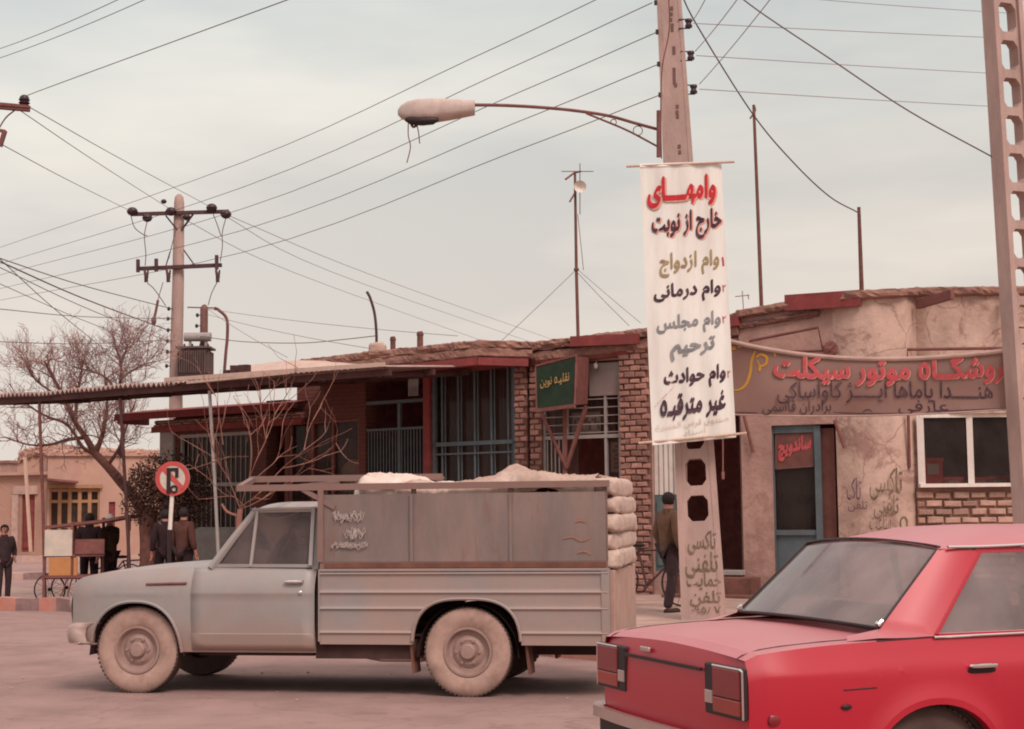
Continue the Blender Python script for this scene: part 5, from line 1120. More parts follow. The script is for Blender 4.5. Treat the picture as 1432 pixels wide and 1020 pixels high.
# round dark clipped tree
RY = 29.5; cp = at(210, 790, RY); cb = Vector((cp.x, RY, ground(cp.x, RY) - .05)); RT = thing('clipped_tree', cb, 0, 'dark round clipped tree behind the no parking sign', 'tree')
r_ = lambda px, py, dy=0.: at(px, py, RY + dy) - cb
b = B(); b.tube(catmull([Vector((0, 0, 0)), r_(209, 770), r_(208, 740), r_(212, 710)], 4), [.21, .2, .19, .18, .18, .17, .16, .16, .16, .15, .14, .13, .12], 10); b.obj('trunk', m_bark, RT, smooth=True)
b = B(); r = random.Random(5)
lobes = [(216, 694, 0, .66), (245, 690, .1, .60), (200, 700, -.1, .48), (230, 664, 0, .48), (255, 705, 0, .50), (205, 672, .1, .42), (235, 718, -.1, .5), (262, 680, .2, .42)]
for k in range(9500):
    px, py, dy, R0 = r.choice(lobes); R0 *= 1.08; c = r_(px + 6, py, dy); d = Vector((r.gauss(0, 1), r.gauss(0, 1), r.gauss(0, 1))).normalized(); rad_ = R0 * (r.random() ** .30) * (1 + .12 * noise.noise(d * 3))
    p = c + d * rad_; s = r.uniform(.018, .045); u = Vector((r.gauss(0, 1), r.gauss(0, 1), r.gauss(0, 1))).normalized(); v = u.cross(d).normalized() if abs(u.dot(d)) < .99 else d.orthogonal()
    b.quad(p - u * s, p + v * s * .45, p + u * s, p - v * s * .45)
b.obj('crown', m_leafd, RT)
# reddish bare shrub before the shop
HY = 24.6; hp = at(336, 780, HY); hb = Vector((hp.x, HY, ground(hp.x, HY))); HS = thing('bare_shrub', hb, 0, 'reddish leafless shrub with long thin shoots, behind the truck cab', 'shrub')
h_ = lambda px, py, dy=0.: at(px, py, HY + dy) - hb
b = B(); b.tube(catmull([Vector((0, 0, 0)), h_(334, 740), h_(336, 712)], 4), [.055, .053, .05, .05, .048, .048, .046, .045, .044], 8); b.tube(catmull([h_(334, 722), h_(318, 716), h_(310, 705)], 3), .02, 5); b.obj('trunk', m_twigr, HS, smooth=True)
b = B(); r = random.Random(3)
for pts in ([(336, 712), (345, 680), (358, 645), (372, 615), (384, 580), (378, 555), (376, 520)], [(384, 580), (396, 560), (405, 545), (416, 515)], [(336, 712), (320, 672), (302, 640), (295, 620), (290, 600)], [(336, 710), (362, 690), (395, 655), (425, 630), (455, 605), (465, 570)], [(345, 680), (368, 660), (388, 640), (395, 600)], [(302, 645), (270, 655), (240, 660), (210, 660)], [(330, 696), (312, 690), (290, 668), (265, 650)], [(372, 615), (365, 575), (362, 545), (352, 520)], [(395, 655), (420, 650), (450, 640), (470, 620)], [(320, 672), (310, 655), (298, 640), (270, 622)], [(312, 622), (306, 580), (302, 555)], [(348, 675), (352, 630), (345, 590), (330, 560)], [(425, 630), (432, 600), (445, 575)], [(336, 712), (352, 706), (380, 690), (405, 672), (440, 650)]):
    P = catmull([h_(x, y, .3 * math.sin(x * .1)) for x, y in pts], 4); n_ = len(P); b.tube(P, [.0095 * (1 - .7 * i / (n_ - 1)) for i in range(n_)], 5)
    for k in range(4):
        i = r.randint(2, n_ - 1); d = (P[i] - P[i - 1]).normalized(); d = (d + Vector((r.gauss(0, .55), r.gauss(0, .5), r.gauss(.1, .45)))).normalized(); grow(b, r, P[i], d, r.uniform(.3, .6), .007, 1, .4, .5, .1, (0, 1), .0035)
b.obj('shoots', m_twigr, HS)

# ------------------------------------------------------------------ people
def skin(name, verts, edges, rad, m, parent, sub=1, post=None):
    me = bpy.data.meshes.new(name); me.from_pydata([Vector(v) for v in verts], edges, [])
    o = bpy.data.objects.new(name, me); COL.objects.link(o)
    md = o.modifiers.new('skin', 'SKIN'); md.use_smooth_shade = True
    sv = me.skin_vertices[0].data
    for i, r in enumerate(rad): sv[i].radius = (r, r) if not isinstance(r, tuple) else r; sv[i].use_root = (i == 0)
    if sub: o.modifiers.new('sub', 'SUBSURF').levels = sub
    dg = bpy.context.evaluated_depsgraph_get(); dg.update(); e = o.evaluated_get(dg); out = bpy.data.meshes.new_from_object(e, depsgraph=dg)
    bpy.data.objects.remove(o); out.name = name
    for v in out.vertices:
        if post: v.co = post(v.co)
    out.materials.clear(); [out.materials.append(x) for x in (m if isinstance(m, (list, tuple)) else [m])]
    for p in out.polygons: p.use_smooth = True; p.material_index = 0
    o = bpy.data.objects.new(name, out); link(o, parent); return o
class Sk:
    def __init__(s): s.v = []; s.e = []; s.r = []
    def chain(s, pts, rads, start=None):
        prev = start
        for p, r in zip(pts, rads):
            s.v.append(Vector(p)); s.r.append(r); i = len(s.v) - 1
            if prev is not None: s.e.append((prev, i))
            prev = i
        return prev
def person(loc, rz, label, H=1.7, jacket=m_cdrk, trousers=m_cdrk, hair=m_hair, pose=None, coat=.09, cap=False, group=None, seated=False, bulk=1.):
    k = H / 1.72; t = thing('person', loc, rz, label, 'person', group); J = dict(
        pel=(0, 0, .94), bel=(0, 0, 1.10), che=(0, .0, 1.30), neck=(0, .01, 1.45), jaw=(0, -.005, 1.535), mid=(0, -.005, 1.60), crn=(0, .01, 1.665),
        shL=(.175, .01, 1.395), elL=(.235, .04, 1.13), wrL=(.235, -.05, .89), shR=(-.175, .01, 1.395), elR=(-.235, .04, 1.13), wrR=(-.235, -.05, .89),
        hiL=(.09, 0, .90), knL=(.10, -.02, .49), anL=(.10, .02, .09), toL=(.115, -.15, .035), hiR=(-.09, 0, .90), knR=(-.10, -.02, .49), anR=(-.10, .02, .09), toR=(-.115, -.15, .035))
    if pose: J.update(pose)
    J = {a: Vector(c) * k for a, c in J.items()}; S = Sk()
    i0 = S.chain([J['pel'], J['bel'], J['che']], [.11 * k, .10 * k, .115 * k]); nk = S.chain([J['neck'], J['jaw'], J['mid'], J['crn']], [.055 * k, .066 * k, .086 * k, .068 * k], i0)
    mid = nk - 1; fd = (J['mid'] - J['neck']); 
    face = Vector(pose['face']) if pose and 'face' in pose else Vector((0, -1, 0)); face.normalize(); side = face.cross(Vector((0, 0, 1))).normalized()
    for s, a in ((1, 'L'), (-1, 'R')):
        w = S.chain([J['sh' + a], J['sh' + a].lerp(J['el' + a], .5), J['el' + a], J['el' + a].lerp(J['wr' + a], .4), J['wr' + a]], [.06 * k, .046 * k, .04 * k, .04 * k, .028 * k], i0)
        d = (J['wr' + a] - J['el' + a]).normalized(); pal = S.chain([J['wr' + a] + d * .06 * k], [(.036 * k, .018 * k)], w)
        lat = d.cross(face).normalized() if abs(d.dot(face)) < .95 else Vector((1, 0, 0))
        lat = face - d * face.dot(d); lat = lat.normalized() if lat.length > .1 else Vector((0, 0, 1)); bend = d.cross(lat).normalized() * (-s)
        for f in range(4):
            o = J['wr' + a] + d * .085 * k + lat * (.030 - .020 * f) * k; ln = (.070, .078, .073, .058)[f] * k
            S.chain([o, o + d * ln * .5 + bend * .008 * k, o + d * ln * .9 + bend * .03 * k], [.0095 * k, .0085 * k, .007 * k], pal)
        o = J['wr' + a] + d * .025 * k + lat * .034 * k; S.chain([o, o + d * .035 * k + lat * .012 * k, o + d * .062 * k + lat * .01 * k], [.011 * k, .010 * k, .008 * k], w)
    for a in 'LR':
        S.chain([J['hi' + a], J['hi' + a].lerp(J['kn' + a], .5), J['kn' + a], J['kn' + a].lerp(J['an' + a], .35), J['an' + a], J['to' + a]], [.085 * k, .072 * k, .054 * k, .052 * k, .036 * k, (.04 * k, .03 * k)], 0)
    body = skin('body', S.v, S.e, S.r, m_skin, t, 1)
    # nose, ears, eyes and mouth on the same mesh
    hm = J['mid']; fb = B()
    fb.mset(0).ball(hm + face * .088 * k - Vector((0, 0, .008 * k)), (.013 * k, .013 * k, .02 * k), 8, 6)
    for s in (-1, 1):
        fb.mset(0).ball(hm + side * s * .083 * k - Vector((0, 0, .005)), (.011 * k, .017 * k, .027 * k), 8, 6); fb.mset(1).ball(hm + face * .078 * k + side * s * .031 * k + Vector((0, 0, .015 * k)), .0095 * k, 6, 5); fb.mset(1).box(hm + face * .083 * k + side * s * .031 * k + Vector((0, 0, .034 * k)), (.03 * k, .012 * k, .007 * k))
    fb.mset(1).box(hm + face * .080 * k - Vector((0, 0, .043 * k)), (.04 * k, .012 * k, .006 * k))
    f_ = fb.obj('face', [m_skin, m_hair], t, smooth=True)
    # hair
    hb_ = B(); rows = []
    for i in range(9):
        th = math.pi / 2 - (math.pi * .80) * i / 8; row = []
        for q in range(18):
            a = 2 * math.pi * q / 18; d = face * math.cos(a) + side * math.sin(a); front = max(0, math.cos(a)); low = max(-.86, th) if front < .35 else max(th, .52 + .1 * front)
            j = 1 + .06 * noise.noise(Vector((a * 2, i * .8, H * 9)))
            row.append(hm + Vector((0, 0, .012 * k)) - face * .006 * k + (d * math.cos(low) * .098 * k + Vector((0, 0, math.sin(low) * .105 * k))) * j)
        rows.append(row)
    hb_.grid(rows, close=True); hb_.obj('cap' if cap else 'hair', hair, t, smooth=True)
    # jacket or coat, trousers, shoes
    S = Sk(); bot = J['pel'] + Vector((0, 0, .02 * k)); ch = []
    if coat: ch = [(J['pel'] - Vector((0, 0, coat * k)), .165 * k)]
    i0 = S.chain([*[c[0] for c in ch], J['pel'] + Vector((0, 0, -.03 * k)), J['bel'], J['che'], J['che'].lerp(J['neck'], .75)], [*[c[1] for c in ch], .155 * k * bulk, .145 * k * bulk, .155 * k * bulk, .09 * k])
    i0 = i0 - 1
    for a in 'LR': S.chain([J['sh' + a], J['sh' + a].lerp(J['el' + a], .5), J['el' + a], J['el' + a].lerp(J['wr' + a], .88)], [.085 * k, .074 * k, .066 * k, .055 * k], i0)
    skin('coat' if coat > .1 else 'jacket', S.v, S.e, S.r, jacket, t, 1)
    cb_ = B(); nn = J['che'].lerp(J['neck'], .72); cb_.lathe([(.085 * k, -.03 * k), (.092 * k, .0), (.080 * k, .075 * k), (.066 * k, .075 * k), (.06 * k, -.01)], 14, c=nn, axis='Z'); cb_.obj('collar', jacket, t, smooth=True)
    S = Sk(); i0 = S.chain([J['pel'] + Vector((0, 0, .03 * k))], [.135 * k])
    for a in 'LR': S.chain([J['hi' + a], J['hi' + a].lerp(J['kn' + a], .5), J['kn' + a], J['kn' + a].lerp(J['an' + a], .5), J['an' + a] + Vector((0, 0, -.02 * k))], [.108 * k, .098 * k, .08 * k, .072 * k, .066 * k], i0)
    skin('trousers', S.v, S.e, S.r, trousers, t, 1)
    for a in 'LR':
        sh = B(); d = (J['to' + a] - J['an' + a]); d.z = 0; L = d.length; d.normalize(); c = J['an' + a].lerp(J['to' + a], .5); c.z = J['an' + a].z - .05 * k
        sh.ball(c, (.05 * k, L * .5 + .055 * k, .045 * k), 12, 6, pw=.7, rot=Matrix.Rotation(math.atan2(d.y, d.x) - math.pi / 2, 3, 'Z')); sh.obj('shoe', m_shoe, t, smooth=True)
    return t
def gp(px, Y, dz=0): 
    p = at(px, 760, Y); return Vector((p.x, Y, ground(p.x, Y) + .05 + dz))
pk = dict(elL=(.255, .07, 1.13), wrL=(.19, -.13, .98), elR=(-.255, .07, 1.13), wrR=(-.19, -.13, .98))
person(gp(6, 32.2, -.05), R(38), 'young man in dark jacket standing alone at the left edge, facing right', 1.58, m_cdrk, m_cdrk, bulk=1.15, pose=dict(pk, face=(-.1, -1, 0)))
person(gp(125, 31.4), R(184), 'man in black seen from behind, at the vendor cart', 1.74, m_cblk, m_cblk, pose=dict(wrL=(.16, -.24, 1.05), wrR=(-.16, -.24, 1.05)))
person(gp(153, 30.9), R(-122), 'man in a long dark olive coat and pale cap, beside the vendor cart', 1.70, m_coat2, m_cblk, hair=m_hairg, coat=.22, cap=True, pose=dict(wrR=(-.12, -.28, 1.16), elR=(-.22, -.05, 1.12)))
person(gp(231, 28.6), R(205), 'man in black walking behind the no parking sign post', 1.66, m_cblk, m_cblk, pose=dict(knL=(.1, -.18, .52), anL=(.1, -.2, .09), toL=(.11, -.36, .04), anR=(-.1, .24, .13), knR=(-.1, .05, .5), toR=(-.11, .1, .04)))
person(gp(257, 28.2), R(150), 'person in a brown coat just right of the no parking sign post', 1.66, m_cbrn, m_cblk, coat=.15, pose=dict(knL=(.1, -.14, .52), anL=(.1, -.12, .09), toL=(.11, -.28, .04), anR=(-.1, .2, .12), toR=(-.11, .06, .04)))
person(gp(936, 21.3, -.03), R(118), 'man in olive brown jacket walking behind the concrete pole', 1.64, m_colive, m_cdrk, pose=dict(face=(.42, -1, -.15), wrL=(.20, -.06, .88), elL=(.25, .06, 1.13), wrR=(-.245, -.04, .87), elR=(-.255, .05, 1.12), knL=(.1, -.12, .5), anL=(.1, -.02, .09), toL=(.11, -.18, .04), knR=(-.09, .02, .49), anR=(-.09, .12, .10), toR=(-.1, -.04, .04)))

# ------------------------------------------------------------------ vendor cart, bicycles
CY = 29.8; c0 = at(64, 840, CY); CO = Vector((at(100, 800, CY).x, CY, ground(at(100, 800, CY).x, CY))); CT = thing('vendor_cart', CO, 0, 'wooden vendor handcart with a sloping roof board, pale and orange side panels', 'handcart')
c_ = lambda px, py, dy=0.: at(px, py, CY + dy) - CO
def pan(b, x0, y0, x1, y1, dy, th=.03): p, q = c_(x0, y1, dy), c_(x1, y0, dy); return b.bx(p.x, q.x, dy, dy + th, p.z, q.z)
b = B(); b.add([c_(60, 736), c_(140, 727), c_(181, 720), c_(181, 723.5), c_(140, 731), c_(60, 740), *[p + Vector((0, 1.0, .0)) for p in (c_(60, 736), c_(140, 727), c_(181, 720), c_(181, 723.5), c_(140, 731), c_(60, 740))]], [(0, 1, 2, 3, 4, 5), (6, 11, 10, 9, 8, 7), (0, 6, 7, 1), (1, 7, 8, 2), (2, 8, 9, 3), (5, 4, 10, 11), (4, 3, 9, 10), (0, 5, 11, 6)]); b.obj('roof_board', m_steel_br, CT)
b = B()
for px, y0, y1, dy in ((63, 738, 840, .02), (101.5, 730, 808, .02), (105.5, 730, 808, .3), (145, 724, 806, .95), (181, 721, 742, .02), (63, 738, 806, .95), (180, 722, 806, .95)): p, q = c_(px, y0, dy), c_(px, y1, dy); b = B(); b.bx(p.x - .025, p.x + .025, dy - .025, dy + .025, q.z, p.z); b.obj('post', m_steel_br, CT)
b = B(); b.bar(c_(60, 778, .0), c_(146, 776, .0), .05); b.bar(c_(62, 807, 0), c_(150, 806, 0), .05); b.obj('rail', m_steel_br, CT)
b = B(); pan(b, 62, 741, 101, 778, -.04); b.obj('pale_panel', m_cream, CT)
b = B(); pan(b, 105, 754, 146, 775, -.05); b.obj('brown_panel', m_steel_br, CT)
b = B(); pan(b, 68, 780, 99, 806, -.02); pan(b, 102.5, 780, 108, 806, -.02); b.obj('orange_panel', m_orng, CT)
b = B(); p = c_(62, 808); q = c_(150, 806); b.bx(p.x, q.x, .03, 1.0, p.z - .03, p.z + .02); b.obj('tray', m_steel_br, CT)
def spoked(parent, c, r, name='wheel', axis='Y'):
    b = B(); b.lathe([(r, -.012), (r + .012, 0), (r, .012), (r - .014, .01), (r - .014, -.01), (r, -.012)], 28, c=c)
    for i in range(14): a = math.pi * 2 * i / 14; b.bar(Vector(c), Vector(c) + Vector((math.cos(a), 0, math.sin(a))) * r, .006)
    b.lathe([(.03, -.04), (.03, .04), (0, .04)], 8, c=c); return b.obj(name, m_trimd, parent)
for px in (69, 92): cc = c_(px, 824, .1 if px < 80 else .75); spoked(CT, (cc.x, .12 if px < 80 else .8, .29 - .0), .29)
b = B()
for i in range(6): b.bar(c_(95 + i * 6, 808, .1), c_(85 + i * 9, 834, .1), .02)
b.obj('brace', m_steel_br, CT)
def bicycle(loc, rz, label, lean=0.):
    t = thing('bicycle', loc, rz, label, 'bicycle'); t.rotation_euler = (lean, 0, rz); MT[t.name] = Matrix.Translation(loc) @ Matrix.Rotation(rz, 4, 'Z') @ Matrix.Rotation(lean, 4, 'X')
    for x in (-.52, .52): spoked(t, (x, 0, .34), .33)
    b = B(); bb_ = (-.05, 0, .28); st = (-.20, 0, .78); hd = (.36, 0, .80)
    for a, c in ((bb_, st), (st, hd), (bb_, (.38, 0, .68)), (bb_, (-.52, 0, .34)), (st, (-.52, 0, .34)), ((.34, 0, .92), (.40, 0, .62)), ((.40, 0, .62), (.52, 0, .34))): b.tube([a, c], .016, 6)
    b.obj('frame', m_dark, t); b = B(); b.tube(catmull([(.22, -.28, .96), (.33, -.2, 1.0), (.34, 0, .97), (.33, .2, 1.0), (.22, .28, .96)], 4), .012, 6); b.obj('handlebar', m_dark, t)
    b = B(); b.ball((-.22, 0, .86), (.13, .07, .035), 10, 6); b.obj('saddle', m_trimd, t); b = B(); b.bar((-.05, -.09, .2), (-.05, .09, .36), .03); b.obj('pedals', m_dark, t); return t
bicycle(gp(187, 31.5), R(12), 'dark bicycle parked between the vendor cart and the clipped tree'); bicycle(gp(215, 33.0), R(-8), 'second dark bicycle parked behind the clipped tree trunk')
bicycle(at(908, 852, 22.6) * 1.0, R(-32), 'old bicycle leaning at the shop wall behind the truck tailgate', R(-6)).location.z = .06

# ------------------------------------------------------------------ vehicles: shared pieces
def wheel(parent, c, r, wd_, tyre_m, tread_m, rim_m, sgn, rimr, dusty=True):
    """axle along local y; sgn is the outward side"""
    C = Vector(c); b = B(); h = wd_ / 2
    prof = [(rimr, h * .80), (rimr + .02, h * .95), (r * .80, h * 1.04), (r * .93, h * .96), (r * .985, h * .78)]
    b.lathe([(a, sgn * y) for a, y in prof], 40, c=C); b.lathe([(r * .985, sgn * h * .78), (r * .996, sgn * h * .5)], 40, c=C); b.mset(1)
    b.lathe([(r * .996, sgn * h * .5), (r, -sgn * h * .6), (r * .96, -sgn * h), (rimr, -sgn * h * .9)], 40, c=C)
    for i in range(60):
        a = 2 * math.pi * i / 60; M = Matrix.Rotation(-a, 3, 'Y'); b.mset(1).box(C + M @ Vector((r * .991, sgn * h * .62, 0)), (.011, h * .5, .022), M)
    ty = b.obj('tyre', [tyre_m, tread_m], parent, smooth=True, angle=35); ty['label'] = 'dusty tyre'
    b = B(); y0 = sgn * h
    b.lathe([(rimr + .006, y0 * .86), (rimr + .004, y0 * .98), (rimr - .012, y0 * .98), (rimr - .022, y0 * .80), (rimr - .03, y0 * .55), (rimr * .70, y0 * .50), (rimr * .62, y0 * .62), (rimr * .50, y0 * .72), (rimr * .42, y0 * .66), (rimr * .36, y0 * .66), (rimr * .33, y0 * .95), (rimr * .27, y0 * 1.08), (0, y0 * 1.12)], 36, c=C)
    for i in range(6): a = 2 * math.pi * i / 6; b.lathe([(.013, y0 * .6), (.013, y0 * .82), (0, y0 * .84)], 6, c=C + Vector((math.cos(a) * rimr * .5, 0, math.sin(a) * rimr * .5)))
    rm = b.obj('rim', rim_m, ty, smooth=True, angle=30); 
    return ty
def arch(z0, arcs):
    """bottom edge of a body side: arcs = (xc, zc, rx, rz, power)"""
    def f(x):
        z = z0(x) if callable(z0) else z0
        for xc, zc, rx, rz, pw in arcs:
            u = abs(x - xc) / rx
            if u < 1: z = max(z, zc + rz * (1 - u ** pw) ** (1 / pw))
        return z
    return f
def xs_for(x0, x1, arcs, n=40):
    X = {x0 + (x1 - x0) * i / n for i in range(n + 1)}
    for xc, zc, rx, rz, pw in arcs:
        for i in range(29):
            a = math.pi * i / 28; X.add(min(x1, max(x0, xc + rx * .9999 * math.cos(a))))
    return sorted(x for x in X if x0 <= x <= x1)
def side(b, xs, zb, zt, yf, s, nv=12):
    rows = []
    for x in xs:
        a, c = zb(x), zt(x); rows.append([Vector((x, s * yf(x, a + (c - a) * k / nv), a + (c - a) * k / nv)) for k in range(nv + 1)])
    b.grid(rows, flip=s < 0)
    # inner lip
    b.grid([[r[0], r[0] + Vector((0, -s * .05, 0.0))] for r in rows])
    return rows
def deck(b, xs, zt, yf, crown, nv=16):
    rows = []
    for x in xs:
        z = zt(x); y = yf(x, z); rows.append([Vector((x, y * math.sin(math.pi / 2 * t) if False else y * t, z + crown(x, t))) for t in [-1 + 2 * k / nv for k in range(nv + 1)]])
    b.grid(rows); return rows
def lerpf(K):
    def f(x):
        if x <= K[0][0]: return K[0][1]
        for (a, c), (d, e) in zip(K[:-1], K[1:]):
            if x <= d: t = (x - a) / (d - a); return c + (e - c) * t
        return K[-1][1]
    return f
def smoothf(K):
    P = K
    def f(x):
        if x <= P[0][0]: return P[0][1]
        if x >= P[-1][0]: return P[-1][1]
        for i in range(len(P) - 1):
            if x <= P[i + 1][0]:
                x0, y0 = P[i]; x1, y1 = P[i + 1]; t = (x - x0) / (x1 - x0)
                m0 = (P[i + 1][1] - P[i - 1][1]) / (P[i + 1][0] - P[i - 1][0]) if i else (y1 - y0) / (x1 - x0)
                m1 = (P[i + 2][1] - P[i][1]) / (P[i + 2][0] - P[i][0]) if i + 2 < len(P) else (y1 - y0) / (x1 - x0)
                h = x1 - x0; return (2 * t ** 3 - 3 * t * t + 1) * y0 + (t ** 3 - 2 * t * t + t) * h * m0 + (-2 * t ** 3 + 3 * t * t) * y1 + (t ** 3 - t * t) * h * m1
    return f
# ------------------------------------------------------------------ grey pickup truck (x forward, y to its left = towards the camera)
TH = R(180 - 10.5); ey = Vector((-math.sin(TH), math.cos(TH), 0)); wp_ = Vector((-.357, 12.3, 0))
TL = wp_ - ey * .72
TK = thing('pickup_truck', TL, TH, 'dusty grey pickup truck with a high sheet metal rack, loaded with white sacks', 'pickup truck')
XF = 2.71; farch = (XF, .30, .385, .43, 2.3); rarch = (.0, .30, .43, .44, 3.0)
tzt = smoothf([(1.2, 1.0), (2.1, 1.01), (2.6, .985), (3.0, .955), (3.2, .915), (3.28, .865)])
def tyf(x, z):
    y = .80 - .10 * max(0, (z - .80) / .22) ** 2 - .05 * max(0, (.55 - z) / .25) ** 1.5
    if abs(z - .79) < .012: y += .004
    if x > 2.95: y -= .075 * ((x - 2.95) / .33) ** 3
    return y
tzb = arch(lambda x: .33 if x < 2.9 else .33 + .14 * ss(2.95, 3.28, x), [farch])
b = B(); xs = xs_for(1.215, 3.28, [farch], 44)
for s in (1, -1): side(b, xs, tzb, tzt, tyf, s, 14)
deck(b, [2.06 + 1.22 * i / 14 for i in range(15)], tzt, tyf, lambda x, t: (.035 - .02 * ss(2.6, 3.2, x)) * (1 - abs(t) ** 2.5))
nose = []
for k in range(9):
    u = k / 8; z = .47 + (.865 - .47) * u; nose.append([Vector((3.28 + .035 * math.sin(math.pi * u) - .02 * abs(t) ** 3, tyf(3.28, z) * t, z + (.015 * (1 - abs(t) ** 2.5) if k == 8 else 0))) for t in [-1 + i / 8 for i in range(17)]])
b.grid(nose)
b.quad((1.215, -.78, .33), (1.215, .78, .33), (1.215, .74, 1.0), (1.215, -.74, 1.0)); b.grid([[Vector((2.06, y, 1.045 - .05 * abs(y / .7) ** 2.5 + .0)) for y in (-.7, -.35, 0, .35, .7)], [Vector((2.0, y, 1.02)) for y in (-.7, -.35, 0, .35, .7)]])
b.obj('body', m_truck, TK, smooth=True, angle=35)
for s in (1, -1):
    b = B(); pts = [Vector((x, s * (tyf(x, tzb(x)) + .006), tzb(x) - .0)) for x in xs if abs(x - XF) < .385]; b.tube(pts, .014, 6); b.obj('arch_lip', m_truck, TK, smooth=True)
b = B(); 
for s in (1, -1): b = B(); b.tube([(2.62, s * (tyf(2.62, .87) + .003), .865), (2.28, s * (tyf(2.28, .87) + .003), .872)], .012, 6); b.obj('trim_strip', m_steel_br, TK)
# door panel on each side
for s in (1, -1):
    b = B(); X = [1.225 + (2.235 - 1.225) * i / 10 for i in range(11)]; Z = [.345, .40, .475, .48, .60, .72, .775, .785, .797, .80, .90, .96, .995]
    b.grid([[Vector((x, s * (tyf(x, z) + .007 - (.004 if .477 < z < .485 else 0)), z)) for z in Z] for x in X], flip=s < 0); d_ = b.obj('door', m_truck, TK, smooth=True, solid=.03, angle=25)
    b = B(); b.ball((1.38, s * (tyf(1.4, .885) + .028), .885), (.085, .018, .015), 12, 6, pw=.7); b.obj('handle', m_chrome, d_, smooth=True)
    b = B(); b.ball((1.33, s * (tyf(1.33, .8) + .01), .80), (.018, .008, .018), 10, 6); b.obj('lock', m_chrome, d_, smooth=True)
    b = B(); fr = [(1.24, .735, 1.0), (1.30, .725, 1.0)]
    P = lambda x, y, z: Vector((x, s * y, z))
    b.bar(P(1.26, .728, 1.0), P(1.27, .62, 1.455), .03, .085, up=(0, 1, 0)); b.bar(P(1.765, .728, 1.0), P(1.745, .63, 1.44), .022, .03, up=(0, 1, 0)); b.bar(P(1.25, .622, 1.448), P(1.76, .622, 1.445), .03, .035); b.bar(P(1.24, .733, 1.005), P(2.06, .715, 1.01), .03, .025); b.bar(P(1.755, .625, 1.445), P(2.055, .715, 1.015), .022, .02, up=(0, 1, 0)); b.obj('window_frame', m_truck, d_)
    b = B(); b.quad(P(1.29, .722, 1.01), P(1.76, .722, 1.01), P(1.745, .626, 1.44), P(1.30, .626, 1.44)); b.quad(P(1.78, .72, 1.015), P(2.03, .71, 1.015), P(1.76, .63, 1.42)); b.obj('pane', g_truck, d_)
# greenhouse
b = B(); rows = []
for i in range(13):
    u = i / 12; x = 1.19 + .60 * u; rows.append([Vector((x, .62 * math.copysign(abs(t) ** .8, t), 1.462 + .055 * (1 - abs(t) ** 3) - .03 * abs(2 * u - 1) ** 4)) for t in [-1 + k / 8 for k in range(17)]])
b.grid(rows)
for s in (1, -1): b.bar((1.18, s * .632, 1.462), (1.79, s * .632, 1.455), .03, .018)
b.obj('roof', m_truck, TK, smooth=True, solid=.02)
b = B()
for s in (1, -1):
    b.tube([(2.10, s * .725, .99), (1.93, s * .675, 1.225), (1.79, s * .625, 1.41), (1.755, s * .61, 1.455)], [.032, .03, .028, .028], 8); b.grid([[Vector((1.20, s * .745, .98)), Vector((1.20, s * .69, 1.25)), Vector((1.195, s * .62, 1.47))], [Vector((1.255, s * .74, .98)), Vector((1.26, s * .685, 1.25)), Vector((1.265, s * .625, 1.47))]])
b.quad((1.2, -.745, .98), (1.2, .745, .98), (1.2, .745, 1.1), (1.2, -.745, 1.1)); b.quad((1.2, -.72, 1.38), (1.2, .72, 1.38), (1.195, .62, 1.47), (1.195, -.62, 1.47)); b.obj('pillar', m_truck, TK, smooth=True)
b = B(); b.grid([[Vector((2.09 - .33 * u + .03 * (1 - t * t), t * (.70 - .09 * u), 1.0 + .45 * u)) for t in [-1 + k / 5 for k in range(11)]] for u in (0, .5, 1)]); b.obj('windscreen', g_truck, TK, smooth=True)
b = B(); b.quad((1.205, -.74, 1.1), (1.205, .74, 1.1), (1.205, .70, 1.38), (1.205, -.70, 1.38)); b.obj('rear_window', g_truck, TK)
b = B(); b.bx(1.22, 2.08, -.72, .72, .34, .40); b.bx(1.75, 2.05, -.68, .68, .80, .985); b.bx(2.06, 2.1, -.72, .72, .34, .98); b.obj('cab_interior', m_seat, TK)
b = B(); b.bx(1.30, 1.72, -.62, .62, .45, .62); b.box((1.28, 0, .84), (.12, 1.24, .48), Matrix.Rotation(R(-10), 3, 'Y')); b.obj('seat', m_seat, TK, bevel=.03)
b = B(); M = Matrix.Rotation(R(62), 3, 'Y'); cw = Vector((1.66, .36, 1.085)); b.tube([cw + M @ Vector((.19 * math.cos(a * .2618), .19 * math.sin(a * .2618), 0)) for a in range(25)], .013, 6); b.bar(cw + M @ Vector((-.18, 0, 0)), cw + M @ Vector((.18, 0, 0)), .02); b.bar(cw, (1.86, .36, .9), .04); b.obj('steering_wheel', m_trimd, TK)
# front face
for s in (1, -1):
    for yy in (.60, .42): 
        b = B(); b.lathe([(0, -.012), (.05, -.02), (.072, -.03), (.072, -.07)], 20, c=(0, 0, 0)); Mx = Matrix.Rotation(R(90), 3, 'Z'); b.v = [Mx @ Vector((v.x, v.y, v.z)) + Vector((3.265, s * yy, .70)) for v in b.v]; b.obj('headlight', m_lensw, TK, smooth=True)
b = B()
for i in range(7): b.bx(3.30, 3.325, -.32, .32, .60 + .032 * i, .612 + .032 * i)
b.bx(3.295, 3.305, -.33, .33, .58, .82); b.obj('grille', m_trimd, TK)
b = B(); prof = [(-.05, .56), (.02, .555), (.075, .52), (.085, .46), (.07, .40), (.0, .385), (-.03, .40)]
rows = [[Vector((3.32 + px_ - .10 * abs(t) ** 3 * 1.0 - (.0 if abs(t) < .99 else .02), .80 * t, z)) for px_, z in prof] for t in [-1 + k / 10 for k in range(21)]]
b.grid(rows); 
for s in (1, -1):
    r0 = rows[20 if s > 0 else 0]; b.grid([[p for p in r0], [p + Vector((-.12 - .03, s * .0, 0)) for p in r0]]); 
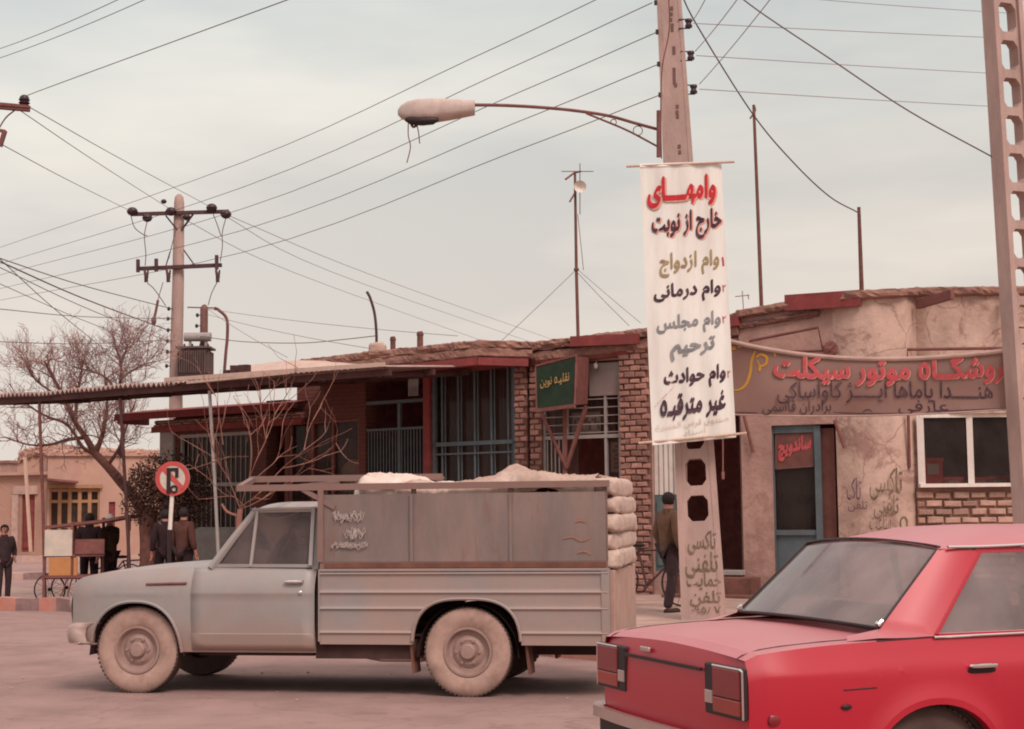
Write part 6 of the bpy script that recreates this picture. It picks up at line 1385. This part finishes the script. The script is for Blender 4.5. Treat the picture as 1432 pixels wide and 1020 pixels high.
b.obj('bumper', m_bumpd, TK, smooth=True, solid=.01)
# wheels
for x, s in ((XF, 1), (0, 1), (XF, -1), (0, -1)):
    wheel(TK, (x, s * .665, .343), .343, .19, m_rub, m_rubd, m_rim, s, .185)
# chassis
b = B(); 
for s in (1, -1): b.bx(-1.0, 2.9, s * .42 - .04, s * .42 + .04, .30, .42); b.bx(.45, 1.22, s * .72 - .03, s * .72 + .03, .285, .40)
b.tube([(0, -.6, .343), (0, .6, .343)], .06, 8); b.tube([(XF, -.6, .343), (XF, .6, .343)], .05, 8); b.bx(-1.05, 1.2, -.50, .50, .395, .425); b.bx(1.25, 2.2, -.7, .7, .30, .335); b.ball((0, 0, .343), (.14, .14, .14), 10, 8)
for x in (-.9, -.45, .5, 1.0, 2.3): b.bx(x - .04, x + .04, -.42, .42, .32, .41)
b.bx(.55, .95, -.62, -.25, .25, .40); b.obj('chassis', m_under, TK)
for s in (1, -1):
    for x in (XF, 0.):
        b = B(); rows = [[Vector((x + .40 * math.cos(a), s * .77, .30 + .42 * math.sin(a))), Vector((x + .40 * math.cos(a), s * .50, .30 + .42 * math.sin(a)))] for a in [math.pi * k / 14 for k in range(15)]]; b.grid(rows); b.add([r_[1] for r_ in rows], [list(range(15))]); b.obj('wheel_well', m_under, TK, smooth=True)
for x, s in ((.44, 1), (-.47, 1), (-.47, -1)): b = B(); b.box((x, s * .66, .30), (.02, .2, .25), Matrix.Rotation(R(6), 3, 'Y')); b.obj('mud_flap', m_rust, TK)
b = B(); b.tube([(.42, .50, .27), (.75, .5, .27), (1.1, .3, .3)], .03, 8); b.tube([(.36, .52, .30), (.42, .5, .27)], .03, 8); b.obj('exhaust', m_bump, TK)
# cargo bed
BX0, BX1 = -1.10, 1.17
bzb = arch(.40, [rarch])
def byf(x, z):
    y = .80
    for zr in (.945, .80, .675, .49): y += .014 * math.exp(-((z - zr) / .010) ** 2)
    return y + (.02 * ss(.92, .99, z) if False else 0)
b = B(); xs = xs_for(BX0, BX1, [rarch], 20)
def bside(s):
    ZZ = sorted({.40 + .58 * i / 16 for i in range(17)} | {zr + d for zr in (.945, .80, .675, .49) for d in (-.02, -.011, -.005, 0, .005, .011, .02)})
    rows = []
    for x in xs:
        zb_ = bzb(x); rows.append([Vector((x, s * byf(x, max(z, zb_)), max(z, zb_))) for z in ZZ])
    b.grid(rows, flip=s < 0); b.grid([[r[0], r[0] + Vector((0, -s * .06, 0))] for r in rows]); b.bx(BX0, BX1, s * .70, s * .815, .965, .985)
bside(1); bside(-1)
for s in (1, -1): b.bx(BX1 - .0, BX1 + .012, s * .70 - .03, s * .70 + .11 * (s > 0) + (.03 if s < 0 else 0), .42, .98); b.bx(BX0 - .01, BX0 + .05, s * .76 - .05, s * .76 + .05, .40, .98)
b.quad((BX1, -.79, .42), (BX1, .79, .42), (BX1, .79, .98), (BX1, -.79, .98)); b.bx(BX0, BX1, -.50, .50, .44, .46); b.bx(BX0, BX1, .50, .78, .755, .77); b.bx(BX0, BX1, -.78, -.50, .755, .77); b.obj('cargo_bed', m_truckb, TK, smooth=True, angle=30)
b = B(); pts = [Vector((x, .808, bzb(x) + .012)) for x in xs if abs(x) < .428]; b.tube(pts, .013, 6); b.obj('arch_lip', m_truckb, TK, smooth=True)
b = B(); b.bx(BX0 - .045, BX0 - .005, -.74, .74, .41, .965)
b.obj('tailgate', m_dust, TK, bevel=.008)
for s in (1, -1): b = B(); b.bx(BX0 - .19, BX0 - .162, s * .60 - .06, s * .60 + .06, .37, .43); b.obj('taillight', m_lens, TK, bevel=.006)
b = B(); b.bx(BX0 - .16, BX0 - .08, -.70, .70, .36, .44); b.bar((BX0 - .08, .4, .40), (BX0 + .1, .4, .40), .05); b.bar((BX0 - .08, -.4, .40), (BX0 + .1, -.4, .40), .05); b.obj('rear_bumper', m_under, TK, bevel=.01)
# rack above the bed
RK = B()
for s in (1, -1):
    RK.bx(BX0, BX1 + .0, s * .79 - .02, s * .79 + .02, .987, 1.035)
    for x in (BX0 + .02, -.35, .42, BX1 - .025): RK.bx(x - .02, x + .02, s * .775 - .02, s * .775 + .0, 1.036, 1.60)
    RK.bx(BX1 - .03, BX1 + .015, s * .80 - .018, s * .80 + .018, 1.036, 1.60)
    if s > 0: RK.bx(BX0 - .02, 1.86, s * .79 - .022, s * .79 + .022, 1.598, 1.648)
    else: RK.bx(BX0 - .02, .62, s * .79 - .022, s * .79 + .022, 1.598, 1.648); RK.bx(.55, 2.33, s * .79 - .025, s * .79 + .025, 1.70, 1.755); RK.bar((.62, s * .79, 1.62), (.55, s * .79, 1.73), .045)
RK.bar((1.05, .79, 1.30 + .16), (1.32, .79, 1.61), .035); RK.bar((1.05, -.79, 1.46), (1.34, -.79, 1.71), .035)
RK.bar((2.31, -.79, 1.72), (1.84, .79, 1.625), .045); RK.bar((1.16, -.79, 1.66), (1.16, .79, 1.622), .04); RK.bar((1.5, -.79, 1.69), (1.5, .79, 1.622), .03)
rk = RK.obj('rack', m_rail, TK)
b = B()
for s in (1, -1):
    P0 = [(BX0 + .0, -.36, -.01), (-.35, .41, .012), (.43, BX1 - .03, .0)]
    X = [BX0 + .01 + (BX1 - .04 - BX0) * i / 40 for i in range(41)]
    b.grid([[Vector((x, s * (.797 + .008 * math.sin((x + 1.1) * 2.77) * math.sin(math.pi * k / 6) + .004 * noise.noise(Vector((x * 2, k * .6, s)))), 1.037 + .525 * k / 6)) for k in range(7)] for x in X], flip=s < 0)
    for x in (.43, -.355): b.bx(x - .012, x + .012, s * .805 - .004, s * .805 + .006, 1.037, 1.56)
b.quad((BX1 - .06, -.78, 1.04), (BX1 - .06, .78, 1.04), (BX1 - .06, .78, 1.56), (BX1 - .06, -.78, 1.56)); b.obj('side_panel', m_panel, rk, smooth=True, angle=30)
b = B(); b.bx(BX0 + .01, BX1 - .04, .812, .818, .99, 1.03); b.bx(BX0 + .01, BX1 - .04, -.818, -.812, .99, 1.03); b.obj('rusty_strip', m_rust, rk)
tkf = lambda px, py, l: Vector(((652 - px) / 177.0, .806 + l, 1.42 - (py - 715.5) / 177.5))
m_chalk = mat('chalk white scrawl', (.36, .30, .275), .95, var=.3, scale=30); m_rustmark = mat('rust writing', (.36, .17, .11), .95)
rz_ = random.Random(12); SC = []
for x0, x1, y0, h in ((466, 510, 721, 8), (482, 512, 744, 8), (464, 516, 760, 4)):
    for rep_ in range(3):
        P_ = []; x = x0 + rz_.uniform(-3, 3); ph = rz_.uniform(0, 6)
        while x < x1: P_.append((x, y0 + h * math.sin(ph) * rz_.uniform(.4, 1.1) + rz_.uniform(-2, 2))); x += rz_.uniform(-1.0, 4.5); ph += rz_.uniform(.8, 2.2)
        SC.append(P_)
brush(SC, tkf, 1.5, m_chalk, 'scrawl', rk, off=.004)
brush([[(804, 731), (812, 729), (820, 732)], [(786, 753), (800, 751), (812, 756), (824, 752)], [(806, 772), (816, 770), (826, 774)]], tkf, 1.8, m_rustmark, 'scrawl', rk, off=.004)
# the load: sacks
rs = random.Random(2)
def sack(x, y, z, sx, sy, sz, label, m=m_sack, rz=0., ry=0., seed=0, pw=.62, amp=1.):
    b = B(); b.ball((0, 0, 0), (sx, sy, sz), 56, 30, pw=pw, nz=.20 * amp, seed=seed)
    for v in b.v:
        f = noise.noise(v * 8 + Vector((seed, 0, 0))) * .022 - abs(noise.noise(Vector((v.x * 13, v.y * 6, v.z * 13)) + Vector((seed, 4, 0)))) * .035 - abs(noise.noise(v * 26 + Vector((seed, 9, 0)))) * .012; v.z += f * amp; v.x += f * .5
        v.x *= 1 - .10 * abs(v.z / sz) ** 2
    w_ = MT[TK.name]; o = b.obj('sack', m, smooth=True); o.matrix_world = w_ @ Matrix.Translation((x, y, z)) @ Matrix.Rotation(rz, 4, 'Z') @ Matrix.Rotation(ry, 4, 'Y')
    return tag(o, label, 'sack', 'sacks loaded on the pickup truck')
sack(.72, .25, 1.60, .26, .48, .135, 'smooth white sack at the front of the load, just behind the cab', seed=1)
sack(.52, -.40, 1.56, .5, .34, .12, 'white sack at the far side of the load behind the front sack', m_sack, 0, 0, 15)
def tarp_z(x, y):
    e = min(1, (.775 - abs(y)) / .16); e = 1 - (1 - max(0, e)) ** 2
    z = 1.545 + .135 * e + .11 * math.exp(-((x + .25) / .16) ** 2 - (y / .5) ** 2) + .045 * math.exp(-((x + .62) / .35) ** 2) - .03 * math.exp(-((x - .2) / .2) ** 2)
    q = Vector((x * 3.2, y * 2.0, 3)); z += .05 * noise.noise(q) - .045 * abs(noise.noise(q * 2.1 + Vector((3, 1, 0)))) - .022 * abs(noise.noise(q * 5.3 + Vector((1, 7, 0)))) + .006 * noise.noise(q * 14)
    return z
b = B(); b.grid([[Vector((-1.0 + 1.60 * i / 110, -.775 + 1.55 * k / 90, tarp_z(-1.0 + 1.60 * i / 110, -.775 + 1.55 * k / 90))) for i in range(111)] for k in range(91)])
o = b.obj('tarpaulin', m_tarpl, smooth=True, solid=.006); o.matrix_world = MT[TK.name].copy(); tag(o, 'rumpled pale tan tarpaulin peaked in the middle, covering the load of the pickup truck', 'tarpaulin')
for k in range(5):
    sack(-1.065 + .012 * math.sin(k * 2), .02 * math.cos(k * 3), 1.05 + .138 * k, .105, .745, .0735, ['lowest of the pale dusty sacks stacked above the tailgate', 'second from bottom of the pale dusty sacks stacked above the tailgate', 'middle one of the pale dusty sacks stacked above the tailgate', 'second from top of the pale dusty sacks above the tailgate', 'topmost of the pale dusty sacks stacked above the tailgate'][k], m_sackr, .012 * math.sin(k * 5), 0, 20 + k, .36, .5)
b = B(); b.bx(BX0 + .15, BX1 - .08, -.72, .72, .80, 1.47); o = b.obj('packed_load', m_sackb); o.matrix_world = MT[TK.name].copy(); tag(o, 'packed lower load filling the bed under the sacks', 'load'); 
# driver
dl = MT[TK.name] @ Vector((1.42, .34, .40))
person(dl, TH + R(90), 'driver in a dark jacket sitting in the pickup truck cab', 1.66, m_cdrk, m_cdrk, pose=dict(pel=(0, 0, .27), bel=(0, .02, .42), che=(0, .0, .62), neck=(0, -.02, .77), jaw=(0, -.045, .855), mid=(0, -.045, .92), crn=(0, -.03, .985),
    shL=(.17, -.01, .71), elL=(.22, -.10, .50), wrL=(.13, -.28, .62), shR=(-.17, -.01, .71), elR=(-.22, -.10, .50), wrR=(-.13, -.28, .62), hiL=(.09, -.05, .27), knL=(.11, -.42, .36), anL=(.11, -.50, .08), toL=(.11, -.62, .05), hiR=(-.09, -.05, .27), knR=(-.11, -.42, .36), anR=(-.11, -.50, .08), toR=(-.11, -.62, .05)))

# ------------------------------------------------------------------ red saloon (x forward, y to its left; its right side faces the camera)
CH = R(20); cey = Vector((-math.sin(CH), math.cos(CH), 0)); CL = Vector((.97, 6.5, 0)) + cey * .79
RC = thing('red_car', CL, CH, 'red four door saloon seen from behind, cut off by the right edge', 'car')
RWX, FWX = .87, 3.33; ra = (RWX, .25, .335, .335, 2.1); fa = (FWX, .25, .335, .335, 2.1)
czt = smoothf([(0, .795), (.05, .818), (.3, .842), (.7, .856), (1.2, .864), (2.9, .862), (3.4, .845), (3.9, .79), (4.1, .72)])
czb = arch(lambda x: .30 + .05 * ss(.15, 0, x) if False else .30, [ra, fa])
prof = smoothf([(.28, .735), (.42, .778), (.60, .792), (.728, .789), (.745, .784), (.80, .763), (.87, .738)])
def cyf(x, z):
    y = prof(z)
    if x < .22: y -= .045 * (1 - x / .22) ** 2.2
    if x > 3.8: y -= .12 * ((x - 3.8) / .3) ** 2
    for xc in (RWX, FWX):
        d = math.hypot(x - xc, z - .25); y += .020 * math.exp(-((d - .35) / .05) ** 2)
    return y
b = B(); xs = xs_for(0, 4.1, [ra, fa], 70); ZK = [0, .1, .2, .3, .4, .5, .6, .68, .74, .78, .80, .815, .83, .86, .9, .95, 1]
for s in (1, -1):
    rows = [[Vector((x, s * cyf(x, czb(x) + (czt(x) - czb(x)) * k), czb(x) + (czt(x) - czb(x)) * k)) for k in ZK] for x in xs]; b.grid(rows, flip=s < 0); b.grid([[r[0], r[0] + Vector((0, -s * .05, 0))] for r in rows])
def crown_r(x, t): return .022 * (1 - t * t) + .006 * (1 - abs(t)) 
deck(b, [i * .78 / 14 for i in range(15)], czt, cyf, crown_r, 18); deck(b, [2.82 + (4.1 - 2.82) * i / 14 for i in range(15)], czt, cyf, lambda x, t: .03 * (1 - t * t), 18)
rear = []
for k in range(11):
    u = k / 10; z = .32 + (.795 - .32) * u
    rear.append([Vector((-.018 + .03 * abs(t) ** 4 - .012 * math.sin(math.pi * u) - (.0) + .016 * (u > .95), cyf(0, z) * t, z + (crown_r(0, t) if k == 10 else 0))) for t in [-1 + i / 12 for i in range(25)]])
rear.append([Vector((0, cyf(0, .795) * t, .795 + crown_r(0, t))) for t in [-1 + i / 12 for i in range(25)]])
b.grid(rear)
b.grid([[Vector((4.1 + .02 * math.sin(math.pi * u), cyf(4.1, .32 + .4 * u) * t, .32 + .40 * u + (.03 * (1 - t * t) if u == 1 else 0))) for t in [-1 + i / 8 for i in range(17)]] for u in (0, .25, .5, .75, 1)])
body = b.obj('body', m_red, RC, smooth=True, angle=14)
# seams
b = B(); dz = lambda x, y: czt(x) + crown_r(x, y / cyf(x, czt(x))) + .001
for s in (1, -1): b.tube([(x, s * .655, dz(x, .655)) for x in (.0, .02, .1, .2, .4, .62)], .003, 5)
for s in (1, -1): b.tube([(x, s * (cyf(x, czt(x)) + .0), czt(x) + .001) for x in (.62, .75, .95)], .003, 5)
b.obj('trunk_seam', m_trimd, RC)
b = B()
for s in (1, -1):
    for X in (1.90, 2.75): b.tube([(X + (.0 if z > .62 else (.0 if X > 1.4 else .12 * (.62 - z) / .3)), s * (cyf(X, z) + .0005), z) for z in (.862, .80, .74, .62, .5, .36)], .0035, 5)
    b.tube([(.42, s * (cyf(.42, .66) + .001), .665), (.58, s * (cyf(.58, .66) + .001), .668)], .003, 5)
    b.ball((.43, s * (cyf(.43, .60) + .003), .595), (.028, .008, .012), 8, 5)
b.obj('door_seam', m_trimd, RC)
# roof and pillars
b = B(); rows = []
RX = [1.06, 1.10, 1.2, 1.4, 1.7, 2.0, 2.25, 2.40, 2.45]
for x in RX:
    e = 1.232 + .018 * math.sin(math.pi * (x - 1.06) / 1.39); c = .034 + .05 * ss(1.04, 1.45, x) * (1 - .4 * ss(2.1, 2.45, x)); hw = .585 + .02 * math.sin(math.pi * (x - 1.06) / 1.39)
    rows.append([Vector((x - .05 * (1 - t * t) * (x < 1.11) - 0 * x, hw * math.copysign(abs(t) ** .85, t), e + c * (1 - abs(t) ** 2.4))) for t in [-1 + k / 11 for k in range(23)]])
b.grid(rows)
for s in (1, -1):
    P = lambda x, y, z: Vector((x, s * y, z))
    # quarter panel between rear window and side window
    g = []
    for k in range(9):
        u = k / 8; A_ = P(1.06, .575, 1.236).lerp(P(.70, .648, .898), u); Z_ = P(1.255, .607, 1.222).lerp(P(.925, .722, .868), u); M_ = A_.lerp(Z_, .45) + Vector((0, s * (.007 + .004 * u), .003)); g.append([A_, A_.lerp(M_, .5) + Vector((0, s * .002, .001)), M_, M_.lerp(Z_, .5) + Vector((0, s * .002, 0)), Z_])
    g.append([P(.64, .728, .866), P(.72, .739, .864), P(.80, .745, .864), P(.87, .745, .866), P(.925, .742, .866)])
    b.grid(g, flip=s > 0)
    b.grid([[P(.70, .648, .898), P(.56, .60, .868)], [P(.64, .728, .866), P(.50, .70, .855)]])
    # strip between gutter and windows, doors' upper frames
    b.grid([[P(x, .604, 1.236), P(x, .61, 1.214)] for x in (1.24, 1.6, 2.0, 2.33)]); b.bar(P(1.255, .606, 1.217), P(.925, .724, .868), .010, .026, up=(0, 1, 0)); b.bar(P(1.85, .612, 1.222), P(1.93, .728, .868), .022, .07, up=(0, 1, 0)); b.bar(P(2.36, .60, 1.222), P(2.78, .715, .87), .03, .04, up=(0, 1, 0)); b.bar(P(.925, .735, .866), P(2.85, .735, .866), .03, .02)
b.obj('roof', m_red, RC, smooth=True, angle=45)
b = B()
for s in (1, -1): b.tube(catmull([(1.09, s * .606, 1.242), (1.3, s * .614, 1.242), (1.8, s * .622, 1.252), (2.3, s * .608, 1.243)], 5), .0065, 6); b.tube([(.90, s * .752, .862), (1.5, s * .755, .866), (2.8, s * .748, .864)], .0055, 6)
b.obj('chrome_strip', m_chrome, RC, smooth=True)
# rear window with rubber frame
def rw(t, u, o=0.): return Vector((.70 + .37 * u - .07 * (1 - t * t) * (1 - .3 * u), t * (.640 - .072 * u), .896 + .342 * u + (.018 + .012 * u) * (1 - t * t) + o))
b = B(); b.grid([[rw(-1 + i / 8, k / 6) for i in range(17)] for k in range(7)]); b.obj('rear_window', g_car, RC, smooth=True)
b = B(); loop = [rw(-1 + i / 8, 0, .004) for i in range(17)] + [rw(1, k / 6, .004) for k in range(1, 7)] + [rw(1 - i / 8, 1, .004) for i in range(1, 17)] + [rw(-1, 1 - k / 6, .004) for k in range(1, 7)]
b.tube(loop, .0075, 6); b.obj('window_rubber', m_trimd, RC, smooth=True)
b = B(); b.tube([rw(-.97, .02, .016), rw(-1, .0, .018), rw(-1, .05, .018)], .011, 6); b.tube([rw(1, .05, .018), rw(1, .0, .018), rw(.97, .02, .016)], .011, 6); b.obj('trim_corner', m_chrome, RC)
for s in (1, -1):
    P = lambda x, y, z: Vector((x, s * y, z)); b = B(); b.quad(P(.93, .722, .874), P(1.90, .724, .874), P(1.84, .610, 1.214), P(1.26, .608, 1.214)); b.obj('side_window', g_car, RC)
    b = B(); b.quad(P(1.95, .724, .874), P(2.76, .715, .874), P(2.36, .604, 1.214), P(1.87, .610, 1.214)); b.obj('side_window', g_car, RC)
    b = B(); b.ball((1.11, s * (cyf(1.11, .735) + .018), .738), (.072, .014, .011), 14, 6, pw=.6); b.obj('handle', m_chrome, RC, smooth=True)
    b = B(); b.ball((1.11, s * (cyf(1.11, .72) + .0), .718), (.075, .006, .014), 14, 6, pw=.6); b.obj('handle_recess', m_trimd, RC, smooth=True)
    b = B(); b.ball((2.12, s * (cyf(2.1, .80) + .016), .785), (.072, .014, .011), 14, 6, pw=.6); b.obj('handle', m_chrome, RC, smooth=True)
b = B(); b.grid([[Vector((2.93 - .50 * u + .06 * (1 - t * t), t * (.66 - .07 * u), .87 + .365 * u + .04 * (1 - t * t) * u)) for t in [-1 + k / 6 for k in range(13)]] for u in (0, .5, 1)]); b.obj('windscreen', g_car, RC, smooth=True)
# inside
b = B(); b.bx(.72, 2.9, -.70, .70, .30, .34); b.bx(.62, 1.12, -.66, .66, .80, .845); b.bx(2.6, 2.88, -.66, .66, .62, .85)
for s in (1, -1): b.bx(1.0, 2.8, s * .69, s * .70, .34, .85)
b.obj('cabin_lining', m_lining, RC)
b = B(); b.box((1.20, 0, .70), (.14, 1.28, .50), Matrix.Rotation(R(-14), 3, 'Y')); b.bx(1.2, 1.7, -.62, .62, .42, .56); b.obj('rear_seat', m_seat, RC, bevel=.03)
for s in (1, -1): b = B(); b.box((1.95, s * .35, .76), (.13, .5, .60), Matrix.Rotation(R(-14), 3, 'Y')); b.bx(1.95, 2.4, s * .35 - .25, s * .35 + .25, .42, .54); b.obj('front_seat', m_seat, RC, bevel=.04)
b = B(); b.tube([Vector((2.42, .35, .83)) + Matrix.Rotation(R(-65), 3, 'Y') @ Vector((.18 * math.cos(a * .2618), .18 * math.sin(a * .2618), 0)) for a in range(25)], .012, 6); b.obj('steering_wheel', m_trimd, RC)
b = B(); b.tube([(1.60, .60, 1.20), (1.66, .64, 1.0), (1.72, .66, .80)], .018, 6); b.obj('seat_belt', m_steel_br, RC)
# tail: lamps, black line, emblem, bumper
for s in (1, -1):
    b = B(); y0, y1 = s * .385, s * .755
    b.bx(-.034, -.005, y0 + s * .03, y1, .555, .768); hs = b.obj('taillight', m_trimd, RC, bevel=.008)
    b = B(); b.bx(-.041, -.03, s * .50, s * .742, .638, .758); b.obj('red_lens', m_lens, hs, bevel=.006); b = B(); b.bx(-.041, -.03, s * .50, s * .742, .570, .634); b.obj('amber_lens', m_lensa, hs, bevel=.006); b = B(); b.bx(-.040, -.03, s * .425, s * .495, .60, .655); b.obj('clear_lens', m_lensw, hs, bevel=.004)
    b = B(); b.tube([(-.036, s * .50, .763), (-.036, s * .746, .763), (-.032, s * .755, .755), (-.032, s * .755, .56)], .005, 6); b.obj('chrome_rim', m_chrome, hs)
b = B(); b.bar((-.040, -.40, .735), (-.040, .40, .735), .012, .014); b.obj('black_strip', m_trimd, RC)
b = B(); b.lathe([(0, -.012), (.028, -.010), (.03, 0)], 16, c=(-.036, .10, .655)); b.v = [Vector((-.036 + (v.y), v.x - -.036 + .10, v.z)) for v in b.v]; b.obj('trunk_lock', m_bump, RC, smooth=True)
b = B(); b.box((-.030, .19, .775), (.012, .10, .022)); b.obj('emblem', m_bump, RC, bevel=.004)
b = B(); pf_ = [(.03, .470), (-.005, .470), (-.024, .458), (-.026, .440), (-.008, .420), (.03, .418)]; rows = []
path = [(.55, -.80), (.3, -.815), (.08, -.81), (-.02, -.775), (-.06, -.68), (-.085, -.35), (-.09, 0), (-.085, .35), (-.06, .68), (-.02, .775), (.08, .81), (.3, .815), (.55, .80)]
for i, (x, y) in enumerate(path):
    a = path[min(i + 1, 12)]; c = path[max(0, i - 1)]; d = Vector((a[0] - c[0], a[1] - c[1], 0)).normalized(); o = Vector((-d.y, d.x, 0)); rows.append([Vector((x, y, z)) + o * -q * (1 if True else 0) * -1 for q, z in pf_])
b.grid(rows, close=True); b.obj('bumper', m_bump, RC, smooth=True, angle=50)
b = B(); b.bx(-.03, .05, -.74, .74, .24, .41); b.obj('valance', m_trimd, RC)
for s in (1, -1): b = B(); b.ball((.10, s * .775, .555), (.030, .012, .024), 10, 6, pw=.7); b.obj('side_marker', m_lens, RC, smooth=True)
for x, s in ((RWX, 1), (RWX, -1), (FWX, 1), (FWX, -1)): wheel(RC, (x, s * .655, .29), .29, .165, m_rubd, m_rubd, m_rim, s, .17)
b = B(); b.bx(.1, 3.9, -.62, .62, .22, .29); b.obj('underbody', m_under, RC)
for s in (1, -1):
    for x in (RWX, FWX):
        b = B(); rows = [[Vector((x + .325 * math.cos(a), s * .74, .25 + .325 * math.sin(a))), Vector((x + .325 * math.cos(a), s * .50, .25 + .325 * math.sin(a)))] for a in [math.pi * k / 14 for k in range(15)]]; b.grid(rows); b.add([q_[1] for q_ in rows], [list(range(15))]); b.obj('wheel_well', m_under, RC, smooth=True)
for s in (1, -1): b = B(); b.bx(4.08, 4.125, s * .42, s * .68, .56, .70); b.obj('headlight', m_lensw, RC, bevel=.02)
b = B(); b.bx(4.08, 4.11, -.38, .38, .56, .70); b.obj('grille', m_trimd, RC); b = B(); b.bx(4.12, 4.2, -.8, .8, .38, .48); b.obj('front_bumper', m_bump, RC, bevel=.02)
# small rubble at the kerb behind the truck
r = random.Random(4)
b = B()
for k in range(46):
    px = r.uniform(-20, 900); Y = r.uniform(11, 24); p = gpt(px, Y); s_k = r.uniform(.004, .012); b.ball(p + Vector((0, 0, s_k * .4)), (s_k * 1.4, s_k, s_k * .7), 6, 4, nz=.4, seed=k)
tag(b.obj('gravel', m_pave), 'scattered small stones on the dusty road', 'gravel', kind='stuff')
